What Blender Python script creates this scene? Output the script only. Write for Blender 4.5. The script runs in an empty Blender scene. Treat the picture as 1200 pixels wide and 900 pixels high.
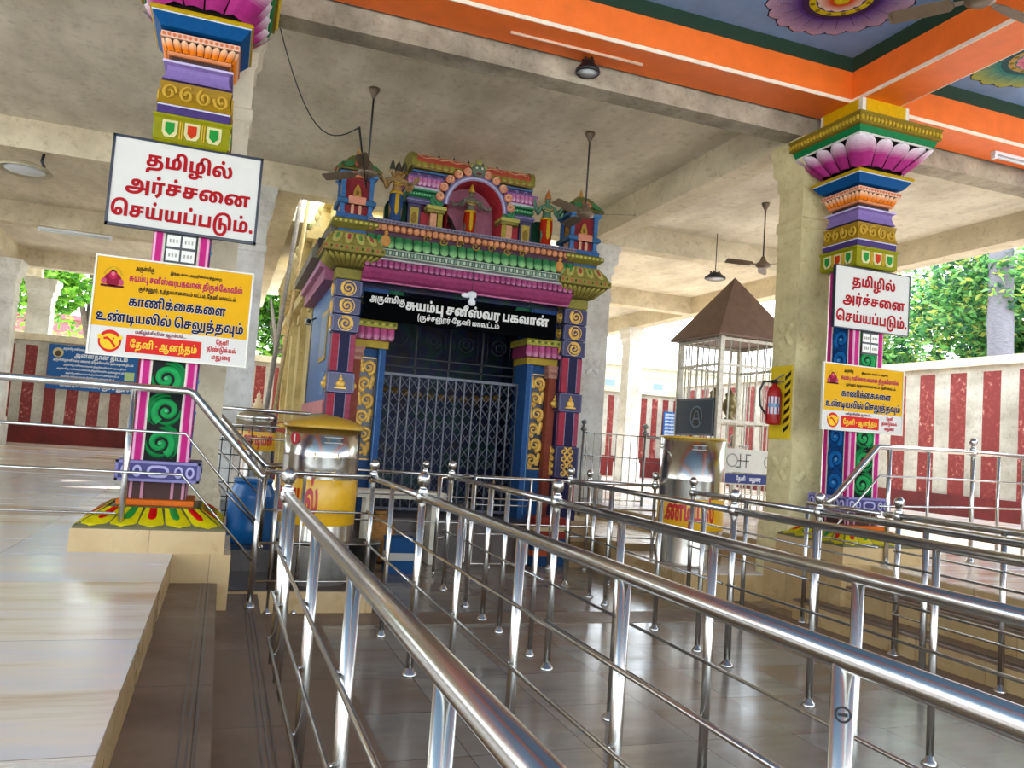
import bpy, math, random
from mathutils import Vector, Matrix
from mathutils.geometry import delaunay_2d_cdt
random.seed(7)
PI = math.pi
SC = bpy.context.scene
COL = SC.collection

# ------------------------------------------------------------------ camera, sky, sun, exposure
EYE = 1.45
cam_d = bpy.data.cameras.new('camera'); cam = bpy.data.objects.new('camera', cam_d); COL.objects.link(cam)
cam_d.sensor_width = 36.0; cam_d.lens = 36.0 * 943.69 / 1200.0; cam_d.clip_end = 400; cam_d.clip_start = 0.03
yaw, pit, rol = 0.340369, 0.0699922, 0.0699431
fw = Vector((math.sin(yaw)*math.cos(pit), math.cos(yaw)*math.cos(pit), math.sin(pit)))
rt = Vector((math.cos(yaw), -math.sin(yaw), 0)); up = rt.cross(fw)
r2 = rt*math.cos(rol) + up*math.sin(rol); u2 = up*math.cos(rol) - rt*math.sin(rol)
mw = Matrix((r2, u2, -fw)).transposed().to_4x4(); mw.translation = (0, 0, EYE); cam.matrix_world = mw
SC.camera = cam
W = bpy.data.worlds.new('sky'); SC.world = W; W.use_nodes = True
wn = W.node_tree.nodes; wl = W.node_tree.links
bg = wn['Background']
sky = wn.new('ShaderNodeTexSky'); sky.sky_type = 'PREETHAM'; sky.turbidity = 5.0
sky.sun_direction = (0.5, 0.3, 0.81)
mixw = wn.new('ShaderNodeMix'); mixw.data_type = 'RGBA'; mixw.inputs[0].default_value = 0.8
wl.new(sky.outputs[0], mixw.inputs[6]); mixw.inputs[7].default_value = (0.80, 0.92, 1.0, 1)
wl.new(mixw.outputs[2], bg.inputs[0]); bg.inputs[1].default_value = 3.0
sun_d = bpy.data.lights.new('sun', 'SUN'); sun_d.energy = 4.5; sun_d.angle = 0.02; sun_d.color = (1, 0.95, 0.86)
sun = bpy.data.objects.new('sun', sun_d); COL.objects.link(sun)
sun.rotation_euler = Vector((-0.5, -0.3, -0.81)).to_track_quat('-Z', 'Y').to_euler(); sun.location = (20, -5, 20)
SC.view_settings.view_transform = 'Standard'; SC.view_settings.look = 'None'
SC.view_settings.gamma = 1; SC.view_settings.use_curve_mapping = False
SC.view_settings.exposure = 1.32

# ------------------------------------------------------------------ colours and materials
def hx(s):
    s = s.lstrip('#'); o = []
    for i in (0, 2, 4):
        c = int(s[i:i+2], 16)/255
        o.append(c/12.92 if c <= 0.04045 else ((c+0.055)/1.055)**2.4)
    return (*o, 1.0)
MATS = {}
def newmat(n):
    m = bpy.data.materials.new(n); m.use_nodes = True; MATS[n] = m
    return m, m.node_tree.nodes, m.node_tree.links, m.node_tree.nodes['Principled BSDF']
def nd(N, t, **k):
    x = N.new(t)
    for a, b in k.items(): setattr(x, a, b)
    return x
def noise(N, L, scale, detail=4, stretch=None, rough=0.6):
    tc = N.new('ShaderNodeTexCoord'); n = N.new('ShaderNodeTexNoise')
    n.inputs['Scale'].default_value = scale; n.inputs['Detail'].default_value = detail; n.inputs['Roughness'].default_value = rough
    if stretch:
        mp = N.new('ShaderNodeMapping'); mp.inputs['Scale'].default_value = stretch
        L.new(tc.outputs['Object'], mp.inputs[0]); L.new(mp.outputs[0], n.inputs[0])
    else: L.new(tc.outputs['Object'], n.inputs[0])
    return n
def ramp(N, L, src, stops):
    r = N.new('ShaderNodeValToRGB'); e = r.color_ramp.elements
    e[0].position, e[0].color = stops[0]; e[1].position, e[1].color = stops[-1]
    for p, c in stops[1:-1]:
        q = e.new(p); q.color = c
    L.new(src, r.inputs[0]); return r
def bump(N, L, b, src, strength, dist=0.01):
    bp = N.new('ShaderNodeBump'); bp.inputs['Strength'].default_value = strength; bp.inputs['Distance'].default_value = dist
    L.new(src, bp.inputs['Height']); L.new(bp.outputs[0], b.inputs['Normal'])
def mixc(N, L, fac, a, b, mode='MIX'):
    m = N.new('ShaderNodeMix'); m.data_type = 'RGBA'; m.blend_type = mode
    for s, v in ((0, fac), (6, a), (7, b)):
        if hasattr(v, 'is_linked'): L.new(v, m.inputs[s])
        else: m.inputs[s].default_value = v
    return m.outputs[2]
def plain(n, c, rough=0.5, metal=0.0, var=0.12, scale=12, bmp=0.0, stretch=None):
    m, N, L, b = newmat(n); c = hx(c)
    nz = noise(N, L, scale, 5, stretch)
    lo = tuple(x*(1-var) for x in c[:3])+(1,); hi = tuple(min(1, x*(1+var)) for x in c[:3])+(1,)
    r = ramp(N, L, nz.outputs[0], [(0.3, lo), (0.7, hi)])
    L.new(r.outputs[0], b.inputs['Base Color']); b.inputs['Roughness'].default_value = rough; b.inputs['Metallic'].default_value = metal
    if bmp: bump(N, L, b, nz.outputs[0], bmp)
    return m
def colmat(n, rough=0.5, metal=0.0, bmp=0.15, var=0.18, scale=25, sat=1.0, val=1.0, spec=0.5):
    """paint whose colour is the 'Col' attribute, with uneven brushwork"""
    m, N, L, b = newmat(n)
    a = nd(N, 'ShaderNodeAttribute', attribute_name='Col'); nz = noise(N, L, scale, 5)
    hs = N.new('ShaderNodeHueSaturation'); hs.inputs['Saturation'].default_value = sat; hs.inputs['Value'].default_value = val; L.new(a.outputs['Color'], hs.inputs['Color'])
    r = ramp(N, L, nz.outputs[0], [(0.3, (1-var,)*3+(1,)), (0.7, (1, 1, 1, 1))])
    L.new(mixc(N, L, 1.0, hs.outputs[0], r.outputs[0], 'MULTIPLY'), b.inputs['Base Color'])
    b.inputs['Roughness'].default_value = rough; b.inputs['Metallic'].default_value = metal; b.inputs['Specular IOR Level'].default_value = spec
    if bmp: bump(N, L, b, nz.outputs[0], bmp, 0.006)
    return m
PAINT = colmat('painted_plaster', 0.55, val=0.86, sat=1.06, spec=0.15)
BOARD = colmat('printed_board', 0.6, bmp=0, var=0.05, scale=6, spec=0.12, val=0.82)
ENAMEL = colmat('glossy_enamel', 0.3, bmp=0, var=0.1)
GOLD = colmat('gold_paint', 0.34, 0.55, 0.2, 0.3, 30)
STEEL = plain('stainless_steel', '#c2bfb9', 0.25, 1.0, 0.06, 3)
STEELD = plain('dull_steel', '#8d8b86', 0.38, 1.0, 0.2, 14)
DRUM = plain('drum_steel', '#cfcbc2', 0.21, 1.0, 0.1, 6, 0.03)
IRON = plain('dark_iron', '#3a3a3e', 0.45, 0.6, 0.2)
GRILL = plain('painted_grill', '#c9c3b3', 0.5, 0.2, 0.2, 20)
BLACKP = plain('black_plastic', '#17171a', 0.4)
BLUEP = plain('blue_plastic', '#0f5d9c', 0.32, 0, 0.12, 8)
WHITEP = plain('white_plastic', '#d9dce0', 0.35, 0, 0.06, 8)
RUST = plain('rusted_roof_sheet', '#6b5142', 0.6, 0.1, 0.18, 7)
BAMBOO = plain('bamboo', '#d6b980', 0.55, 0, 0.25, 18)
BARK = plain('bark', '#6d6056', 0.85, 0, 0.35, 14, 0.5)
PALMB = plain('palm_bark', '#69646a', 0.85, 0, 0.3, 10, 0.5, (1, 1, 6))
DARKT = plain('dark_tile', '#4a3b34', 0.3, 0, 0.25, 6)
def concrete(n, base, dark, spot, s=1.0):
    m, N, L, b = newmat(n)
    a = noise(N, L, 0.6*s, 6); c = noise(N, L, 9*s, 8, None, 0.75); d = noise(N, L, 2.3*s, 5, (1, 0.35, 1))
    r1 = ramp(N, L, a.outputs[0], [(0.35, hx(dark)), (0.62, hx(base))])
    r2 = ramp(N, L, c.outputs[0], [(0.30, hx(spot)), (0.48, (1, 1, 1, 1))])
    r3 = ramp(N, L, d.outputs[0], [(0.32, (0.72, 0.70, 0.66, 1)), (0.6, (1, 1, 1, 1))])
    x = mixc(N, L, 0.5, r1.outputs[0], r2.outputs[0], 'MULTIPLY'); x = mixc(N, L, 0.8, x, r3.outputs[0], 'MULTIPLY')
    L.new(x, b.inputs['Base Color']); b.inputs['Roughness'].default_value = 0.9
    bump(N, L, b, c.outputs[0], 0.35, 0.012); return m
CONC = concrete('ceiling_concrete', '#e0d8c4', '#c9c0ab', '#b3aa97')
CONCB = concrete('beam_concrete', '#dfd3b8', '#c8bc9f', '#aca289')
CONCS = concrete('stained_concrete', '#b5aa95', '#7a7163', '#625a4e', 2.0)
COLW = concrete('column_whitewash', '#dedbd4', '#c4c0b7', '#b5b0a6', 1.4)
COLY = concrete('column_yellow_wash', '#d9cc9c', '#c4b684', '#b3a578', 1.6)
WALLW = concrete('whitewashed_wall', '#b9b2a6', '#9c9486', '#8f8678', 1.3)
YELB = concrete('yellow_building_plaster', '#dccb92', '#c2ac70', '#a8965f', 1.2)
def speckled_red():
    m, N, L, b = newmat('speckled_red_stripe')
    a = noise(N, L, 11, 7, None, 0.7); c = noise(N, L, 1.6, 3)
    add = nd(N, 'ShaderNodeMath', operation='ADD'); L.new(a.outputs[0], add.inputs[0])
    mu = nd(N, 'ShaderNodeMath', operation='MULTIPLY'); mu.inputs[1].default_value = 0.35; L.new(c.outputs[0], mu.inputs[0]); L.new(mu.outputs[0], add.inputs[1])
    r = ramp(N, L, add.outputs[0], [(0.68, hx('#6f1d1a')), (0.79, hx('#8c3a32')), (0.86, hx('#b89a8c'))])
    L.new(r.outputs[0], b.inputs['Base Color']); b.inputs['Roughness'].default_value = 0.75; return m
REDS = speckled_red()
REDB = concrete('dark_red_base', '#6f1e1a', '#521614', '#451c1a', 1.5)
def tile(n, c1, c2, size, grout, streak, rough, seed_scale=1.0, w=1.0, bmp=0.02):
    m, N, L, b = newmat(n)
    tc = N.new('ShaderNodeTexCoord')
    br = nd(N, 'ShaderNodeTexBrick', offset=0.0, squash=1.0)
    br.inputs['Color1'].default_value = (0, 0, 0, 1); br.inputs['Color2'].default_value = (1, 1, 1, 1); br.inputs['Mortar'].default_value = (.5, .5, .5, 1)
    br.inputs['Scale'].default_value = 1.0; br.inputs['Mortar Size'].default_value = 0.0025; br.inputs['Brick Width'].default_value = size*w; br.inputs['Row Height'].default_value = size
    L.new(tc.outputs['Object'], br.inputs[0])
    st = noise(N, L, 1.0, 7, streak, 0.62)
    add = nd(N, 'ShaderNodeMath', operation='MULTIPLY_ADD'); add.inputs[1].default_value = 0.36
    L.new(br.outputs[0], add.inputs[0]); L.new(st.outputs[0], add.inputs[2])
    r = ramp(N, L, add.outputs[0], [(0.38, hx(c1)), (0.62, hx(c2)), (0.86, hx(seed_scale) if isinstance(seed_scale, str) else hx(c1))])
    x = mixc(N, L, br.outputs['Fac'], r.outputs[0], hx(grout))
    L.new(x, b.inputs['Base Color'])
    rr = ramp(N, L, st.outputs[0], [(0.3, (rough*0.7,)*3+(1,)), (0.7, (rough*1.5,)*3+(1,))])
    L.new(rr.outputs[0], b.inputs['Roughness'])
    if bmp: bump(N, L, b, br.outputs['Fac'], -0.2, 0.003)
    return m
FLOOR = tile('grey_brown_floor_tile', '#625b53', '#8a8074', 0.6, '#4a4540', (0.8, 2.2, 1), 0.18, '#7a6654')
PLAT = tile('streaked_beige_tile', '#b99c7a', '#dccab4', 1.2, '#84745f', (0.7, 5.0, 1), 0.2, '#c4bfc2')
TAN = tile('tan_riser_tile', '#a98a5c', '#b79a6c', 0.6, '#7d6641', (2, 2, 2), 0.28)
STEP = tile('brown_step_tile', '#65503f', '#7a6350', 1.2, '#3f342d', (1.5, 1.5, 1), 0.45, '#6e5846')
GROUND = plain('courtyard_paving', '#c6c0b6', 0.85, 0, 0.1, 1.5)
def leafmat(n):
    m, N, L, b = newmat(n)
    a = nd(N, 'ShaderNodeAttribute', attribute_name='Col')
    L.new(a.outputs['Color'], b.inputs['Base Color']); b.inputs['Roughness'].default_value = 0.5
    tr = N.new('ShaderNodeBsdfTranslucent'); L.new(a.outputs['Color'], tr.inputs[0])
    mx = N.new('ShaderNodeMixShader'); mx.inputs[0].default_value = 0.45
    L.new(b.outputs[0], mx.inputs[1]); L.new(tr.outputs[0], mx.inputs[2]); L.new(mx.outputs[0], N['Material Output'].inputs[0]); return m
LEAF = leafmat('leaves')
def glassmat():
    m, N, L, b = newmat('lamp_lens'); b.inputs['Base Color'].default_value = hx('#cfd6da'); b.inputs['Roughness'].default_value = 0.2; return m
LENS = glassmat()
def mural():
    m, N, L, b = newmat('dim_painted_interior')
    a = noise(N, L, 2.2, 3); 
    r = ramp(N, L, a.outputs[0], [(0.3, hx('#0a1a19')), (0.42, hx('#0b3a38')), (0.5, hx('#141f4c')), (0.58, hx('#1c153c')), (0.7, hx('#3c3018'))])  # near-black tones paint in the darkness behind the gate
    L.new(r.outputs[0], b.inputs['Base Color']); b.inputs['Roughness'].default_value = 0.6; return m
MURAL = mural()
SHADED = colmat('shaded_shrine_paint', 0.5, 0.0, 0.2, 0.3, 18, 0.95, 0.9, 0.12)  # duller copy of the paint, with the shrine's shade put into its colour

# ------------------------------------------------------------------ mesh helpers
def V(*a): return Vector(a)
def frame(o, u, v):
    o, u, v = Vector(o), Vector(u), Vector(v); n = u.cross(v).normalized()
    return lambda a, b, h=0.0: o + u*a + v*b + n*h
def FY(x, y, z): return frame((x, y, z), (1, 0, 0), (0, 0, 1))          # faces the camera side (-Y)
def FX(x, y, z): return frame((x, y, z), (0, -1, 0), (0, 0, 1))         # faces -X
def sides(cx, cy, hw0, z0, hw1, z1, hy0=None, hy1=None):
    """four side maps of a square stump: a in -1..1, b in 0..1"""
    out = []
    for k in range(4):
        c, s = round(math.cos(k*PI/2)), round(math.sin(k*PI/2))
        def F(a, b, h=0.0, c=c, s=s):
            w = hw0+(hw1-hw0)*b
            x, y = a*w, -w-h
            return Vector((cx+x*c-y*s, cy+x*s+y*c, z0+(z1-z0)*b))
        out.append(F)
    return out
PILLAR_Z = ((0, 0), (3.30, 3.30), (3.385, 3.36), (3.58, 3.555), (3.655, 3.63), (3.82, 3.795), (3.97, 3.95), (4.045, 4.02), (4.13, 4.10), (4.175, 4.14), (4.215, 4.165), (4.315, 4.245), (4.36, 4.285), (4.405, 4.345), (4.70, 4.57), (4.785, 4.635), (4.93, 4.755), (5.0, 5.0))
class MB:
    def __init__(s): s.v = []; s.f = []; s.c = []; s.m = []; s.s = []; s.col = (1, 1, 1, 1); s.mi = 0; s.sm = False
    def C(s, h): s.col = hx(h) if isinstance(h, str) else h; return s
    def add(s, vs, fs, sm=None):
        o = len(s.v); s.v += [tuple(p) for p in vs]
        for f in fs: s.f.append(tuple(i+o for i in f)); s.c.append(s.col); s.m.append(s.mi); s.s.append(s.sm if sm is None else sm)
        return s
    def box(s, x0, x1, y0, y1, z0, z1):
        vs = [(x, y, z) for z in (z0, z1) for y in (y0, y1) for x in (x0, x1)]
        return s.add(vs, [(0, 2, 3, 1), (4, 5, 7, 6), (0, 1, 5, 4), (2, 6, 7, 3), (0, 4, 6, 2), (1, 3, 7, 5)], False)
    def bar(s, p, q, w, h, upv=(0, 0, 1)):
        p, q = Vector(p), Vector(q); d = (q-p).normalized(); u = Vector(upv)
        r = d.cross(u)
        if r.length < 1e-4: r = d.cross(Vector((0, 1, 0)))
        r.normalize(); u = r.cross(d)
        vs = [e + r*a*w/2 + u*b*h/2 for e in (p, q) for b in (-1, 1) for a in (-1, 1)]
        return s.add(vs, [(0, 1, 3, 2), (4, 6, 7, 5), (0, 4, 5, 1), (2, 3, 7, 6), (0, 2, 6, 4), (1, 5, 7, 3)], False)
    def tube(s, pts, r, n=10, caps=True, closed=False):
        pts = [Vector(p) for p in pts]; R = r if isinstance(r, (list, tuple)) else [r]*len(pts)
        vs = []; fs = []; N = None; m = len(pts)
        for i, p in enumerate(pts):
            a = pts[i-1] if i or closed else p; b = pts[(i+1) % m] if i < m-1 or closed else p
            d = (b-a).normalized()
            if N is None:
                N = d.cross(Vector((0, 0, 1)))
                if N.length < 1e-3: N = d.cross(Vector((1, 0, 0)))
            N = (N - d*N.dot(d)).normalized(); B = d.cross(N)
            k = 1.0
            if 0 < i < m-1 or closed:
                d1 = (p-a).normalized(); k = 1/max(0.5, d.dot(d1))
            for j in range(n):
                t = 2*PI*j/n; vs.append(p + (N*math.cos(t) + B*math.sin(t))*R[i]*(k if m > 2 else 1))
        for i in range(m if closed else m-1):
            for j in range(n):
                a, b = i*n+j, i*n+(j+1) % n; c, d2 = ((i+1) % m)*n+(j+1) % n, ((i+1) % m)*n+j
                fs.append((a, b, c, d2))
        s.add(vs, fs, True)
        if caps and not closed:
            o = len(s.v)-len(vs)
            for rng in (range(n-1, -1, -1), range((m-1)*n, m*n)):
                s.f.append(tuple(o+i for i in rng)); s.c.append(s.col); s.m.append(s.mi); s.s.append(False)
        return s
    def lathe(s, c, prof, n=24, axis='Z', sm=True, a0=0, a1=2*PI):
        c = Vector(c); vs = []; fs = []; full = abs(a1-a0-2*PI) < 1e-6; nn = n if full else n+1
        for r, z in prof:
            for j in range(nn):
                t = a0+(a1-a0)*j/n; x, y = r*math.cos(t), r*math.sin(t)
                vs.append(c + (Vector((x, y, z)) if axis == 'Z' else Vector((x, -z, y)) if axis == 'Y' else Vector((z, x, y))))
        for i in range(len(prof)-1):
            for j in range(n if full else nn-1):
                fs.append((i*nn+j, i*nn+(j+1) % nn, (i+1)*nn+(j+1) % nn, (i+1)*nn+j))
        s.add(vs, fs, sm); o = len(s.v)-len(vs)
        for k, (r, z) in ((0, prof[0]), (len(prof)-1, prof[-1])):
            if r > 1e-4 and full:
                idx = list(range(k*nn, k*nn+nn)); idx = idx[::-1] if k == 0 else idx
                s.f.append(tuple(o+i for i in idx)); s.c.append(s.col); s.m.append(s.mi); s.s.append(False)
        return s
    def sq(s, cx, cy, prof, ky=1.0, caps=True):
        """square-section loft: prof = [(half width, z)...]"""
        vs = []; fs = []
        for h, z in prof: vs += [(cx-h, cy-h*ky, z), (cx+h, cy-h*ky, z), (cx+h, cy+h*ky, z), (cx-h, cy+h*ky, z)]
        for i in range(len(prof)-1):
            for j in range(4): fs.append((i*4+j, i*4+(j+1) % 4, i*4+4+(j+1) % 4, i*4+4+j))
        if caps: k = len(prof)*4-4; fs += [(3, 2, 1, 0), (k, k+1, k+2, k+3)]
        return s.add(vs, fs, False)
    def ext(s, prof, x0, x1, ends=True):
        """extrude a (y, z) profile along X"""
        n = len(prof); vs = [(x, y, z) for x in (x0, x1) for y, z in prof]
        fs = [(i, n+i, n+(i+1) % n, (i+1) % n) for i in range(n)]
        if ends: fs += [tuple(range(n)), tuple(range(2*n-1, n-1, -1))]
        return s.add(vs, fs, False)
    def ell(s, c, rx, ry, rz, n=12, m=8):
        vs = []; fs = []
        for i in range(m+1):
            p = PI*i/m
            for j in range(n):
                t = 2*PI*j/n; vs.append((c[0]+rx*math.sin(p)*math.cos(t), c[1]+ry*math.sin(p)*math.sin(t), c[2]-rz*math.cos(p)))
        for i in range(m):
            for j in range(n): fs.append((i*n+j, i*n+(j+1) % n, (i+1)*n+(j+1) % n, (i+1)*n+j))
        return s.add(vs, fs, True)
    def poly(s, F, pts, h=0.0, thick=None):
        n = len(pts); vs = [F(a, b, h) for a, b in pts]
        if thick is None: return s.add(vs, [tuple(range(n))], False)
        vs += [F(a, b, h-thick) for a, b in pts]
        return s.add(vs, [tuple(range(n))] + [(i, n+i, n+(i+1) % n, (i+1) % n) for i in range(n)], False)
    def rect(s, F, a0, a1, b0, b1, h=0.0, thick=None): return s.poly(F, [(a0, b0), (a1, b0), (a1, b1), (a0, b1)], h, thick)
    def disc(s, F, a, b, r, h=0.0, thick=None, n=20, ry=None):
        ry = ry or r
        return s.poly(F, [(a+r*math.cos(2*PI*i/n), b+ry*math.sin(2*PI*i/n)) for i in range(n)], h, thick)
    def ring(s, F, a, b, r0, r1, h=0.0, n=28, t0=0, t1=2*PI):
        vs = []; fs = []
        for i in range(n+1):
            t = t0+(t1-t0)*i/n
            vs += [F(a+r0*math.cos(t), b+r0*math.sin(t), h), F(a+r1*math.cos(t), b+r1*math.sin(t), h)]
        for i in range(n): fs.append((2*i, 2*i+1, 2*i+3, 2*i+2))
        return s.add(vs, fs, False)
    def ribbon(s, F, pts, h, base=0.0):
        """raised rounded strip along pts = [(a, b, half width)...]"""
        vs = []; fs = []; m = len(pts)
        for i, (a, b, w) in enumerate(pts):
            pa, pb = pts[max(0, i-1)][:2]; qa, qb = pts[min(m-1, i+1)][:2]
            dx, dy = qa-pa, qb-pb; l = math.hypot(dx, dy) or 1; nx, ny = -dy/l, dx/l
            for k, hh in ((-1, 0), (-0.6, 0.75), (0, 1), (0.6, 0.75), (1, 0)): vs.append(F(a+nx*w*k, b+ny*w*k, base+h*hh))
        for i in range(m-1):
            for k in range(4): fs.append((i*5+k+1, i*5+k, i*5+5+k, i*5+6+k))
        return s.add(vs, fs, True)
    def petal(s, F, a, b, w, l, h, base=0.0, tip=0.5, c2=None, pw=0.45):
        """raised rounded petal: root at (a, b), width 2w, length l upward; c2 colours the tip"""
        rows = 14 if c2 else 8; vs = []; tip = max(tip, 0.62)
        for i in range(rows+1):
            t = i/rows; ww = w*(1-max(0, (t-tip)/(1-tip))**2)**0.5 if t > tip else w*(0.9+0.1*t/tip)
            for k in (-1, -0.6, 0, 0.6, 1): vs.append(F(a+ww*k, b+l*t, base+h*(1-k*k)*(0.45+0.55*math.sin(PI*min(1, t*0.85+0.1)))))
        c0 = s.col
        for i in range(rows):
            if c2: 
                t = max(0, (i+0.5)/rows-pw)/(1-pw); c = hx(c2); s.col = tuple(c0[q]*(1-t)+c[q]*t for q in range(4))
            o = len(s.v)
            s.add(vs[i*5:i*5+10], [(k, k+1, k+6, k+5) for k in range(4)], True)
        s.col = c0; return s
    def text(s, F, key, a, b, size, align='c', bold=0.0, h=0.002, width=None):
        """letters of TEXTS[key]; size = height of a letter body; returns self"""
        k = size/560.0; seq = TEXTS[key]; adv = sum(GL[g][0] for g in seq)*k
        kx = k if width is None else k*width/adv
        tot = adv if width is None else width
        x = a - (tot/2 if align == 'c' else 0 if align == 'l' else tot)
        for g in seq:
            ad = GL[g][0]; pv, tri = glyph_mesh(g, bold*100)
            s.add([F(x+px*kx, b+py*k, h) for px, py in pv], tri, False)
            x += ad*kx
        return s
    def heights(s, tab):
        def w(z):
            for (a, b), (c, d) in zip(tab, tab[1:]):
                if z <= c: return b+(d-b)*(z-a)/(c-a)
            return z
        s.v = [(x, y, w(z)) for x, y, z in s.v]; return s
    def build(s, name, mats, parent=None, loc=None, **props):
        me = bpy.data.meshes.new(name); o = bpy.data.objects.new(name, me); COL.objects.link(o)
        base = Vector((0, 0, 0))
        if parent is not None:
            o.parent = parent; p = parent
            while p is not None: base += Vector(p.location); p = p.parent
        elif loc is not None: base = Vector(loc); o.location = base
        me.from_pydata([(x-base.x, y-base.y, z-base.z) for x, y, z in s.v], [], s.f)
        for m in (mats if isinstance(mats, (list, tuple)) else [mats]): me.materials.append(m)
        me.polygons.foreach_set('material_index', s.m); me.polygons.foreach_set('use_smooth', s.s)
        ca = me.color_attributes.new('Col', 'FLOAT_COLOR', 'CORNER'); buf = []
        for f, c in zip(s.f, s.c): buf += list(c)*len(f)
        ca.data.foreach_set('color', buf); me.update()
        for k, v in props.items(): o[k] = v
        return o
def thing(name, label, cat, loc, group=None):
    o = bpy.data.objects.new(name, None); COL.objects.link(o); o.location = loc; o.empty_display_size = 0.1
    o['label'] = label; o['category'] = cat
    if group: o['group'] = group
    return o
def tag(o, label, cat, group=None):
    o['label'] = label; o['category'] = cat
    if group: o['group'] = group
    return o
def struct(mb, name, mats, label=None):
    o = mb.build(name, mats); o['kind'] = 'structure'
    if label: o['label'] = label
    return o
def dup(root, loc, label, rot=None):
    """a copy of a thing with copies of its parts and sub-parts"""
    r = root.copy(); COL.objects.link(r); r.location = loc; r['label'] = label
    if rot is not None: r.rotation_euler = (0, 0, rot)
    def kids(a, b):
        for ch in list(a.children):
            if ch.name in done: continue
            c = ch.copy(); COL.objects.link(c); c.parent = b; done.add(c.name); kids(ch, c)
    done = set(); kids(root, r); return r

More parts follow.
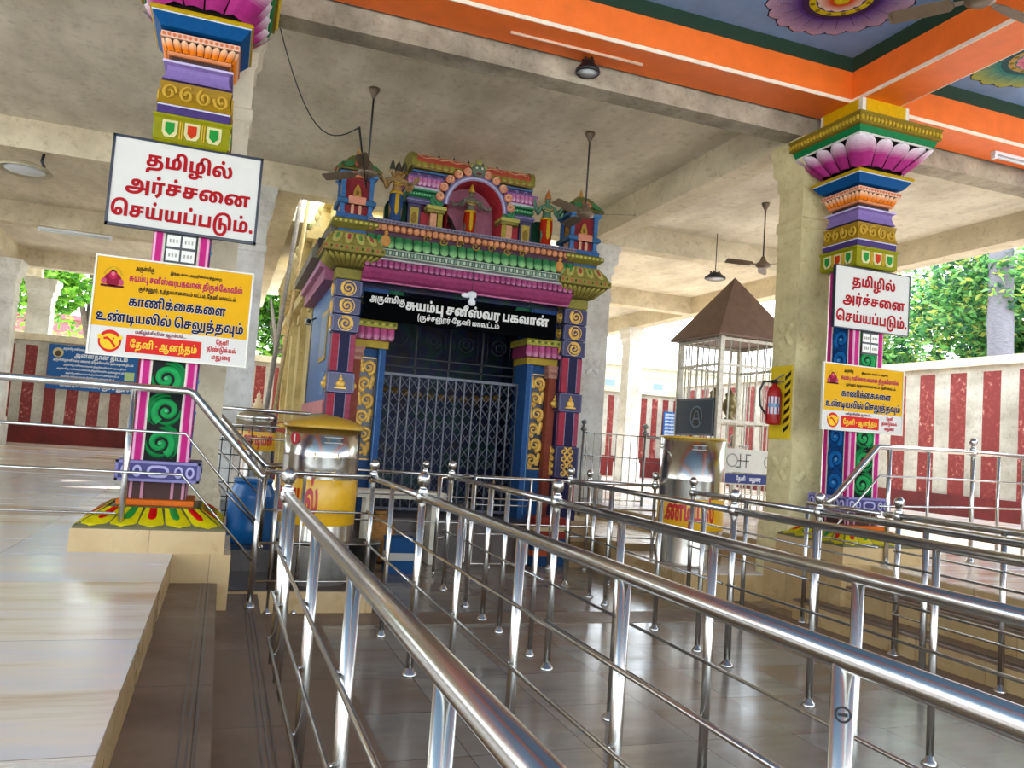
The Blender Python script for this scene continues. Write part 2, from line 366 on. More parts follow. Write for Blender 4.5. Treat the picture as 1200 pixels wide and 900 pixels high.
# ------------------------------------------------------------------ lettering outlines
GLYPHS = {
 3:"260|",
 6:"1277|377,-152 304,-149 239,-140 182,-124 134,-104 94,-78 62,-48 40,-14 26,24 22,65 24,91 29,113 37,131 48,147 61,160 76,171 91,179 106,185 122,190 140,194 158,196 178,198 200,199 223,200 249,200 1041,200 1037,72 252,72 246,72 237,72 230,72 224,70 218,67 211,61 207,54 206,44 211,25 225,9 250,-4 284,-14 331,-20 389,-22 397,-22 464,-20 524,-12 575,0 619,16 657,35 688,58 713,85 734,113 749,143 748,177 749,187 750,197 752,208 752,217 753,226 753,234 751,270 747,304 739,336 728,367 712,393 693,416 669,436 640,449 606,458 599,459 591,460 583,460 574,461 565,461 556,461 538,460 522,459 506,456 492,451 480,445 470,437 462,427 458,414 456,399 458,384 462,371 470,360 481,352 494,348 509,346 524,347 537,352 548,359 557,370 562,386 564,407 562,430 556,451 545,472 531,491 516,510 498,529 613,568 628,553 642,536 655,518 667,500 677,479 686,458 692,434 696,409 697,382 696,364 694,346 690,327 683,309 673,291 660,275 644,260 624,247 599,236 570,228 535,224 494,222 459,224 425,230 392,240 363,255 337,274 316,297 300,325 290,357 287,395 291,435 302,470 322,500 347,525 379,545 416,561 457,572 502,579 550,581 612,578 669,569 720,554 766,533 806,508 840,478 869,445 892,408 910,368 923,327 930,284 933,239 933,227 932,214 931,202 930,191 928,179 927,168 927,125 899,68 862,17 818,-27 767,-65 708,-96 642,-120 567,-138 486,-148 397,-152;1019,-154 1019,569 1209,569 1209,-154",
 7:"1532|377,-152 304,-149 239,-140 182,-124 134,-104 94,-78 62,-48 40,-14 26,24 22,65 24,91 29,113 37,131 48,147 61,160 76,171 91,179 106,185 122,190 140,194 158,196 178,198 200,199 223,200 249,200 1041,200 1037,72 252,72 246,72 237,72 230,72 224,70 218,67 211,61 207,54 206,44 211,25 225,9 250,-4 284,-14 331,-20 389,-22 397,-22 464,-20 524,-12 575,0 619,16 657,35 688,58 713,85 734,113 749,143 748,177 749,187 750,197 752,208 752,217 753,226 753,234 751,270 747,304 739,336 728,367 712,393 693,416 669,436 640,449 606,458 599,459 591,460 583,460 574,461 565,461 556,461 538,460 522,459 506,456 492,451 480,445 470,437 462,427 458,414 456,399 458,384 462,371 470,360 481,352 494,348 509,346 524,347 537,352 548,359 557,370 562,386 564,407 562,430 556,451 545,472 531,491 516,510 498,529 613,568 628,553 642,536 655,518 667,500 677,479 686,458 692,434 696,409 697,382 696,364 694,346 690,327 683,309 673,291 660,275 644,260 624,247 599,236 570,228 535,224 494,222 459,224 425,230 392,240 363,255 337,274 316,297 300,325 290,357 287,395 291,435 302,470 322,500 347,525 379,545 416,561 457,572 502,579 550,581 612,578 669,569 720,554 766,533 806,508 840,478 869,445 892,408 910,368 923,327 930,284 933,239 933,227 932,214 931,202 930,191 928,179 927,168 927,129 898,74 861,24 818,-21 766,-60 707,-92 641,-118 567,-137 486,-148 397,-152;1045,-321 948,-316 871,-301 813,-275 773,-241 749,-199 741,-149 743,-125 750,-103 760,-83 775,-65 794,-49 816,-36 842,-27 870,-21 902,-19 924,-19 943,-21 960,-22 977,-25 992,-29 1007,-33 987,-146 979,-144 971,-142 962,-140 952,-138 941,-137 930,-137 922,-138 915,-139 909,-142 905,-146 902,-150 901,-155 903,-162 908,-169 916,-175 929,-181 946,-185 970,-189 999,-192 1036,-193 1080,-194 1133,-192 1178,-187 1220,-178 1257,-166 1289,-151 1315,-132 1334,-111 1346,-86 1350,-58 1348,-40 1342,-24 1332,-12 1318,-3 1300,2 1279,4 1259,3 1240,-1 1222,-7 1206,-15 1190,-24 1175,-35 1166,88 1186,98 1207,108 1230,117 1256,124 1286,129 1319,130 1357,128 1393,121 1426,110 1456,95 1481,76 1502,52 1518,23 1528,-10 1531,-48 1525,-99 1509,-146 1480,-188 1441,-227 1392,-259 1331,-286 1260,-305 1178,-317 1086,-321;1019,-124 1019,569 1209,569 1209,-124",
 8:"1262|297,-321 236,-318 183,-310 138,-296 100,-278 70,-254 48,-226 32,-192 22,-155 19,-114 25,-61 41,-14 68,27 105,63 148,93 198,118 249,138 303,153 360,164 419,172 476,176 531,178 573,177 619,174 667,169 716,161 765,150 812,136 853,122 890,104 926,84 957,60 984,32 1006,2 1023,-33 1033,-71 1036,-113 1029,-174 1008,-225 974,-266 922,-297 852,-315 763,-321 707,-319 653,-311 602,-298 551,-282 502,-262 454,-238 413,-216 374,-192 338,-166 304,-139 272,-109 242,-76 214,-43 189,-7 165,30 134,83 108,137 88,194 73,253 64,316 61,384 65,443 76,501 94,558 121,612 155,662 198,708 249,749 309,784 378,812 455,834 542,847 639,851 716,848 788,839 856,824 918,803 974,776 1024,743 1062,711 1094,676 1122,638 1146,596 1165,548 1180,496 1190,436 1196,368 1198,292 1198,0 1008,0 1008,241 1007,301 1004,357 998,407 990,453 979,495 966,533 949,567 928,598 904,626 873,653 836,676 794,694 747,707 693,715 633,718 577,716 525,708 476,696 430,679 389,657 352,630 320,597 293,560 272,518 256,471 246,418 243,361 244,328 247,297 251,267 257,238 265,210 275,182 286,155 299,127 313,100 334,62 358,27 384,-7 413,-38 444,-67 478,-94 513,-117 550,-138 588,-155 614,-165 640,-173 666,-181 693,-187 721,-191 749,-192 789,-189 819,-182 840,-168 855,-151 863,-132 866,-109 863,-83 854,-59 838,-38 817,-19 791,-3 760,10 726,23 689,33 648,40 607,45 565,48 524,49 477,48 431,44 386,38 343,28 304,15 269,-1 245,-14 225,-28 209,-46 198,-65 191,-86 189,-109 192,-132 200,-152 214,-169 235,-182 266,-189 306,-192 333,-191 360,-188 386,-183 412,-177 438,-169 462,-161 498,-145 533,-126 566,-104 597,-80 625,-53 651,-22 674,11 693,47 709,86 718,112 725,138 731,166 735,194 738,224 739,254 738,283 736,311 732,339 724,366 713,391 698,414 677,434 649,450 614,462 606,456 597,458 588,460 580,460 571,461 564,461 557,461 545,460 533,459 520,456 508,451 497,445 488,437 481,427 476,414 475,399 477,384 481,371 489,360 500,352 513,348 528,346 542,347 554,352 564,359 572,370 576,386 578,407 576,430 570,451 559,472 545,491 530,510 512,529 643,548 655,537 666,523 676,506 686,488 694,469 701,449 706,430 709,412 710,396 708,362 701,331 690,303 673,279 652,259 626,243 594,231 557,224 513,222 478,224 444,230 412,240 382,255 356,274 335,297 319,325 309,357 306,395 310,434 321,469 340,498 365,524 396,544 432,560 472,572 516,579 563,581 638,576 703,562 760,538 807,505 846,466 876,419 897,367 910,310 914,249 913,209 909,170 902,132 893,95 882,60 869,26 851,-12 831,-49 806,-83 780,-115 750,-145 719,-172 685,-198 650,-220 613,-240 565,-263 516,-283 465,-299 412,-311 356,-319",
 10:"1099|321,581 403,578 475,569 537,554 589,535 631,510 664,482 687,449 701,413 706,374 703,337 693,305 676,277 654,253 627,232 596,214 561,200 524,188 484,178 443,171 401,165 359,161 237,151 229,150 223,149 218,148 214,146 211,140 213,135 219,131 224,130 230,130 1082,130 1082,0 237,0 187,2 145,8 112,19 86,33 66,49 52,68 44,88 39,108 37,130 38,147 43,164 50,182 62,200 78,217 99,232 126,245 159,254 200,259 295,267 348,272 392,279 429,286 459,296 482,306 500,319 511,333 519,350 521,368 518,389 510,407 496,421 479,432 458,441 434,448 409,452 384,455 358,456 324,454 314,455 303,456 292,456 282,457 273,457 265,457 247,456 232,452 220,446 210,438 205,427 203,413 205,400 210,390 218,383 229,379 241,376 254,375 270,376 283,380 295,386 304,396 309,408 311,424 309,441 305,457 297,474 286,490 272,506 254,523 394,544 405,534 416,522 424,510 432,497 439,482 444,467 448,450 450,432 451,412 445,367 428,330 398,302 358,283 305,271 241,267 208,268 175,273 144,280 114,290 88,305 66,324 49,347 38,376 35,411 39,446 49,477 68,504 93,528 125,546 164,562 210,572 262,579",
 18:"967|313,-12 256,-10 205,-3 160,8 122,24 90,44 66,69 47,98 37,131 33,168 37,204 48,236 67,266 94,292 131,314 177,332 233,345 301,352 379,355 621,355 654,355 685,353 714,351 740,348 765,343 788,338 810,331 830,323 850,313 874,297 895,278 912,256 924,230 932,200 934,167 928,115 910,71 879,35 837,9 784,-7 720,-12 701,-12 680,-11 658,-9 635,-7 615,-3 596,1 624,127 633,125 642,123 652,122 661,121 672,120 684,120 704,121 721,126 736,133 746,143 753,157 755,174 754,186 750,197 744,206 735,213 725,219 713,224 700,228 686,230 670,232 655,233 638,234 622,234 353,234 327,234 305,233 287,232 272,229 259,226 247,221 238,216 230,210 224,202 220,194 218,186 217,176 220,157 229,142 243,131 263,124 287,119 315,118 338,119 360,123 378,128 395,137 408,150 420,166 428,186 432,210 434,240 434,439 300,439 300,302 129,286 129,569 808,569 808,439 619,439 619,252 617,209 611,171 602,136 588,105 570,78 549,55 522,34 490,17 454,4 412,-5 366,-10",
 20:"864|313,-12 256,-10 204,-3 160,8 121,24 90,44 65,69 47,98 37,131 33,168 37,204 48,236 67,266 94,292 131,314 177,332 233,345 301,352 379,355 810,355 810,234 353,234 327,234 305,233 287,232 272,229 259,226 247,221 238,216 230,210 224,202 220,194 218,186 217,176 220,157 229,142 243,131 263,124 287,119 315,118 338,119 360,123 378,128 395,137 408,150 420,166 428,186 432,210 434,240 434,439 300,439 300,302 129,286 129,569 810,569 810,439 619,439 619,252 617,209 611,171 602,136 588,105 570,78 549,55 522,34 490,17 454,4 412,-5 366,-10",
 23:"760|68,0 68,569 258,569 258,130 743,130 743,0",
 24:"1911|285,-12 235,-9 190,1 150,18 116,40 88,69 66,104 50,146 40,192 37,244 43,310 61,370 92,424 134,470 186,509 248,540 318,563 397,576 484,581 527,580 567,577 605,572 641,566 676,556 709,545 741,531 773,515 805,496 829,478 878,439 920,398 956,354 982,307 998,254 1003,196 1000,151 992,112 978,78 959,50 934,27 904,10 870,-2 830,-10 786,-12 739,-9 698,-1 661,13 630,32 604,57 584,86 570,120 562,159 559,202 561,238 566,271 575,303 587,333 602,361 620,388 639,413 661,436 685,458 713,486 758,516 806,540 856,558 910,571 965,578 1024,581 1066,580 1104,577 1138,572 1171,565 1202,555 1233,542 1263,527 1294,510 1326,489 1353,460 1381,437 1406,411 1428,384 1447,356 1463,326 1476,296 1485,263 1490,230 1492,196 1489,151 1481,112 1467,78 1448,50 1423,27 1394,10 1359,-2 1319,-10 1275,-12 1228,-9 1187,-1 1150,13 1119,32 1093,57 1074,86 1059,120 1051,159 1048,202 1050,238 1058,273 1070,308 1086,340 1105,371 1128,400 1153,426 1179,448 1207,468 1232,491 1260,508 1288,523 1318,535 1349,545 1384,554 1423,560 1467,565 1516,568 1572,569 1894,569 1894,439 1762,439 1762,0 1572,0 1572,439 1543,439 1513,439 1486,437 1462,434 1439,431 1419,427 1401,422 1384,417 1369,411 1356,404 1343,397 1331,390 1319,382 1298,366 1279,349 1262,330 1249,310 1238,289 1230,268 1224,245 1220,221 1219,197 1221,170 1225,149 1233,134 1243,123 1256,116 1270,114 1282,115 1293,119 1301,124 1308,132 1313,142 1316,154 1319,166 1320,181 1321,196 1320,222 1315,248 1308,272 1297,295 1285,318 1270,338 1253,358 1234,376 1213,392 1186,409 1159,424 1130,436 1098,444 1063,449 1024,451 983,449 947,444 914,434 884,422 855,406 828,388 809,373 792,355 776,336 762,316 751,295 742,273 735,250 731,225 730,200 732,172 736,150 744,134 754,123 767,116 781,114 793,115 804,119 812,124 819,132 824,142 828,154 830,166 832,181 832,196 829,233 818,269 800,304 776,336 744,366 706,392 677,411 646,426 613,437 577,445 535,449 489,451 438,448 392,440 350,427 313,409 282,387 256,362 236,334 221,303 212,271 211,266 210,259 210,251 209,243 209,236 209,230 210,215 211,199 214,182 219,164 226,148 236,134 249,122 266,115 287,113 298,114 307,116 316,120 323,125 329,132 334,140 337,150 339,161 340,174 338,193 332,209 323,220 310,228 295,232 278,234 255,232 233,225 213,214 194,199 175,182 156,162 124,261 155,285 186,307 220,327 255,343 293,352 335,355 387,350 432,335 470,310 498,275 515,231 521,177 518,140 510,107 496,76 476,50 451,29 419,11 381,-2 336,-9",
 25:"971|313,-12 256,-10 205,-3 160,8 122,24 90,44 66,69 47,98 37,131 33,168 37,204 48,236 67,266 94,292 131,314 177,332 233,345 301,352 379,355 573,355 644,352 709,344 767,330 818,311 860,284 894,250 918,207 933,156 938,96 934,46 924,3 906,-34 882,-66 854,-94 821,-117 793,-131 763,-144 730,-154 695,-162 657,-169 616,-174 573,-177 528,-179 479,-180 364,-180 336,-180 312,-182 294,-184 279,-188 265,-193 253,-200 244,-207 237,-216 231,-226 227,-239 224,-253 223,-269 223,-277 223,-285 224,-292 225,-299 225,-305 226,-312 39,-322 37,-307 36,-292 34,-276 34,-261 33,-246 33,-230 35,-201 42,-173 52,-148 67,-126 84,-107 105,-91 120,-82 136,-74 152,-67 170,-62 190,-57 213,-54 239,-52 269,-50 303,-50 441,-50 480,-50 517,-48 552,-46 585,-43 615,-38 644,-32 669,-23 691,-12 710,2 722,15 733,30 742,46 748,64 752,85 753,108 752,131 747,151 740,168 730,184 718,196 703,207 686,216 667,222 647,228 625,231 601,233 576,234 353,234 327,234 305,233 287,232 272,229 259,226 247,221 238,216 230,210 224,202 220,194 218,186 217,176 220,157 229,142 243,131 263,124 287,119 315,118 338,119 360,123 378,128 395,137 408,149 420,165 428,185 432,209 434,239 434,439 300,439 300,302 129,286 129,569 808,569 808,439 619,439 619,252 617,209 611,171 602,136 588,105 570,78 549,55 522,34 490,17 454,4 412,-5 366,-10",
 26:"937|684,370 730,367 771,356 806,339 836,316 860,287 878,254 892,216 899,175 902,130 899,73 888,23 871,-20 848,-57 820,-89 787,-115 762,-130 736,-143 708,-154 678,-162 646,-169 612,-174 576,-177 536,-179 494,-180 361,-180 333,-180 309,-182 291,-184 276,-188 262,-193 250,-200 241,-207 234,-216 228,-226 224,-239 221,-253 220,-269 220,-277 220,-285 221,-292 222,-299 222,-305 223,-312 36,-322 34,-307 33,-292 32,-276 31,-261 30,-246 30,-231 32,-201 39,-173 50,-148 64,-126 82,-107 102,-91 117,-82 133,-74 149,-67 167,-62 187,-57 210,-54 236,-52 266,-50 300,-50 463,-50 501,-49 535,-48 564,-45 590,-41 612,-36 632,-29 648,-21 664,-11 677,1 689,15 699,32 706,50 712,71 715,95 716,123 715,148 712,169 706,188 698,204 689,217 677,227 663,234 648,239 630,240 615,239 600,236 586,231 571,225 559,218 548,210 533,333 555,344 577,353 600,360 626,366 653,369;68,0 68,569 704,569 704,439 572,439 572,0 382,0 382,439 258,439 258,0",
 27:"1422|285,-12 235,-9 190,1 150,18 116,40 88,69 66,104 50,146 40,192 37,244 43,310 61,370 92,424 134,470 186,509 248,540 318,563 397,576 484,581 527,580 567,577 605,572 641,566 676,556 709,545 741,531 773,515 805,496 829,478 878,439 920,398 956,354 982,307 998,254 1003,196 1000,151 992,112 978,78 959,50 934,27 904,10 870,-2 830,-10 786,-12 739,-9 698,-1 661,13 630,32 604,57 584,86 570,120 562,159 559,202 561,238 569,273 580,308 597,340 616,371 638,400 664,426 690,448 718,468 743,491 771,508 799,523 828,535 860,545 895,554 934,560 978,565 1027,568 1083,569 1405,569 1405,439 1273,439 1273,0 1083,0 1083,439 1054,439 1024,439 997,437 972,434 950,431 930,427 912,422 895,417 880,411 866,404 854,397 842,390 830,382 809,366 790,349 774,330 760,310 749,289 740,268 735,245 731,221 730,197 732,170 736,149 744,134 754,123 767,116 781,114 793,115 804,119 812,124 819,132 824,142 828,154 830,166 832,181 832,196 829,233 818,269 800,304 776,336 744,366 706,392 677,411 646,426 613,437 577,445 535,449 489,451 438,448 392,440 350,427 313,409 282,387 256,362 236,334 221,303 212,271 211,265 211,258 210,252 209,244 209,237 209,230 210,207 212,186 216,168 223,152 230,139 240,128 253,120 267,116 283,114 295,115 305,117 314,121 322,126 328,133 334,142 337,151 339,162 340,174 338,193 332,209 323,220 310,228 295,232 278,234 255,232 233,225 213,214 194,199 175,182 156,162 124,261 155,285 186,307 220,327 255,343 293,352 335,355 387,350 432,335 470,310 498,275 515,231 521,177 518,140 510,107 496,76 476,50 451,29 419,11 381,-2 336,-9",
 28:"855|68,0 68,569 258,569 258,130 597,130 597,569 787,569 787,0",
 29:"968|641,581 705,576 760,563 807,540 846,510 877,473 900,430 917,381 927,330 930,275 927,224 920,179 906,140 889,108 867,80 842,57 823,44 803,33 780,24 756,16 729,10 700,6 667,2 630,1 589,0 68,0 68,569 258,569 258,130 410,130 410,351 412,393 418,430 427,460 440,486 456,508 475,528 497,544 521,557 548,568 578,575 609,580;657,451 649,450 642,449 634,446 628,443 622,439 617,434 611,426 607,416 604,406 602,394 600,377 600,356 600,130 616,130 644,132 667,136 688,144 704,155 718,170 728,189 736,213 740,242 742,276 741,311 738,342 734,370 727,394 718,414 706,430 692,442 676,449",
 30:"1071|377,0 377,569 567,569 567,130 813,130 813,569 1003,569 1003,0;257,-12 230,-11 206,-7 182,0 161,9 141,21 123,36 111,49 100,64 91,80 83,99 77,119 72,142 68,167 66,194 65,225 65,569 255,569 255,229 255,206 257,186 258,168 262,154 267,142 275,132 281,128 287,124 294,121 301,119 310,117 319,117 339,119 356,125 370,134 381,146 392,160 402,176 406,49 387,32 367,17 346,4 321,-5 292,-10",
 31:"729|356,-214 237,-104 390,39 390,439 258,439 258,0 68,0 68,569 712,569 712,439 580,439 580,0",
 32:"1030|692,581 752,577 806,563 853,540 894,510 927,471 954,424 973,370 984,308 988,239 984,161 973,94 954,36 928,-13 898,-55 862,-89 833,-110 802,-128 768,-143 732,-155 693,-165 650,-172 602,-176 550,-179 492,-180 358,-180 330,-180 306,-182 288,-184 273,-188 259,-193 247,-200 238,-207 231,-216 225,-226 221,-239 218,-253 217,-269 217,-277 217,-285 218,-292 219,-299 219,-305 220,-312 33,-322 31,-307 30,-292 28,-276 28,-261 27,-246 27,-231 29,-201 36,-173 46,-148 61,-126 78,-107 99,-91 114,-82 130,-74 146,-67 164,-62 184,-57 207,-54 233,-52 263,-50 297,-50 479,-50 532,-49 581,-45 624,-38 661,-28 694,-14 722,4 746,28 765,57 780,92 790,133 796,181 798,236 796,281 792,321 784,356 772,385 758,408 742,427 722,440 700,448 676,451 662,450 650,449 638,446 629,441 620,436 612,429 600,415 590,398 584,379 579,356 577,329 576,298 576,0 386,0 386,297 386,332 385,360 383,384 380,402 374,418 366,431 361,437 355,441 348,446 341,449 332,450 323,451 313,450 305,449 297,446 290,442 284,438 278,432 269,418 262,401 258,382 257,360 255,334 255,304 255,0 65,0 65,310 66,348 70,382 76,412 83,439 93,464 105,485 119,504 134,521 152,536 172,550 194,561 218,570 245,576 273,580 304,581 339,579 370,573 398,564 421,551 443,535 462,516 480,493 498,468 514,440 451,442 471,470 492,495 514,517 537,536 563,552 590,564 621,574 655,579",
 33:"1180|284,-12 235,-9 190,1 150,18 116,41 88,70 66,106 50,147 40,194 37,247 40,300 51,349 68,392 91,432 119,467 152,497 191,523 233,544 279,560 328,572 379,579 433,581 485,579 531,574 570,566 606,553 638,538 667,518 690,498 709,476 726,451 740,423 752,393 761,358 768,321 773,279 776,233 777,218 778,204 780,192 782,181 785,172 789,163 793,155 798,148 804,141 812,134 821,129 830,124 841,121 853,119 865,118 883,119 898,124 912,130 923,141 932,155 940,172 945,195 948,221 949,253 948,284 944,315 938,346 929,376 918,407 904,438 888,468 869,497 847,526 1004,615 1048,558 1083,501 1108,444 1125,386 1136,327 1139,266 1136,216 1126,170 1110,126 1086,87 1056,53 1019,26 974,5 922,-8 861,-12 822,-11 788,-7 758,-2 730,7 706,17 683,30 656,52 634,78 616,108 603,143 592,184 586,229 584,251 582,272 579,294 576,314 572,334 566,353 560,371 551,387 541,402 528,416 512,428 494,438 473,445 448,450 419,451 380,448 345,439 312,425 282,405 257,381 236,351 220,317 211,278 208,235 209,210 211,188 216,169 222,152 230,139 240,128 252,120 266,116 282,114 295,115 305,117 314,121 322,126 328,133 334,142 337,151 339,162 340,174 338,193 332,209 323,220 310,228 295,232 277,234 254,232 233,225 213,214 194,199 175,182 156,162 124,261 155,285 186,307 220,327 255,343 293,352 335,355 387,350 432,335 470,310 498,276 515,231 521,177 518,140 510,107 496,76 476,50 451,29 419,11 381,-2 336,-9",
 34:"1244|285,-12 235,-9 190,1 150,18 116,41 88,70 66,106 50,148 40,195 37,248 40,301 50,350 67,394 89,433 116,468 148,498 184,523 222,544 264,560 309,572 354,579 400,581 439,580 475,575 509,568 541,559 573,546 603,531 633,513 664,491 696,466 614,340 588,370 559,396 528,419 492,437 452,447 405,451 368,448 334,440 302,426 275,406 252,382 234,352 220,318 212,279 209,235 210,210 212,188 216,169 223,152 230,139 240,128 253,120 267,116 283,114 295,115 305,117 314,121 322,126 328,133 334,142 337,151 339,162 340,174 338,193 332,209 323,220 310,228 295,232 278,234 255,232 233,225 213,214 194,199 175,182 156,162 124,261 155,285 186,307 220,327 255,343 293,352 335,355 387,350 432,335 470,310 498,276 515,231 521,177 518,140 510,107 496,76 476,50 451,29 419,11 381,-2 336,-9;591,0 591,478 612,469 613,569 1227,569 1227,439 1095,439 1095,0 905,0 905,439 781,439 781,0",
 35:"968|641,581 705,576 760,563 807,540 846,510 877,473 900,430 917,381 927,330 930,275 927,224 920,179 906,140 889,108 867,80 842,57 823,44 803,33 780,24 756,16 729,10 700,6 667,2 630,1 589,0 68,0 68,569 258,569 258,130 410,130 410,351 412,393 418,430 427,460 440,486 456,508 475,528 497,544 521,557 548,568 578,575 609,580;657,451 649,450 642,449 634,446 628,443 622,439 617,434 611,426 607,416 604,406 602,394 600,377 600,356 600,130 616,130 644,132 667,136 688,144 704,155 718,170 728,189 736,213 740,242 742,276 741,311 738,342 734,370 727,394 718,414 706,430 692,442 676,449;232,-27 248,-27 264,-28 281,-29 298,-31 313,-33 326,-36 315,-149 308,-148 300,-147 291,-146 281,-146 272,-146 264,-146 247,-147 235,-149 226,-152 221,-156 218,-162 217,-168 218,-173 219,-178 222,-182 227,-186 234,-189 242,-191 253,-193 267,-194 283,-194 298,-194 326,-193 352,-190 374,-185 394,-178 411,-170 426,-160 438,-148 450,-134 459,-119 465,-113 474,-108 486,-103 500,-99 519,-95 540,-92 566,-90 596,-88 631,-88 725,-113 699,-119 677,-126 660,-133 648,-141 638,-150 631,-161 610,-198 585,-229 558,-256 526,-277 491,-294 452,-306 409,-314 362,-319 311,-321 296,-321 252,-320 212,-317 176,-311 144,-303 116,-291 90,-275 75,-262 62,-247 51,-230 43,-211 39,-189 37,-165 42,-128 58,-95 85,-66 123,-45 172,-31;581,-195 568,-182 541,-175 515,-165 491,-152 469,-136 450,-117 434,-94 422,-66 414,-34 411,2 595,3 596,-8 597,-17 600,-26 604,-34 609,-40 614,-46 624,-54 634,-59 646,-63 659,-65 676,-67 695,-67 804,-67 804,-195",
 36:"1194|285,-12 235,-9 190,1 150,18 116,40 88,69 66,104 50,146 40,192 37,245 43,316 60,378 88,432 126,477 173,514 228,544 290,564 357,577 429,581 490,578 545,571 594,558 637,540 675,518 706,493 733,464 754,433 770,398 782,361 789,323 791,283 790,259 788,233 784,206 779,179 772,154 762,130 936,130 936,569 1126,569 1126,0 570,0 564,99 576,121 585,146 592,172 597,200 600,229 601,259 598,298 591,332 578,363 561,389 539,411 514,428 484,441 451,448 415,451 374,448 337,439 304,425 276,405 252,380 234,350 220,316 212,278 209,235 210,210 212,188 216,169 223,152 230,139 240,128 253,120 267,116 283,114 295,115 305,117 314,121 322,126 328,133 334,142 337,151 339,162 340,174 338,193 332,209 323,220 310,228 295,232 278,234 255,232 233,225 213,214 194,199 175,182 156,162 124,261 155,285 186,307 220,327 255,343 293,352 335,355 388,350 434,335 471,310 499,275 515,230 521,177 518,140 510,107 496,76 476,50 451,29 419,11 381,-2 336,-9",
 41:"729|68,0 68,569 712,569 712,439 580,439 580,0 390,0 390,439 258,439 258,0",
 42:"326|-81,851 -28,848 21,841 65,828 105,811 140,789 170,763 189,743 205,721 220,696 231,670 241,639 248,604 254,564 257,519 258,467 258,0 68,0 68,435 68,471 67,506 66,540 63,571 58,601 52,629 42,654 29,675 12,693 1,702 -12,709 -26,715 -42,719 -59,722 -78,723 -103,722 -124,717 -142,710 -156,700 -167,688 -174,674 -180,660 -183,644 -184,627 -183,610 -181,592 -177,574 -171,555 -164,535 -154,515 -341,515 -348,531 -355,550 -360,570 -363,591 -365,611 -366,629 -363,668 -355,702 -341,732 -322,759 -300,782 -274,801 -246,817 -215,829 -182,839 -149,846 -115,850",
 46:"1030|425,-12 364,-9 309,0 258,16 214,36 174,63 140,94 110,131 87,172 68,218 55,269 47,322 44,380 48,450 61,515 82,575 110,630 145,680 187,724 235,761 289,793 348,818 412,836 480,847 552,851 604,849 655,843 704,832 751,817 793,797 831,773 859,749 884,723 905,693 923,660 937,622 948,580 956,534 960,483 962,426 962,0 772,0 772,355 771,404 770,450 766,491 762,529 755,563 746,593 735,620 721,644 704,664 685,680 663,694 638,704 610,712 579,716 544,718 503,716 462,709 424,698 387,681 353,661 322,635 294,604 271,569 252,528 237,483 229,432 226,375 227,334 230,298 234,265 241,236 248,210 257,188 267,169 278,152 290,138 303,127 316,118 330,111 375,117 385,116 395,115 407,114 419,113 431,112 442,112 467,115 487,122 502,135 511,152 517,171 519,192 518,209 514,225 508,241 497,254 482,261 462,264 444,262 428,255 416,244 406,230 401,211 399,189 401,165 405,143 413,122 422,105 432,91 441,81 290,93 283,106 277,123 272,142 268,163 266,185 265,207 267,241 275,272 287,300 304,326 327,347 355,364 388,378 427,385 472,388 522,385 565,376 602,360 632,339 657,315 675,287 688,256 695,225 698,192 694,151 684,114 666,82 641,54 610,30 572,12 529,-1 480,-9",
 47:"825|501,-12 434,-9 372,0 314,16 261,38 212,65 169,98 131,138 100,182 75,233 57,289 46,350 42,416 46,482 57,542 76,598 102,650 134,695 172,736 216,770 265,799 320,822 378,838 441,848 508,851 566,849 618,841 666,828 707,811 741,788 769,760 790,726 802,687 806,642 803,610 795,580 782,550 763,524 738,501 708,482 671,468 627,459 577,456 529,459 487,467 451,480 421,499 396,520 377,546 364,574 356,604 353,636 354,659 358,681 364,702 372,723 380,741 390,758 557,758 546,749 535,735 524,716 515,695 510,673 508,650 510,626 517,608 528,595 542,587 556,582 570,580 589,582 604,589 614,600 621,614 626,630 627,648 626,659 623,670 619,682 612,694 603,705 590,714 575,721 555,726 531,727 517,727 504,726 488,725 472,723 455,720 428,717 400,710 373,698 347,682 322,662 298,638 278,610 260,579 244,544 233,505 226,462 224,416 226,367 234,322 246,282 261,246 280,215 302,188 327,165 353,147 382,133 411,123 440,117 469,115 480,114 490,114 499,113 507,112 516,112 542,114 563,118 579,126 592,136 601,147 608,159 612,171 614,183 615,194 614,211 609,228 602,242 590,254 575,262 556,264 539,262 524,256 512,245 502,231 497,213 495,193 497,168 502,145 510,124 520,105 530,91 541,80 374,88 366,106 358,124 350,142 345,162 341,185 340,212 343,243 350,272 363,299 381,324 405,345 435,364 471,377 513,385 561,388 613,385 658,376 696,360 727,340 752,317 770,290 784,260 791,229 794,197 791,159 780,123 764,90 739,61 708,36 668,16 621,0 565,-9",
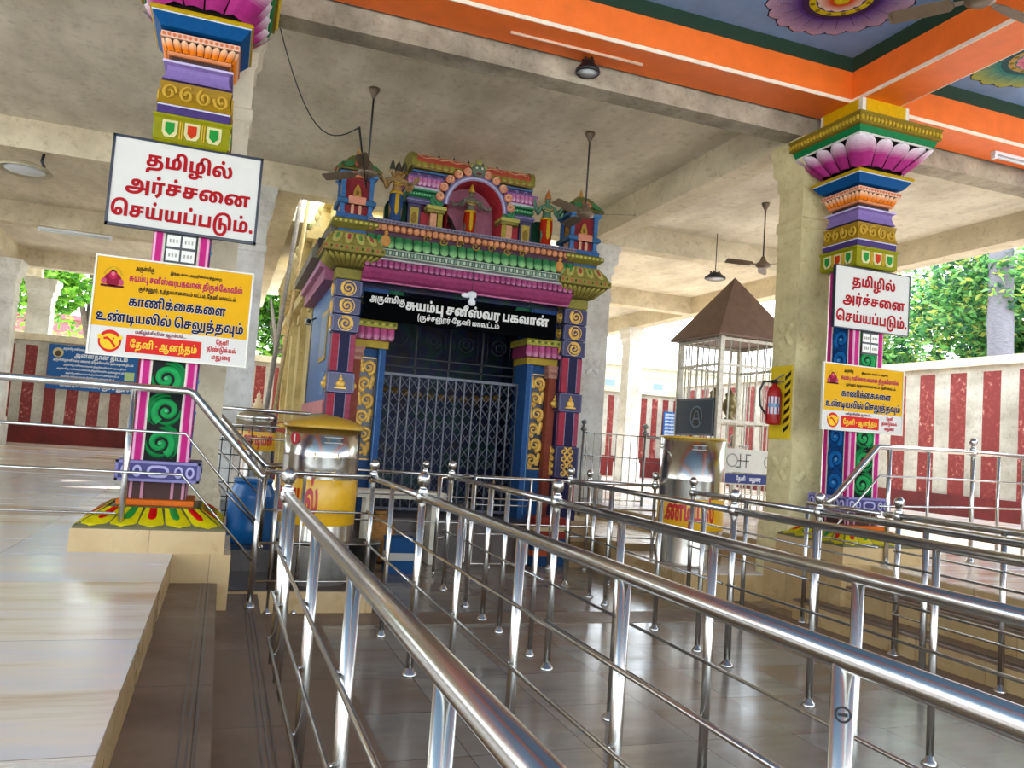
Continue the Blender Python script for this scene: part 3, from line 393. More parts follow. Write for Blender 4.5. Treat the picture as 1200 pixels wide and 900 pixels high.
 48:"1349|285,-12 235,-9 190,1 150,18 116,40 88,69 66,104 50,146 40,192 37,244 43,310 61,370 92,424 134,470 186,509 248,540 318,563 397,576 484,581 527,580 567,577 606,572 642,566 677,557 710,546 743,532 775,516 807,497 831,479 883,440 926,399 960,354 984,306 998,253 1003,194 1000,150 992,112 978,78 959,51 934,28 905,10 871,-2 832,-10 788,-12 742,-9 700,-1 664,14 633,33 607,58 586,88 571,124 562,164 559,209 560,239 565,269 572,298 582,327 594,355 609,382 626,408 645,432 667,454 696,489 736,519 778,542 822,560 870,571 920,579 974,581 1048,577 1112,563 1166,540 1211,510 1247,474 1275,432 1294,386 1306,336 1310,283 1309,243 1304,204 1297,167 1288,131 1277,98 1264,66 1251,38 1238,11 1224,-12 1065,70 1079,96 1092,123 1103,152 1112,184 1117,222 1119,266 1117,303 1110,336 1098,365 1082,390 1063,411 1041,428 1016,441 989,448 959,451 927,449 901,444 879,436 859,424 839,409 819,392 803,377 789,360 774,341 762,320 751,298 742,274 735,250 731,224 730,197 732,170 736,149 744,134 754,123 767,116 781,114 793,115 804,119 812,124 819,132 824,142 828,154 830,166 832,181 832,196 829,233 818,269 802,304 778,336 746,366 708,392 679,411 648,426 614,437 577,445 535,449 489,451 438,448 392,440 350,427 313,409 282,387 256,362 236,334 221,303 212,271 210,262 209,253 209,243 209,230 210,207 212,186 216,168 223,152 230,139 240,128 253,120 267,116 283,114 295,115 305,117 314,121 322,126 328,133 334,142 337,151 339,162 340,174 338,193 332,209 323,220 310,228 295,232 278,234 255,232 233,225 213,214 194,199 175,182 156,162 124,261 155,285 186,307 220,327 255,343 293,352 335,355 387,350 432,335 470,310 498,275 515,231 521,177 518,140 510,107 496,76 476,50 451,29 419,11 381,-2 336,-9",
 77:"967|313,-12 256,-10 205,-3 160,8 122,24 90,44 66,69 47,98 37,131 33,168 37,204 48,236 67,266 94,292 131,314 177,332 233,345 301,352 379,355 621,355 654,355 685,353 714,351 740,348 765,343 788,338 810,331 830,323 850,313 874,297 895,278 912,256 924,230 932,200 934,167 928,115 910,71 879,35 837,9 784,-7 720,-12 701,-12 680,-11 658,-9 635,-7 615,-3 596,1 624,127 633,125 642,123 652,122 661,121 672,120 684,120 704,121 721,126 736,133 746,143 753,157 755,174 754,186 750,197 744,206 735,213 725,219 713,224 700,228 686,230 670,232 655,233 638,234 622,234 353,234 327,234 305,233 287,232 272,229 259,226 247,221 238,216 230,210 224,202 220,194 218,186 217,176 220,157 229,142 243,131 263,124 287,119 315,118 338,119 360,123 378,128 395,137 408,150 420,166 428,186 432,210 434,240 434,439 300,439 300,302 129,286 129,569 808,569 808,439 619,439 619,252 617,209 611,171 602,136 588,105 570,78 549,55 522,34 490,17 454,4 412,-5 366,-10;512,656 484,659 460,668 440,682 424,702 415,724 412,751 415,778 424,801 440,820 460,835 484,843 511,846 538,843 562,835 582,820 598,801 607,778 610,751 607,724 598,702 582,682 562,668 539,659",
 78:"1244|68,0 68,569 763,569 763,439 568,439 568,338 588,348 608,356 629,362 650,367 673,369 697,370 739,367 776,360 806,346 832,330 852,310 868,288 878,265 885,241 887,217 886,197 884,179 881,164 877,152 872,140 867,130 974,130 972,0 378,0 378,130 682,130 686,138 690,145 694,154 696,163 698,173 698,185 696,202 691,215 683,226 672,234 659,238 643,240 630,239 618,237 606,234 594,229 581,222 568,214 568,172 378,172 378,439 258,439 258,0;916,0 913,130 986,130 986,569 1176,569 1176,0;622,656 595,659 571,668 551,682 535,702 526,724 523,751 526,778 535,801 551,820 571,835 595,843 622,846 650,843 673,835 694,820 709,801 718,778 721,751 718,724 709,702 694,682 673,668 650,659",
 79:"864|313,-12 256,-10 204,-3 160,8 121,24 90,44 65,69 47,98 37,131 33,168 37,204 48,236 67,266 94,292 131,314 177,332 233,345 301,352 379,355 810,355 810,234 353,234 327,234 305,233 287,232 272,229 259,226 247,221 238,216 230,210 224,202 220,194 218,186 217,176 220,157 229,142 243,131 263,124 287,119 315,118 338,119 360,123 378,128 395,137 408,150 420,166 428,186 432,210 434,240 434,439 300,439 300,302 129,286 129,569 810,569 810,439 619,439 619,252 617,209 611,171 602,136 588,105 570,78 549,55 522,34 490,17 454,4 412,-5 366,-10;512,656 484,659 460,668 440,682 424,702 415,724 412,751 415,778 424,801 440,820 460,835 484,843 511,846 538,843 562,835 582,820 598,801 607,778 610,751 607,724 598,702 582,682 562,668 539,659",
 82:"760|68,0 68,569 258,569 258,130 743,130 743,0;410,656 383,659 359,668 339,682 323,702 314,724 311,751 314,778 323,801 339,820 359,835 383,843 410,846 438,843 461,835 482,820 497,801 506,778 509,751 506,724 497,702 482,682 461,668 438,659",
 83:"1911|285,-12 235,-9 190,1 150,18 116,40 88,69 66,104 50,146 40,192 37,244 43,310 61,370 92,424 134,470 186,509 248,540 318,563 397,576 484,581 527,580 567,577 605,572 641,566 676,556 709,545 741,531 773,515 805,496 829,478 878,439 920,398 956,354 982,307 998,254 1003,196 1000,151 992,112 978,78 959,50 934,27 904,10 870,-2 830,-10 786,-12 739,-9 698,-1 661,13 630,32 604,57 584,86 570,120 562,159 559,202 561,238 566,271 575,303 587,333 602,361 620,388 639,413 661,436 685,458 713,486 758,516 806,540 856,558 910,571 965,578 1024,581 1066,580 1104,577 1138,572 1171,565 1202,555 1233,542 1263,527 1294,510 1326,489 1353,460 1381,437 1406,411 1428,384 1447,356 1463,326 1476,296 1485,263 1490,230 1492,196 1489,151 1481,112 1467,78 1448,50 1423,27 1394,10 1359,-2 1319,-10 1275,-12 1228,-9 1187,-1 1150,13 1119,32 1093,57 1074,86 1059,120 1051,159 1048,202 1050,238 1058,273 1070,308 1086,340 1105,371 1128,400 1153,426 1179,448 1207,468 1232,491 1260,508 1288,523 1318,535 1349,545 1384,554 1423,560 1467,565 1516,568 1572,569 1894,569 1894,439 1762,439 1762,0 1572,0 1572,439 1543,439 1513,439 1486,437 1462,434 1439,431 1419,427 1401,422 1384,417 1369,411 1356,404 1343,397 1331,390 1319,382 1298,366 1279,349 1262,330 1249,310 1238,289 1230,268 1224,245 1220,221 1219,197 1221,170 1225,149 1233,134 1243,123 1256,116 1270,114 1282,115 1293,119 1301,124 1308,132 1313,142 1316,154 1319,166 1320,181 1321,196 1320,222 1315,248 1308,272 1297,295 1285,318 1270,338 1253,358 1234,376 1213,392 1186,409 1159,424 1130,436 1098,444 1063,449 1024,451 983,449 947,444 914,434 884,422 855,406 828,388 809,373 792,355 776,336 762,316 751,295 742,273 735,250 731,225 730,200 732,172 736,150 744,134 754,123 767,116 781,114 793,115 804,119 812,124 819,132 824,142 828,154 830,166 832,181 832,196 829,233 818,269 800,304 776,336 744,366 706,392 677,411 646,426 613,437 577,445 535,449 489,451 438,448 392,440 350,427 313,409 282,387 256,362 236,334 221,303 212,271 211,266 210,259 210,251 209,243 209,236 209,230 210,215 211,199 214,182 219,164 226,148 236,134 249,122 266,115 287,113 298,114 307,116 316,120 323,125 329,132 334,140 337,150 339,161 340,174 338,193 332,209 323,220 310,228 295,232 278,234 255,232 233,225 213,214 194,199 175,182 156,162 124,261 155,285 186,307 220,327 255,343 293,352 335,355 387,350 432,335 470,310 498,275 515,231 521,177 518,140 510,107 496,76 476,50 451,29 419,11 381,-2 336,-9;956,656 928,659 904,668 884,682 868,702 859,724 856,751 859,778 868,801 884,820 904,835 928,843 955,846 983,843 1006,835 1026,820 1042,801 1051,778 1054,751 1051,724 1042,702 1026,682 1006,668 983,659",
 84:"971|313,-12 256,-10 205,-3 160,8 122,24 90,44 66,69 47,98 37,131 33,168 37,204 48,236 67,266 94,292 131,314 177,332 233,345 301,352 379,355 573,355 644,352 709,344 767,330 818,311 860,284 894,250 918,207 933,156 938,96 934,46 924,3 906,-34 882,-66 854,-94 821,-117 793,-131 763,-144 730,-154 695,-162 657,-169 616,-174 573,-177 528,-179 479,-180 364,-180 336,-180 312,-182 294,-184 279,-188 265,-193 253,-200 244,-207 237,-216 231,-226 227,-239 224,-253 223,-269 223,-277 223,-285 224,-292 225,-299 225,-305 226,-312 39,-322 37,-307 36,-292 34,-276 34,-261 33,-246 33,-230 35,-201 42,-173 52,-148 67,-126 84,-107 105,-91 120,-82 136,-74 152,-67 170,-62 190,-57 213,-54 239,-52 269,-50 303,-50 441,-50 480,-50 517,-48 552,-46 585,-43 615,-38 644,-32 669,-23 691,-12 710,2 722,15 733,30 742,46 748,64 752,85 753,108 752,131 747,151 740,168 730,184 718,196 703,207 686,216 667,222 647,228 625,231 601,233 576,234 353,234 327,234 305,233 287,232 272,229 259,226 247,221 238,216 230,210 224,202 220,194 218,186 217,176 220,157 229,142 243,131 263,124 287,119 315,118 338,119 360,123 378,128 395,137 408,149 420,165 428,185 432,209 434,239 434,439 300,439 300,302 129,286 129,569 808,569 808,439 619,439 619,252 617,209 611,171 602,136 588,105 570,78 549,55 522,34 490,17 454,4 412,-5 366,-10;512,656 484,659 460,668 440,682 424,702 415,724 412,751 415,778 424,801 440,820 460,835 484,843 511,846 538,843 562,835 582,820 598,801 607,778 610,751 607,724 598,702 582,682 562,668 539,659",
 85:"937|684,370 730,367 771,356 806,339 836,316 860,287 878,254 892,216 899,175 902,130 899,73 888,23 871,-20 848,-57 820,-89 787,-115 762,-130 736,-143 708,-154 678,-162 646,-169 612,-174 576,-177 536,-179 494,-180 361,-180 333,-180 309,-182 291,-184 276,-188 262,-193 250,-200 241,-207 234,-216 228,-226 224,-239 221,-253 220,-269 220,-277 220,-285 221,-292 222,-299 222,-305 223,-312 36,-322 34,-307 33,-292 32,-276 31,-261 30,-246 30,-231 32,-201 39,-173 50,-148 64,-126 82,-107 102,-91 117,-82 133,-74 149,-67 167,-62 187,-57 210,-54 236,-52 266,-50 300,-50 463,-50 501,-49 535,-48 564,-45 590,-41 612,-36 632,-29 648,-21 664,-11 677,1 689,15 699,32 706,50 712,71 715,95 716,123 715,148 712,169 706,188 698,204 689,217 677,227 663,234 648,239 630,240 615,239 600,236 586,231 571,225 559,218 548,210 533,333 555,344 577,353 600,360 626,366 653,369;68,0 68,569 704,569 704,439 572,439 572,0 382,0 382,439 258,439 258,0;468,656 441,659 417,668 397,682 381,702 372,724 369,751 372,778 381,801 397,820 417,835 441,843 468,846 496,843 519,835 540,820 555,801 564,778 567,751 564,724 555,702 540,682 519,668 496,659",
 86:"1422|285,-12 235,-9 190,1 150,18 116,40 88,69 66,104 50,146 40,192 37,244 43,310 61,370 92,424 134,470 186,509 248,540 318,563 397,576 484,581 527,580 567,577 605,572 641,566 676,556 709,545 741,531 773,515 805,496 829,478 878,439 920,398 956,354 982,307 998,254 1003,196 1000,151 992,112 978,78 959,50 934,27 904,10 870,-2 830,-10 786,-12 739,-9 698,-1 661,13 630,32 604,57 584,86 570,120 562,159 559,202 561,238 569,273 580,308 597,340 616,371 638,400 664,426 690,448 718,468 743,491 771,508 799,523 828,535 860,545 895,554 934,560 978,565 1027,568 1083,569 1405,569 1405,439 1273,439 1273,0 1083,0 1083,439 1054,439 1024,439 997,437 972,434 950,431 930,427 912,422 895,417 880,411 866,404 854,397 842,390 830,382 809,366 790,349 774,330 760,310 749,289 740,268 735,245 731,221 730,197 732,170 736,149 744,134 754,123 767,116 781,114 793,115 804,119 812,124 819,132 824,142 828,154 830,166 832,181 832,196 829,233 818,269 800,304 776,336 744,366 706,392 677,411 646,426 613,437 577,445 535,449 489,451 438,448 392,440 350,427 313,409 282,387 256,362 236,334 221,303 212,271 211,265 211,258 210,252 209,244 209,237 209,230 210,207 212,186 216,168 223,152 230,139 240,128 253,120 267,116 283,114 295,115 305,117 314,121 322,126 328,133 334,142 337,151 339,162 340,174 338,193 332,209 323,220 310,228 295,232 278,234 255,232 233,225 213,214 194,199 175,182 156,162 124,261 155,285 186,307 220,327 255,343 293,352 335,355 387,350 432,335 470,310 498,275 515,231 521,177 518,140 510,107 496,76 476,50 451,29 419,11 381,-2 336,-9;712,656 684,659 660,668 640,682 624,702 615,724 612,751 615,778 624,801 640,820 660,835 684,843 711,846 739,843 762,835 782,820 798,801 807,778 810,751 807,724 798,702 782,682 762,668 739,659",
 87:"855|68,0 68,569 258,569 258,130 597,130 597,569 787,569 787,0;428,656 400,659 376,668 356,682 340,702 331,724 328,751 331,778 340,801 356,820 376,835 400,843 427,846 455,843 478,835 498,820 514,801 523,778 526,751 523,724 514,702 498,682 478,668 455,659",
 88:"968|641,581 705,576 760,563 807,540 846,510 877,473 900,430 917,381 927,330 930,275 927,224 920,179 906,140 889,108 867,80 842,57 823,44 803,33 780,24 756,16 729,10 700,6 667,2 630,1 589,0 68,0 68,569 258,569 258,130 410,130 410,351 412,393 418,430 427,460 440,486 456,508 475,528 497,544 521,557 548,568 578,575 609,580;657,451 649,450 642,449 634,446 628,443 622,439 617,434 611,426 607,416 604,406 602,394 600,377 600,356 600,130 616,130 644,132 667,136 688,144 704,155 718,170 728,189 736,213 740,242 742,276 741,311 738,342 734,370 727,394 718,414 706,430 692,442 676,449;484,656 457,659 433,668 413,682 397,702 388,724 385,751 388,778 397,801 413,820 433,835 457,843 484,846 512,843 535,835 556,820 571,801 580,778 583,751 580,724 571,702 556,682 535,668 512,659",
 89:"1071|377,0 377,569 567,569 567,130 813,130 813,569 1003,569 1003,0;257,-12 230,-11 206,-7 182,0 161,9 141,21 123,36 111,49 100,64 91,80 83,99 77,119 72,142 68,167 66,194 65,225 65,569 255,569 255,229 255,206 257,186 258,168 262,154 267,142 275,132 281,128 287,124 294,121 301,119 310,117 319,117 339,119 356,125 370,134 381,146 392,160 402,176 406,49 387,32 367,17 346,4 321,-5 292,-10;536,656 508,659 484,668 464,682 448,702 439,724 436,751 439,778 448,801 464,820 484,835 508,843 535,846 563,843 586,835 606,820 622,801 631,778 634,751 631,724 622,702 606,682 586,668 563,659",
 90:"729|356,-214 237,-104 390,39 390,439 258,439 258,0 68,0 68,569 712,569 712,439 580,439 580,0;364,656 337,659 313,668 293,682 277,702 268,724 265,751 268,778 277,801 293,820 313,835 337,843 364,846 392,843 415,835 436,820 451,801 460,778 463,751 460,724 451,702 436,682 415,668 392,659",
 92:"1180|284,-12 235,-9 190,1 150,18 116,41 88,70 66,106 50,147 40,194 37,247 40,300 51,349 68,392 91,432 119,467 152,497 191,523 233,544 279,560 328,572 379,579 433,581 485,579 531,574 570,566 606,553 638,538 667,518 690,498 709,476 726,451 740,423 752,393 761,358 768,321 773,279 776,233 777,218 778,204 780,192 782,181 785,172 789,163 793,155 798,148 804,141 812,134 821,129 830,124 841,121 853,119 865,118 883,119 898,124 912,130 923,141 932,155 940,172 945,195 948,221 949,253 948,284 944,315 938,346 929,376 918,407 904,438 888,468 869,497 847,526 1004,615 1048,558 1083,501 1108,444 1125,386 1136,327 1139,266 1136,216 1126,170 1110,126 1086,87 1056,53 1019,26 974,5 922,-8 861,-12 822,-11 788,-7 758,-2 730,7 706,17 683,30 656,52 634,78 616,108 603,143 592,184 586,229 584,251 582,272 579,294 576,314 572,334 566,353 560,371 551,387 541,402 528,416 512,428 494,438 473,445 448,450 419,451 380,448 345,439 312,425 282,405 257,381 236,351 220,317 211,278 208,235 209,210 211,188 216,169 222,152 230,139 240,128 252,120 266,116 282,114 295,115 305,117 314,121 322,126 328,133 334,142 337,151 339,162 340,174 338,193 332,209 323,220 310,228 295,232 277,234 254,232 233,225 213,214 194,199 175,182 156,162 124,261 155,285 186,307 220,327 255,343 293,352 335,355 387,350 432,335 470,310 498,276 515,231 521,177 518,140 510,107 496,76 476,50 451,29 419,11 381,-2 336,-9;590,656 563,659 539,668 519,682 503,702 494,724 491,751 494,778 503,801 519,820 539,835 563,843 590,846 618,843 641,835 662,820 677,801 686,778 689,751 686,724 677,702 662,682 641,668 618,659",
 93:"1244|285,-12 235,-9 190,1 150,18 116,41 88,70 66,106 50,148 40,195 37,248 40,301 50,350 67,394 89,433 116,468 148,498 184,523 222,544 264,560 309,572 354,579 400,581 439,580 475,575 509,568 541,559 573,546 603,531 633,513 664,491 696,466 614,340 588,370 559,396 528,419 492,437 452,447 405,451 368,448 334,440 302,426 275,406 252,382 234,352 220,318 212,279 209,235 210,210 212,188 216,169 223,152 230,139 240,128 253,120 267,116 283,114 295,115 305,117 314,121 322,126 328,133 334,142 337,151 339,162 340,174 338,193 332,209 323,220 310,228 295,232 278,234 255,232 233,225 213,214 194,199 175,182 156,162 124,261 155,285 186,307 220,327 255,343 293,352 335,355 387,350 432,335 470,310 498,276 515,231 521,177 518,140 510,107 496,76 476,50 451,29 419,11 381,-2 336,-9;591,0 591,478 612,469 613,569 1227,569 1227,439 1095,439 1095,0 905,0 905,439 781,439 781,0;622,656 595,659 571,668 551,682 535,702 526,724 523,751 526,778 535,801 551,820 571,835 595,843 622,846 650,843 673,835 694,820 709,801 718,778 721,751 718,724 709,702 694,682 673,668 650,659",
 94:"968|641,581 705,576 760,563 807,540 846,510 877,473 900,430 917,381 927,330 930,275 927,224 920,179 906,140 889,108 867,80 842,57 823,44 803,33 780,24 756,16 729,10 700,6 667,2 630,1 589,0 68,0 68,569 258,569 258,130 410,130 410,351 412,393 418,430 427,460 440,486 456,508 475,528 497,544 521,557 548,568 578,575 609,580;657,451 649,450 642,449 634,446 628,443 622,439 617,434 611,426 607,416 604,406 602,394 600,377 600,356 600,130 616,130 644,132 667,136 688,144 704,155 718,170 728,189 736,213 740,242 742,276 741,311 738,342 734,370 727,394 718,414 706,430 692,442 676,449;232,-27 248,-27 264,-28 281,-29 298,-31 313,-33 326,-36 315,-149 308,-148 300,-147 291,-146 281,-146 272,-146 264,-146 247,-147 235,-149 226,-152 221,-156 218,-162 217,-168 218,-173 219,-178 222,-182 227,-186 234,-189 242,-191 253,-193 267,-194 283,-194 298,-194 326,-193 352,-190 374,-185 394,-178 411,-170 426,-160 438,-148 450,-134 459,-119 465,-113 474,-108 486,-103 500,-99 519,-95 540,-92 566,-90 596,-88 631,-88 725,-113 699,-119 677,-126 660,-133 648,-141 638,-150 631,-161 610,-198 585,-229 558,-256 526,-277 491,-294 452,-306 409,-314 362,-319 311,-321 296,-321 252,-320 212,-317 176,-311 144,-303 116,-291 90,-275 75,-262 62,-247 51,-230 43,-211 39,-189 37,-165 42,-128 58,-95 85,-66 123,-45 172,-31;581,-195 568,-182 541,-175 515,-165 491,-152 469,-136 450,-117 434,-94 422,-66 414,-34 411,2 595,3 596,-8 597,-17 600,-26 604,-34 609,-40 614,-46 624,-54 634,-59 646,-63 659,-65 676,-67 695,-67 804,-67 804,-195;484,656 457,659 433,668 413,682 397,702 388,724 385,751 388,778 397,801 413,820 433,835 457,843 484,846 512,843 535,835 556,820 571,801 580,778 583,751 580,724 571,702 556,682 535,668 512,659",
 98:"1499|284,-12 235,-9 190,1 150,18 116,40 88,69 66,104 50,146 40,192 37,245 40,299 51,348 68,392 90,432 118,467 151,497 188,523 229,544 273,560 320,572 369,579 419,581 466,579 508,572 546,562 579,547 610,529 638,508 663,485 687,460 710,433 630,426 651,458 672,486 694,510 719,532 745,549 773,563 804,573 838,579 876,581 907,580 935,575 960,568 984,558 1004,546 1023,532 1047,507 1066,477 1080,443 1090,405 1096,363 1098,316 1098,253 1099,222 1101,197 1104,178 1109,164 1115,151 1123,141 1131,134 1140,129 1150,124 1160,121 1172,119 1184,118 1202,119 1217,124 1230,130 1242,141 1251,155 1258,172 1264,195 1267,221 1268,253 1267,284 1263,315 1257,346 1248,376 1237,407 1224,438 1207,468 1188,497 1166,526 1323,615 1367,558 1402,501 1427,444 1444,386 1455,327 1458,266 1455,216 1445,170 1428,126 1405,87 1375,53 1338,26 1293,5 1241,-8 1180,-12 1141,-11 1107,-7 1076,-2 1049,7 1024,17 1002,30 985,43 970,58 955,76 942,96 931,120 922,148 916,179 912,214 911,254 911,332 911,353 910,372 908,390 905,405 900,419 893,431 888,437 882,442 876,446 869,449 860,450 850,451 840,450 831,449 823,446 815,443 809,438 803,432 795,421 789,408 784,392 781,374 780,352 779,326 779,0 589,0 589,242 588,274 585,306 579,337 570,366 555,391 536,413 522,424 506,433 488,440 467,446 443,450 415,451 375,448 338,439 306,425 277,405 253,381 234,351 220,317 212,278 209,235 210,210 212,188 216,169 222,152 230,139 240,128 252,120 266,116 282,114 295,115 305,117 314,121 322,126 328,133 334,142 337,151 339,162 340,174 338,193 332,209 323,220 310,228 295,232 277,234 254,232 233,225 213,214 194,199 175,182 156,162 124,261 155,285 186,307 220,327 255,343 293,352 335,355 387,350 432,335 470,310 498,276 515,231 521,177 518,140 510,107 496,76 476,50 451,29 419,11 381,-2 336,-9;750,656 722,659 698,668 678,682 662,702 653,724 650,751 653,778 662,801 678,820 698,835 722,843 749,846 777,843 800,835 820,820 836,801 845,778 848,751 845,724 836,702 820,682 800,668 777,659",
 102:"1245|590,-12 533,-10 482,-3 437,8 399,24 367,44 342,69 324,98 314,131 310,168 314,204 325,236 344,266 371,292 408,314 454,332 510,345 578,352 656,355 821,355 889,352 949,344 1002,331 1049,313 1090,291 1124,264 1152,235 1175,202 1192,168 1204,131 1212,92 1214,53 1211,0 1200,-49 1184,-92 1161,-132 1133,-167 1100,-198 1062,-226 1021,-249 976,-269 928,-285 878,-299 826,-308 772,-315 717,-320 662,-321 636,-321 548,-318 468,-309 396,-294 332,-273 276,-248 228,-218 186,-185 150,-149 120,-110 97,-69 78,-26 64,18 55,63 49,108 47,152 47,163 49,217 55,270 66,320 79,369 96,416 116,460 137,503 160,544 184,582 332,498 309,461 289,424 272,386 257,348 246,311 236,274 230,239 226,204 225,170 225,154 227,107 235,62 247,20 265,-20 288,-56 318,-88 353,-117 395,-141 444,-161 500,-175 563,-184 633,-187 648,-187 702,-185 753,-181 801,-173 845,-162 885,-148 920,-130 951,-109 976,-84 997,-56 1012,-24 1021,12 1024,51 1021,95 1010,132 993,162 970,186 944,205 913,218 880,227 845,232 809,234 630,234 604,234 582,233 564,232 549,229 536,226 524,221 515,216 507,210 502,202 497,194 495,186 494,176 497,157 506,142 520,131 540,124 564,119 592,118 616,119 637,123 656,128 672,137 686,150 696,166 705,186 709,210 711,240 711,439 577,439 577,302 406,286 406,569 1085,569 1085,439 896,439 896,252 894,209 888,171 878,136 865,105 847,78 826,55 799,34 767,17 730,4 689,-5 642,-10",
 108:"1015|313,-12 256,-10 204,-3 160,8 121,24 90,44 65,69 47,98 37,131 33,168 37,204 48,236 67,266 94,292 131,314 177,332 233,345 301,352 379,355 989,355 989,234 353,234 327,234 305,233 287,232 272,229 259,226 247,221 238,216 230,210 224,202 220,194 218,186 217,176 220,157 229,142 243,131 263,124 287,119 315,118 338,119 360,123 378,128 395,137 408,150 420,166 428,186 432,210 434,240 434,439 300,439 300,302 129,286 129,569 810,569 810,439 619,439 619,252 617,209 611,171 602,136 588,105 570,78 549,55 522,34 490,17 454,4 412,-5 366,-10;705,0 705,275 890,267 890,0",
 114:"900|68,0 68,569 258,569 258,130 883,130 883,0;561,488 603,486 639,480 670,470 697,457 719,441 737,423 751,403 763,382 770,360 776,337 779,315 780,293 779,259 776,225 770,192 763,157 754,120 743,81 637,-283 460,-236 545,46 552,86 571,151 578,176 584,201 590,227 594,252 596,275 597,296 596,311 593,325 588,338 580,349 569,356 554,358 539,356 526,350 516,339 510,325 505,308 504,288 505,266 508,245 514,225 521,205 531,184 544,163 558,141 576,118 595,93 471,19 445,49 421,79 398,107 379,135 363,165 350,194 340,226 334,259 332,294 335,327 342,358 356,388 374,416 399,440 430,460 467,476 511,485",
 116:"1182|496,-318 417,-313 346,-300 286,-276 233,-245 188,-207 151,-162 121,-112 97,-56 79,4 67,67 59,132 57,200 57,222 60,294 67,363 80,428 99,491 122,549 151,602 185,652 224,696 268,736 318,770 372,798 432,821 497,838 566,848 641,851 690,849 738,845 786,836 831,825 873,810 912,791 943,773 971,752 998,730 1021,705 1042,676 1061,644 1077,608 1090,566 1101,520 1109,467 1113,408 1115,341 1115,0 925,0 925,314 924,359 922,402 918,445 911,486 902,524 891,560 876,594 858,623 835,649 812,669 785,686 754,700 720,711 681,717 637,719 587,716 540,709 496,696 456,678 419,656 385,629 355,598 328,562 304,522 285,479 268,432 256,380 246,326 241,269 239,208 241,129 249,60 261,2 277,-46 297,-86 320,-118 345,-142 372,-161 402,-174 433,-182 464,-186 496,-188 533,-186 565,-180 592,-170 616,-156 637,-139 654,-119 667,-96 678,-70 686,-41 691,-10 694,23 695,57 694,93 691,123 685,149 677,170 667,187 656,200 641,209 625,214 607,216 595,215 583,213 571,210 560,204 549,198 538,190 527,315 546,325 567,333 589,338 611,343 631,345 650,346 695,342 737,332 774,314 807,288 834,256 856,216 872,169 882,114 885,51 882,-7 873,-61 859,-109 839,-152 814,-191 783,-224 747,-253 706,-276 660,-294 610,-308 555,-315;372,0 372,569 562,569 562,0",
 122:"1291|313,-12 256,-10 205,-3 160,8 122,24 90,44 66,69 47,98 37,131 33,168 37,204 48,236 67,266 94,292 131,314 177,332 233,345 301,352 379,355 578,355 621,353 663,349 706,341 747,330 786,314 823,294 856,270 884,240 908,206 926,165 936,118 940,64 938,27 932,-6 923,-38 911,-67 897,-94 881,-121 884,-142 852,-180 813,-213 768,-242 717,-266 660,-286 597,-302 529,-312 457,-319 379,-321 354,-321 288,-319 228,-313 176,-302 130,-288 93,-270 64,-247 42,-220 29,-189 25,-153 26,-137 29,-123 34,-110 41,-99 49,-88 59,-79 74,-70 91,-63 110,-57 132,-53 155,-51 181,-50 1092,-50 1185,-180 761,-180 705,-161 208,-161 200,-162 196,-164 192,-169 195,-182 207,-189 226,-196 255,-201 294,-204 343,-205 390,-205 434,-204 475,-202 514,-198 551,-192 585,-184 616,-174 644,-162 669,-148 691,-131 698,-100 710,-85 720,-71 730,-56 737,-41 743,-25 748,-6 751,14 753,38 754,65 751,105 742,138 726,166 705,188 680,206 650,218 618,227 582,232 544,234 353,234 327,234 305,233 287,232 272,229 259,226 247,221 238,216 230,210 224,202 220,194 218,186 217,176 220,157 229,142 243,131 263,124 287,119 315,118 338,119 360,123 378,128 395,137 408,150 420,166 428,186 432,210 434,240 434,439 300,439 300,302 129,286 129,569 809,569 809,439 619,439 619,252 617,209 611,171 602,136 588,105 570,78 549,55 522,34 490,17 454,4 412,-5 366,-10;1033,-180 1033,569 1223,569 1223,-180",
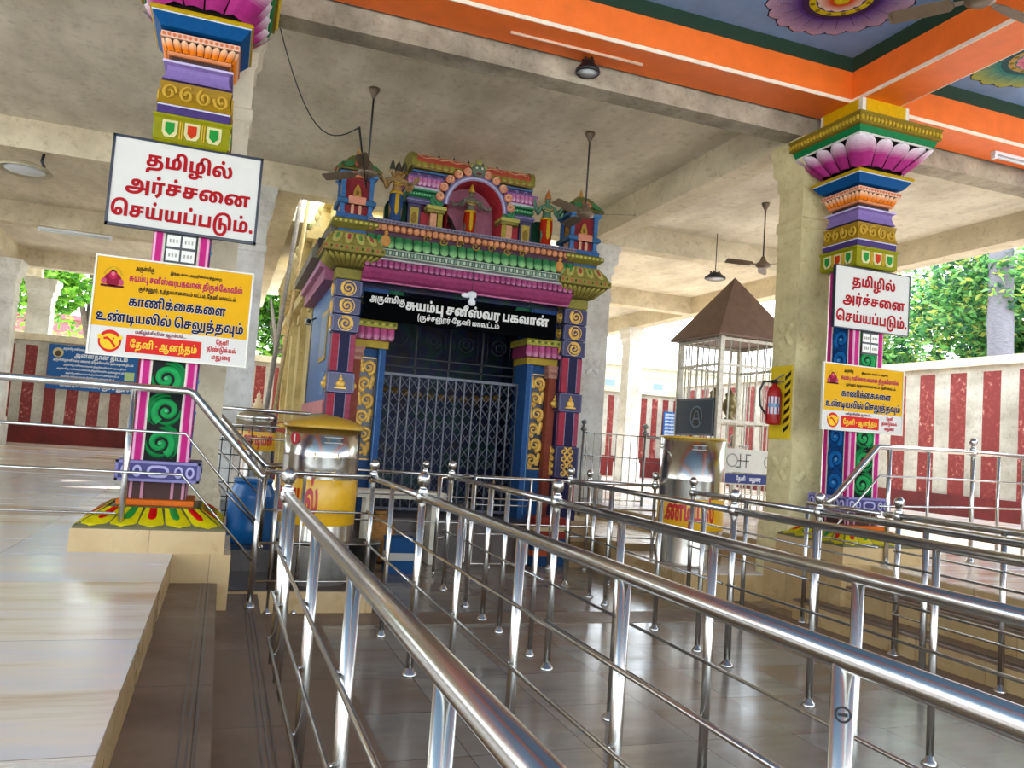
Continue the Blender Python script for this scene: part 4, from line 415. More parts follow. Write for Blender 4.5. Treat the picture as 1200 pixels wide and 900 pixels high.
 127:"1472|285,-12 235,-9 190,1 150,18 116,40 88,69 66,104 50,146 40,192 37,244 43,310 61,370 92,424 134,470 186,509 248,540 318,563 397,576 484,581 527,580 567,577 605,572 641,566 676,556 709,545 741,531 773,515 805,496 829,478 878,439 920,398 956,354 982,307 998,254 1003,196 1000,151 992,112 978,78 959,50 934,27 904,10 870,-2 830,-10 786,-12 739,-9 698,-1 661,13 630,32 604,57 584,86 570,120 562,159 559,202 561,238 569,273 580,308 597,340 616,371 638,400 664,426 690,448 718,468 743,491 771,508 799,523 828,535 860,545 895,554 934,560 978,565 1027,568 1083,569 1405,569 1405,439 1273,439 1273,0 1083,0 1083,439 1054,439 1024,439 997,437 972,434 950,431 930,427 912,422 895,417 880,411 866,404 854,397 842,390 830,382 809,366 790,349 774,330 760,310 749,289 740,268 735,245 731,221 730,197 732,170 736,149 744,134 754,123 767,116 781,114 793,115 804,119 812,124 819,132 824,142 828,154 830,166 832,181 832,196 829,233 818,269 800,304 776,336 744,366 706,392 677,411 646,426 613,437 577,445 535,449 489,451 438,448 392,440 350,427 313,409 282,387 256,362 236,334 221,303 212,271 211,265 211,258 210,252 209,244 209,237 209,230 210,207 212,186 216,168 223,152 230,139 240,128 253,120 267,116 283,114 295,115 305,117 314,121 322,126 328,133 334,142 337,151 339,162 340,174 338,193 332,209 323,220 310,228 295,232 278,234 255,232 233,225 213,214 194,199 175,182 156,162 124,261 155,285 186,307 220,327 255,343 293,352 335,355 387,350 432,335 470,310 498,275 515,231 521,177 518,140 510,107 496,76 476,50 451,29 419,11 381,-2 336,-9;1259,851 1328,847 1383,833 1426,811 1456,782 1474,747 1480,707 1475,669 1460,637 1435,611 1400,592 1355,580 1301,576 1246,580 1203,592 1172,612 1152,638 1139,670 1135,706 1137,731 1145,757 1157,782 1173,806 1191,827 1211,845 1308,814 1291,795 1276,778 1265,763 1257,748 1252,732 1250,715 1251,706 1252,697 1255,690 1259,683 1264,678 1270,674 1278,671 1287,670 1297,669 1310,670 1320,674 1328,680 1334,687 1337,696 1338,706 1336,718 1330,728 1321,735 1309,740 1294,743 1278,744 1260,743 1240,741 1220,738 1199,733 1181,727 1165,720 1148,707 1133,694 1120,678 1110,661 1104,640 1102,616 1103,602 1104,588 1107,575 1111,562 1115,549 1121,536 977,510 969,529 963,548 958,566 954,586 952,608 951,632 953,656 958,681 967,706 980,732 997,755 1020,778 1046,799 1078,816 1115,831 1157,842 1205,849",
 129:"2075|285,-12 235,-9 190,1 150,18 116,40 88,69 66,104 50,146 40,192 37,244 43,310 61,370 92,424 134,470 186,509 248,540 318,563 397,576 484,581 527,580 567,577 605,572 641,566 676,556 709,545 741,531 773,515 805,496 829,478 878,439 920,398 956,354 982,307 998,254 1003,196 1000,151 992,112 978,78 959,50 934,27 904,10 870,-2 830,-10 786,-12 739,-9 698,-1 661,13 630,32 604,57 584,86 570,120 562,159 559,202 561,238 566,272 574,304 585,335 599,364 616,392 634,418 655,443 677,466 708,497 746,522 784,543 824,560 867,571 914,579 967,581 1043,576 1110,561 1166,536 1213,502 1251,462 1280,414 1300,361 1312,303 1316,241 1313,171 1304,108 1290,50 1270,-2 1245,-50 1216,-93 1194,-146 1140,-188 1081,-224 1016,-252 945,-276 870,-293 792,-306 709,-314 624,-319 537,-321 392,-321 336,-320 284,-317 237,-312 194,-306 156,-296 122,-284 93,-270 69,-253 50,-232 36,-209 28,-183 25,-153 26,-137 29,-123 34,-110 41,-99 49,-88 59,-79 74,-69 91,-62 110,-56 132,-53 155,-51 181,-50 1528,-50 1522,-180 1063,-180 1029,-161 208,-161 200,-162 196,-164 192,-169 193,-179 199,-184 208,-190 223,-194 244,-198 270,-201 303,-203 344,-205 393,-205 502,-205 568,-204 633,-202 695,-198 755,-193 811,-185 863,-174 911,-160 953,-142 990,-120 1015,-76 1037,-51 1056,-23 1074,7 1089,39 1102,74 1112,110 1120,148 1124,187 1126,228 1125,257 1122,286 1118,313 1111,339 1102,363 1091,384 1077,404 1061,420 1042,434 1020,443 994,449 966,451 938,450 912,445 890,438 869,429 849,418 830,404 807,382 792,366 779,348 766,330 756,309 747,288 740,266 734,244 731,221 730,197 732,170 736,149 744,134 754,123 767,116 781,114 793,115 804,119 812,124 819,132 824,142 828,154 830,166 832,181 832,196 830,221 826,246 818,270 807,293 793,315 776,336 756,356 732,375 706,392 677,411 646,426 613,437 577,445 535,449 489,451 438,448 392,440 350,427 313,409 282,387 256,362 236,334 221,303 212,271 211,265 211,258 210,252 209,244 209,237 209,230 210,207 212,186 216,168 223,152 230,139 240,128 253,120 267,116 283,114 295,115 305,117 314,121 322,126 328,133 334,142 337,151 339,162 340,174 338,193 332,209 323,220 310,228 295,232 278,234 255,232 233,225 213,214 194,199 175,182 156,162 124,261 155,285 186,307 220,327 255,343 293,352 335,355 387,350 432,335 470,310 498,275 515,231 521,177 518,140 510,107 496,76 476,50 451,29 419,11 381,-2 336,-9;1420,-180 1420,569 2058,569 2058,439 1926,439 1926,-180 1736,-180 1736,439 1610,439 1610,-180",
 131:"855|597,-283 597,0 68,0 68,569 258,569 258,130 597,130 597,569 787,569 787,-283",
 140:"1236|974,346 1021,343 1062,333 1099,316 1130,293 1156,264 1176,230 1191,190 1200,145 1203,95 1198,23 1185,-42 1162,-98 1130,-148 1091,-191 1044,-227 991,-257 932,-281 867,-298 797,-311 722,-318 643,-321 630,-321 571,-319 513,-315 456,-306 401,-295 348,-279 297,-259 250,-235 206,-205 167,-170 132,-131 103,-85 79,-34 61,22 51,86 47,156 47,165 49,217 55,268 66,318 79,367 96,414 116,459 137,502 160,543 184,582 332,498 299,444 272,389 252,334 237,279 228,226 225,173 225,162 228,109 235,60 248,14 267,-26 291,-63 322,-95 358,-123 400,-145 448,-163 503,-176 564,-183 631,-186 647,-186 723,-182 791,-172 850,-154 899,-128 940,-97 972,-58 995,-13 1008,38 1013,96 1012,120 1009,141 1003,160 995,177 985,190 974,202 959,210 943,214 925,216 913,215 901,213 889,210 878,204 867,198 856,190 845,315 864,325 885,333 908,338 931,343 953,345;376,0 376,569 1012,569 1012,439 880,439 880,0 690,0 690,439 566,439 566,0",
 145:"1506|1043,851 1099,849 1149,842 1195,830 1236,815 1273,797 1305,775 1337,748 1364,717 1386,684 1403,647 1417,606 1426,562 1433,515 1437,463 1438,407 1438,0 1248,0 1248,410 1247,455 1245,496 1241,532 1235,564 1227,593 1218,618 1205,642 1190,662 1172,680 1156,692 1139,703 1120,711 1098,717 1073,721 1046,722 1012,720 983,714 958,705 937,693 921,678 908,661 900,643 895,623 893,603 894,587 896,572 899,558 904,545 911,533 920,522 930,512 943,503 958,495 974,488 994,483 1015,478 1015,343 963,349 914,361 868,380 827,404 792,434 764,469 742,509 729,553 725,600 729,645 741,687 760,726 788,761 823,792 866,817 917,836 976,847;284,-12 235,-9 190,1 150,18 116,41 88,70 66,106 50,147 40,194 37,247 40,300 51,349 68,392 91,432 119,467 152,497 191,523 233,544 279,560 328,572 379,579 433,581 485,579 531,574 570,566 606,553 638,538 667,518 690,498 709,476 726,451 740,423 752,393 761,358 768,321 773,279 776,233 777,218 778,204 780,192 782,181 785,172 789,163 793,155 798,148 804,141 812,134 821,129 830,124 841,121 853,119 865,118 883,119 898,124 912,130 923,141 932,155 940,172 945,195 948,221 949,253 948,283 945,311 940,338 933,364 926,388 916,412 906,435 895,458 883,480 1040,569 1060,538 1078,507 1094,476 1108,445 1119,412 1128,378 1134,343 1138,306 1139,266 1136,216 1126,170 1110,126 1086,87 1056,53 1019,26 974,5 922,-8 861,-12 822,-11 788,-7 758,-2 730,7 706,17 683,30 656,52 634,78 616,108 603,143 592,184 586,229 584,251 582,272 579,294 576,314 572,334 566,353 560,371 551,387 541,402 528,416 512,428 494,438 473,445 448,450 419,451 380,448 345,439 312,425 282,405 257,381 236,351 220,317 211,278 208,235 209,210 211,188 216,169 222,152 230,139 240,128 252,120 266,116 282,114 295,115 305,117 314,121 322,126 328,133 334,142 337,151 339,162 340,174 338,193 332,209 323,220 310,228 295,232 277,234 254,232 233,225 213,214 194,199 175,182 156,162 124,261 155,285 186,307 220,327 255,343 293,352 335,355 387,350 432,335 470,310 498,276 515,231 521,177 518,140 510,107 496,76 476,50 451,29 419,11 381,-2 336,-9",
 147:"1493|25,-153 26,-137 29,-123 34,-110 41,-99 49,-88 59,-79 74,-69 91,-62 110,-56 132,-53 155,-51 181,-50 1378,-50 1376,-180 818,-180 740,-161 208,-161 200,-162 196,-164 192,-169 195,-182 207,-189 227,-196 256,-201 297,-204 348,-205 396,-205 439,-204 481,-202 521,-198 559,-193 595,-185 630,-174 661,-161 690,-145 715,-126 728,-89 740,-68 750,-46 758,-20 765,7 770,37 773,69 960,70 959,39 956,9 950,-19 943,-46 934,-71 924,-95 916,-126 880,-169 837,-206 789,-238 735,-264 676,-285 611,-301 541,-312 467,-319 388,-321 358,-321 290,-319 230,-313 176,-302 131,-288 93,-270 64,-247 42,-220 29,-189;1235,-180 1235,569 1425,569 1425,-180;284,-12 235,-9 190,1 150,18 116,41 88,70 66,106 50,147 40,194 37,247 40,300 51,349 68,392 91,432 119,467 152,497 191,523 233,544 279,560 328,572 379,579 433,581 485,579 531,574 570,566 606,553 638,538 667,518 690,498 709,476 726,451 740,423 752,393 761,358 768,321 773,279 776,233 777,218 778,204 780,192 782,181 785,172 789,163 793,155 798,148 804,141 812,134 821,129 830,124 841,121 853,119 865,118 883,119 898,124 912,130 923,141 932,155 940,172 945,195 948,221 949,253 948,284 944,315 938,346 929,376 918,407 904,438 888,468 869,497 847,526 1004,615 1048,558 1083,501 1108,444 1125,386 1136,327 1139,266 1136,216 1126,170 1110,126 1086,87 1056,53 1019,26 974,5 922,-8 861,-12 822,-11 788,-7 758,-2 730,7 706,17 683,30 656,52 634,78 616,108 603,143 592,184 586,229 584,251 582,272 579,294 576,314 572,334 566,353 560,371 551,387 541,402 528,416 512,428 494,438 473,445 448,450 419,451 380,448 345,439 312,425 282,405 257,381 236,351 220,317 211,278 208,235 209,210 211,188 216,169 222,152 230,139 240,128 252,120 266,116 282,114 295,115 305,117 314,121 322,126 328,133 334,142 337,151 339,162 340,174 338,193 332,209 323,220 310,228 295,232 277,234 254,232 233,225 213,214 194,199 175,182 156,162 124,261 155,285 186,307 220,327 255,343 293,352 335,355 387,350 432,335 470,310 498,276 515,231 521,177 518,140 510,107 496,76 476,50 451,29 419,11 381,-2 336,-9",
 156:"1194|285,-12 235,-9 190,1 150,18 116,40 88,69 66,104 50,146 40,192 37,245 43,316 60,378 88,432 126,477 173,514 228,544 289,564 356,577 428,581 490,578 545,571 594,558 637,540 675,518 706,493 733,464 754,433 770,398 782,361 789,323 791,283 790,259 788,233 784,206 779,179 772,154 762,130 936,130 936,569 1126,569 1126,0 570,0 564,99 576,121 585,146 592,172 597,200 600,229 601,259 598,298 591,332 578,363 561,389 539,411 514,428 484,441 451,448 415,451 374,448 337,439 304,425 276,405 252,380 234,350 220,316 212,278 209,235 210,210 212,188 216,169 223,152 230,139 240,128 253,120 267,116 283,114 295,115 305,117 314,121 322,126 328,133 334,142 337,151 339,162 340,174 338,193 332,209 323,220 310,228 295,232 278,234 255,232 233,225 213,214 194,199 175,182 156,162 124,261 155,285 186,307 220,327 255,343 293,352 335,355 388,350 434,335 471,310 499,275 515,230 521,177 518,140 510,107 496,76 476,50 451,29 419,11 381,-2 336,-9;936,-283 936,5 1126,5 1126,-283",
 175:"380|47,279 49,344 54,407 64,468 76,529 93,587 113,644 137,698 164,750 194,800 353,800 325,745 299,690 278,634 259,578 243,521 231,463 222,403 217,342 215,279 217,216 222,154 231,94 243,35 259,-22 278,-78 299,-134 325,-189 353,-244 194,-244 164,-194 137,-141 113,-86 93,-30 76,29 64,89 54,151 49,214",
 179:"315|247,146 254,135 247,109 240,81 231,49 221,15 211,-18 201,-52 190,-84 179,-113 168,-139 32,-139 39,-108 45,-75 51,-42 57,-9 63,25 68,57 73,89 77,118 80,146",
 180:"348|36,233 36,382 312,382 312,233",
 181:"310|157,-12 130,-10 105,-2 84,10 67,28 56,51 53,81 56,112 67,137 84,154 105,166 130,173 157,175 183,173 207,166 228,154 244,137 254,112 257,81 254,51 244,28 228,10 207,-2 183,-10",
}
TEXTS = {
 'a1':[25, 29, 42, 35, 42, 92],
 'a2':[6, 90, 79, 20, 48, 27],
 'a3':[46, 20, 89, 30, 87, 28, 116, 88, 181],
 'b1':[6, 140, 93, 29, 42, 102],
 'b0':[8, 85, 122, 3, 20, 29, 30, 3, 6, 32, 26, 42, 48, 33, 30, 84, 122, 48, 32],
 'b2':[108, 30, 88, 131, 3, 20, 127, 98, 36, 31, 28, 18, 36, 41, 86, 3, 25, 42, 140, 77, 47, 18, 41, 36, 42, 92],
 'b3':[102, 79, 20, 129, 90, 179, 3, 10, 84, 25, 29, 28, 41, 48, 34, 30, 88, 3, 36, 82, 23, 88, 179, 3, 47, 25, 27, 42, 3, 29, 41, 36, 82, 23, 88, 181],
 'b4':[18, 41, 24, 42, 77, 48, 18, 18, 48, 34],
 'b5':[10, 83, 114, 30, 145, 92, 3, 46, 20, 147, 84, 25, 156, 88],
 'b6':[29, 18, 42, 94, 79, 20, 42, 30, 42, 86, 3, 7, 31, 88, 28, 88, 181, 181, 181],
 'b7':[47, 25, 27, 42, 3, 180, 3, 7, 27, 85, 25, 88],
 'b8':[47, 25, 27, 42],
 'b9':[25, 42, 83, 116, 77, 18, 92],
 'b10':[29, 122, 48, 31],
 'c2':[108, 30, 88, 131, 3, 20, 127, 98, 36, 31, 3, 28, 18, 36, 41, 86],
 'c3':[175, 102, 79, 20, 129, 90, 180, 47, 25, 27, 42, 3, 29, 41, 36, 82, 23, 88],
 'd1':[6, 86, 27, 25, 41, 27, 3, 25, 42, 82, 23, 88],
 'd2':[6, 140, 93, 29, 42, 102, 3, 20, 127, 98, 36, 31, 3, 28, 18, 36, 41, 86, 3, 25, 42, 140, 77, 47, 18, 41, 36, 42, 92, 3, 6, 86, 27, 25, 41, 27, 3, 25, 42, 82, 23, 88],
 'd3':[18, 27, 31, 41, 3, 36, 78, 18, 42, 179, 3, 102, 79, 20, 129, 90, 181],
 'h':[10, 83, 114, 30, 92],
}

def _load_glyphs():
    out = {}
    for k, t in GLYPHS.items():
        ad, cs = t.split('|')
        out[k] = (int(ad), [[tuple(int(q) for q in x.split(',')) for x in c.split()] for c in cs.split(';') if len(c.split()) > 2])
    return out
GL = _load_glyphs(); GLCACHE = {}
def glyph_mesh(g, bold):
    """triangles of a letter (non-zero winding fill), strokes grown by bold units"""
    if (g, bold) in GLCACHE: return GLCACHE[(g, bold)]
    loops = []
    for c in GL[g][1]:
        n = len(c); q = []
        for i in range(n):
            p0, p1, p2 = c[i-1], c[i], c[(i+1) % n]
            d1 = (p1[0]-p0[0], p1[1]-p0[1]); d2 = (p2[0]-p1[0], p2[1]-p1[1]); l1 = math.hypot(*d1) or 1; l2 = math.hypot(*d2) or 1
            nx, ny = -(d1[1]/l1+d2[1]/l2), d1[0]/l1+d2[0]/l2; l = math.hypot(nx, ny) or 1
            q.append((p1[0]+nx/l*bold, p1[1]+ny/l*bold))
        loops.append(q)
    vs = [Vector(p) for q in loops for p in q]; es = []; o = 0
    for q in loops: es += [(o+i, o+(i+1) % len(q)) for i in range(len(q))]; o += len(q)
    r = delaunay_2d_cdt(vs, es, [], 0, 1e-3) if vs else ([], [], [])
    pv = [(p.x, p.y) for p in r[0]]; tri = []
    for f in r[2]:
        cx = sum(pv[i][0] for i in f)/len(f); cy = sum(pv[i][1] for i in f)/len(f); w = 0
        for q in loops:
            for i in range(len(q)):
                (x0, y0), (x1, y1) = q[i-1], q[i]
                if (y0 <= cy) != (y1 <= cy) and x0+(cy-y0)*(x1-x0)/(y1-y0) > cx: w += 1 if y1 > y0 else -1
        if w:
            a, b, c = (pv[i] for i in f[:3]); ok = (b[0]-a[0])*(c[1]-a[1])-(b[1]-a[1])*(c[0]-a[0]) > 0
            tri.append(tuple(f) if ok else tuple(f)[::-1])
    GLCACHE[(g, bold)] = (pv, tri); return pv, tri

# ------------------------------------------------------------------ the setting: ground, floors, steps
m = MB().box(-90, 90, -60, 120, -0.4, -0.06); struct(m, 'ground', GROUND)
m = MB().box(-0.3, 5.7, -6, 12, -0.06, 0.0); struct(m, 'floor', FLOOR)
m = MB(); m.box(0.355, 0.81, -6, 6.5, -0.05, 0.004); m.box(0.81, 4.63, 6.1, 6.5, -0.05, 0.004); m.box(4.63, 5.085, -6, 6.95, -0.05, 0.004)
struct(m, 'floor_border', STEP)
def platform(name, x0, x1, y0, y1, z, body=TAN, top=PLAT, z0=-0.05):
    q = MB(); q.mi = 0; q.box(x0, x1, y0, y1, z0, z-0.012); q.mi = 1; q.box(x0, x1, y0, y1, z-0.012, z)
    return struct(q, name, [body, top])
platform('platform_left', -14, -0.235, -6, 23, 0.55)
platform('platform_right', 5.665, 14.2, -6, 23.3, 0.55)
def step(name, x0, x1, y0, y1, z, nose):
    q = MB(); q.mi = 1; q.box(x0, x1, y0, y1, -0.05, z-0.02); q.mi = 0; q.box(x0, x1, y0, y1, z-0.02, z)
    for k in range(3):                                           # grooved anti-slip lines near the nosing
        a = 0.05+0.025*k; xx = x1-a if nose > 0 else x0+a
        q.mi = 2; q.box(xx-0.004, xx+0.004, y0, y1, z, z+0.0025)
    return struct(q, name, [STEP, TAN, DARKT])
step('step_upper_left', -0.235, 0.06, -6, 5.8, 0.36, 1); step('step_lower_left', 0.06, 0.355, -6, 6.35, 0.18, 1)
step('step_upper_right', 5.38, 5.665, -6, 5.86, 0.36, -1); step('step_lower_right', 5.085, 5.38, -6, 6.2, 0.18, -1)
platform('pedestal_base_left', -0.235, 0.132, 5.8, 6.78, 0.55, TAN, TAN)
platform('pedestal_base_right', 5.32, 5.665, 5.86, 6.95, 0.55, TAN, TAN)
platform('plinth_left', 0.132, 1.25, 6.5, 7.3, 0.18, TAN, DARKT)
platform('plinth_back_left', -0.235, 1.1, 7.3, 12.6, 0.36, DARKT, DARKT)
platform('plinth_right', 4.4, 5.665, 6.95, 8.4, 0.27, TAN, PLAT)
platform('plinth_back_right', 4.45, 5.665, 8.4, 12.6, 0.36, TAN, TAN)
# ---- walls with painted stripes
def striped(name, length, place, first, period, red, zb, zr, zt, stops=None):
    """a compound wall: red base, red stripes on whitewash, grey coping; place(u, out) gives the point"""
    q = MB()
    def slab(u0, u1, d0, d1, z0, z1, mi):
        q.mi = mi; P = [place(u, d) for u in (u0, u1) for d in (d0, d1)]
        vs = [(p[0], p[1], z) for z in (z0, z1) for p in P]
        q.add(vs, [(0, 1, 3, 2), (4, 6, 7, 5), (0, 4, 5, 1), (2, 3, 7, 6), (0, 2, 6, 4), (1, 5, 7, 3)], False)
    u0, u1 = length
    slab(u0, u1, 0.0, 0.28, -0.05, zt, 0); slab(u0, u1, -0.05, 0.0, -0.05, zr, 2)
    k = first
    while k < u1:
        if k+red > u0: slab(max(k, u0), min(k+red, u1), -0.004, 0.0, zr, zt-0.12, 1)
        k += period
    slab(u0, u1, -0.09, 0.36, zt, zt+0.17, 3)
    return struct(q, name, [WALLW, REDS, REDB, CONCB])
striped('wall_back', (-14, 2.6), lambda u, d: (u, 23+d), -14.0+0.22, 0.5, 0.26, 0.5, 1.05, 3.12)
striped('wall_back_right', (2.6, 14.6), lambda u, d: (u, 23.3+d), 2.6+0.16, 0.40, 0.21, 0.5, 1.2, 3.25)
striped('wall_right', (-6, 23.3), lambda u, d: (14.2+d, u), -6+0.51, 0.775, 0.39, 0.5, 0.97, 3.6)
striped('wall_left', (-6, 23), lambda u, d: (-14-d, u), -6, 0.5, 0.26, 0.5, 1.05, 3.12)

# ---- concrete roof, its beams and its columns
roof = MB(); roof.box(-14.3, 10.75, 6.70, 12.3, 5.2, 5.45); roof.box(-14.3, 0.80, 12.3, 15.2, 5.2, 5.45); roof.box(-14.3, 1.2, 15.2, 24.4, 5.2, 5.45); roof.box(5.4, 10.75, 12.3, 24.4, 5.2, 5.45)
struct(roof, 'ceiling', CONC)
def beam(name, mat, *b): return struct(MB().box(*b), name, mat)
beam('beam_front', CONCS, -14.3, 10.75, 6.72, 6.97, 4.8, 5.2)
beam('beam_along_right', CONCB, 5.38, 5.73, 6.97, 24.4, 4.8, 5.2)
beam('beam_eave_right', CONCB, 10.4, 10.75, 6.97, 24.4, 4.8, 5.2)
beam('beam_along_left', CONCB, 0.45, 0.78, 12.2, 24.4, 4.8, 5.2)
beam('beam_far_left', CONCB, -5.2, -4.85, 12.2, 24.4, 4.8, 5.2)
for y, a, b in ((11.9, -14.3, 10.4), (16.8, -14.3, 0.40), (16.8, 5.73, 10.4), (21.8, -14.3, 0.40), (21.8, 5.73, 10.4)):
    beam('beam_cross', CONCB, a, b, y, y+0.3, 4.8, 5.2)
def column(name, mat, x, y, h, z0, z1=4.8, carve=False):
    q = MB(); cy = y
    q.sq(x, cy, [(h*1.25, z0), (h*1.25, z0+0.5), (h*1.12, z0+0.56), (h*1.12, z0+0.62), (h, z0+0.68), (h, z1-0.95), (h*1.08, z1-0.93), (h*1.08, z1-0.84), (h, z1-0.82),
                 (h, z1-0.5), (h*1.1, z1-0.47), (h*1.1, z1-0.36), (h*1.3, z1-0.3), (h*1.3, z1-0.16), (h*1.42, z1-0.1), (h*1.42, z1)])
    for zc in ((2.75, 1.35) if carve else ()):                      # carved four-petal flowers
        for F in (FY(x, cy-h, zc), FX(x-h, cy, zc)):
            for k in range(4):
                a = PI/4+k*PI/2; d = frame(F(0, 0), F(math.cos(a-PI/2), math.sin(a-PI/2))-F(0, 0), F(math.cos(a), math.sin(a))-F(0, 0))
                q.petal(d, 0, 0.02, 0.045, 0.15, 0.02)
            q.disc(F, 0, 0, 0.03, 0.022, 0.02, 10)
    return struct(q, name, mat)
column('column_yellow', COLY, 5.64, 6.95, 0.19, 0.27, carve=True)
column('column_behind_left_pillar', CONCB, -0.20, 6.95, 0.19, 0.36)
column('column_behind_shrine', COLW, 5.63, 12.25, 0.245, 0.36, carve=True)
column('column_left_of_shrine', COLW, 0.12, 12.1, 0.23, 0.36)
column('column_far_right', COLW, 10.6, 20.0, 0.22, 0.55)
column('column_far_left', COLW, -4.98, 21.3, 0.24, 0.55); column('column_left_corner', COLW, -4.75, 24.0, 0.27, 0.0)
column('column_eave_right', COLW, 10.55, 12.2, 0.245, 0.55); column('column_eave_near', COLW, 10.55, 7.3, 0.245, 0.55)
# ---- painted hall roof over the queue: orange beams, blue panels with lotus medallions
ORANGE = plain('orange_beam_paint', '#f0701e', 0.5, 0, 0.08, 5); SKYB = plain('blue_ceiling_paint', '#6794c0', 0.5, 0, 0.16, 2.5)
GREEND = plain('dark_green_paint', '#07301f', 0.8); CREAM = plain('cream_line_paint', '#f0dcc6', 0.5)
m = MB().box(-8, 14, -6, 6.7, 5.42, 5.7); struct(m, 'ceiling_painted', SKYB)
def obeam(name, *b): return struct(MB().box(*b), name, ORANGE)
obeam('beam_orange_cross', -8, 14, 6.24, 6.68, 5.0, 5.42)
obeam('beam_orange_right', 5.56, 6.0, -6, 6.24, 5.0, 5.42); obeam('beam_orange_left', -0.62, -0.18, -6, 6.24, 5.0, 5.42)
obeam('beam_orange_rear', -8, 14, -6, -5.6, 5.0, 5.42); obeam('beam_orange_far_right', 11.6, 12.04, -6, 6.24, 5.0, 5.42)
m = MB()
for x0, x1 in ((-0.18, 5.56), (6.0, 11.6)):
    m.box(x0, x1, 6.228, 6.24, 5.0, 5.035); m.box(x0, x0+0.012, -5.6, 6.228, 5.0, 5.035); m.box(x1-0.012, x1, -5.6, 6.228, 5.0, 5.035)
struct(m, 'trim_1', CREAM)
m = MB()
for x0, x1 in ((-0.18, 5.56), (6.0, 11.6)):
    m.ext([(6.24, 5.32), (6.24, 5.42), (6.17, 5.42)], x0, x1)
    for a, b in ((x0, x0+0.07), (x1, x1-0.07)):
        m.add([(a, -5.6, 5.32), (a, -5.6, 5.42), (b, -5.6, 5.42), (a, 6.24, 5.32), (a, 6.24, 5.42), (b, 6.24, 5.42)], [(0, 1, 2), (5, 4, 3), (0, 3, 4, 1), (1, 4, 5, 2), (2, 5, 3, 0)], False)
struct(m, 'trim_2', GREEND)
def medallion(cx, cy, scheme, label):
    F = frame((cx, cy, 5.42), (1, 0, 0), (0, -1, 0)); q = MB()       # faces down
    outer, mid, inner, ringc, p1, p2, R = scheme
    n = 20
    for k in range(n):
        a = 2*PI*k/n; d = frame(F(0, 0), F(math.cos(a-PI/2), math.sin(a-PI/2))-F(0, 0), F(math.cos(a), math.sin(a))-F(0, 0))
        q.C('#1b1420'); q.petal(d, 0, R*0.5, R*0.172, R*0.515, 0.002, 0.001, 0.72)
        q.C(mid); q.petal(d, 0, R*0.46, R*0.152, R*0.53, 0.006, 0.003, 0.72, outer, 0.15)
        q.C(inner); q.poly(d, [(-0.004, R*0.45), (0.004, R*0.45), (0.002, R*0.8), (-0.002, R*0.8)], 0.012)
    q.C(mid); q.disc(F, 0, 0, R*0.56, 0.010, 0.01, 40)
    q.C(inner); q.ring(F, 0, 0, R*0.40, R*0.52, 0.0115)
    q.C(ringc); q.ring(F, 0, 0, R*0.33, R*0.42, 0.014)
    for k in range(24): q.C('#8a7a1e' if k % 2 else ringc); q.disc(F, R*0.375*math.cos(k*PI/12), R*0.375*math.sin(k*PI/12), R*0.035, 0.017, 0.01, 8)
    for k in range(12):
        a = 2*PI*k/12; d = frame(F(0, 0), F(math.cos(a-PI/2), math.sin(a-PI/2))-F(0, 0), F(math.cos(a), math.sin(a))-F(0, 0))
        q.C(p1); q.petal(d, 0, R*0.06, R*0.085, R*0.26, 0.004, 0.014, 0.5, p2, 0.3)
    q.C(ringc); q.disc(F, 0, 0, R*0.1, 0.024, 0.02, 16)
    o = q.build('lotus_medallion', PAINT); o['kind'] = 'structure'; return o
medallion(4.655, 5.39, ('#cdb3cc', '#553a86', '#3a2350', '#d8c23a', '#d8502a', '#f5e6d8', 0.63), '')
medallion(7.0, 5.38, ('#b9c060', '#2f8f8a', '#1d5a60', '#c7a86a', '#c23a6a', '#f0a8b8', 0.62), '')

# ------------------------------------------------------------------ painted pillars
def vine(q, F, w, b0, b1, pitch, cols, h=0.012):
    """scroll vine: alternate volutes with leaf arcs inside half width w from b0 up to b1"""
    n = max(1, round((b1-b0)/pitch)); p = (b1-b0)/n
    for k in range(n):
        sg = 1 if k % 2 else -1; cy = b0+p*(k+0.5); R = min(p*0.47, w*0.86); cx = sg*0.10*w
        q.C(cols[0]); pts = []
        for i in range(27):
            t = i/26; ang = (-0.65*PI - t*2.7*PI)*sg + (0 if sg > 0 else PI); r = R*(1-0.86*t)
            pts.append((cx+r*math.cos(ang), cy+r*math.sin(ang), w*0.24*(1-0.6*t)+0.002))
        q.ribbon(F, pts, h)
        q.C(cols[1])
        for j, (ra, aa) in enumerate(((1.18, 0.45), (1.42, 0.55), (1.0, 1.3))):
            pts = []
            for i in range(9):
                t = i/8; ang = (aa+t*0.75)*PI*sg + (PI if sg < 0 else 0); r = R*ra
                x = cx+r*math.cos(ang); y = cy+r*math.sin(ang)
                pts.append((max(-w*0.95, min(w*0.95, x)), max(b0, min(b1, y)), w*0.13*math.sin(PI*(0.1+0.9*t))+0.002))
            q.ribbon(F, pts, h*0.8)
        q.C(cols[2]); q.ell(F(cx, cy, h*0.4), R*0.2, R*0.2, R*0.2, 8, 6)
def petal_row(q, cx, cy, hw0, z0, hw1, z1, n, c, c2=None, h=0.02, wk=0.47, tip=0.5, under=None, kinds=None, pw=0.4):
    for F in sides(cx, cy, hw0, z0, hw1, z1):
        if under: q.C(under); q.rect(F, -1, 1, 0, 1, 0.001)
        for k in range(n):
            a = -1+2*(k+0.5)/n; q.C(kinds[k % len(kinds)] if kinds else c); q.petal(F, a, 0.0, 2*wk/n, 1.0, h, 0.002, tip, c2, pw)
P0 = (-0.385, 6.278)
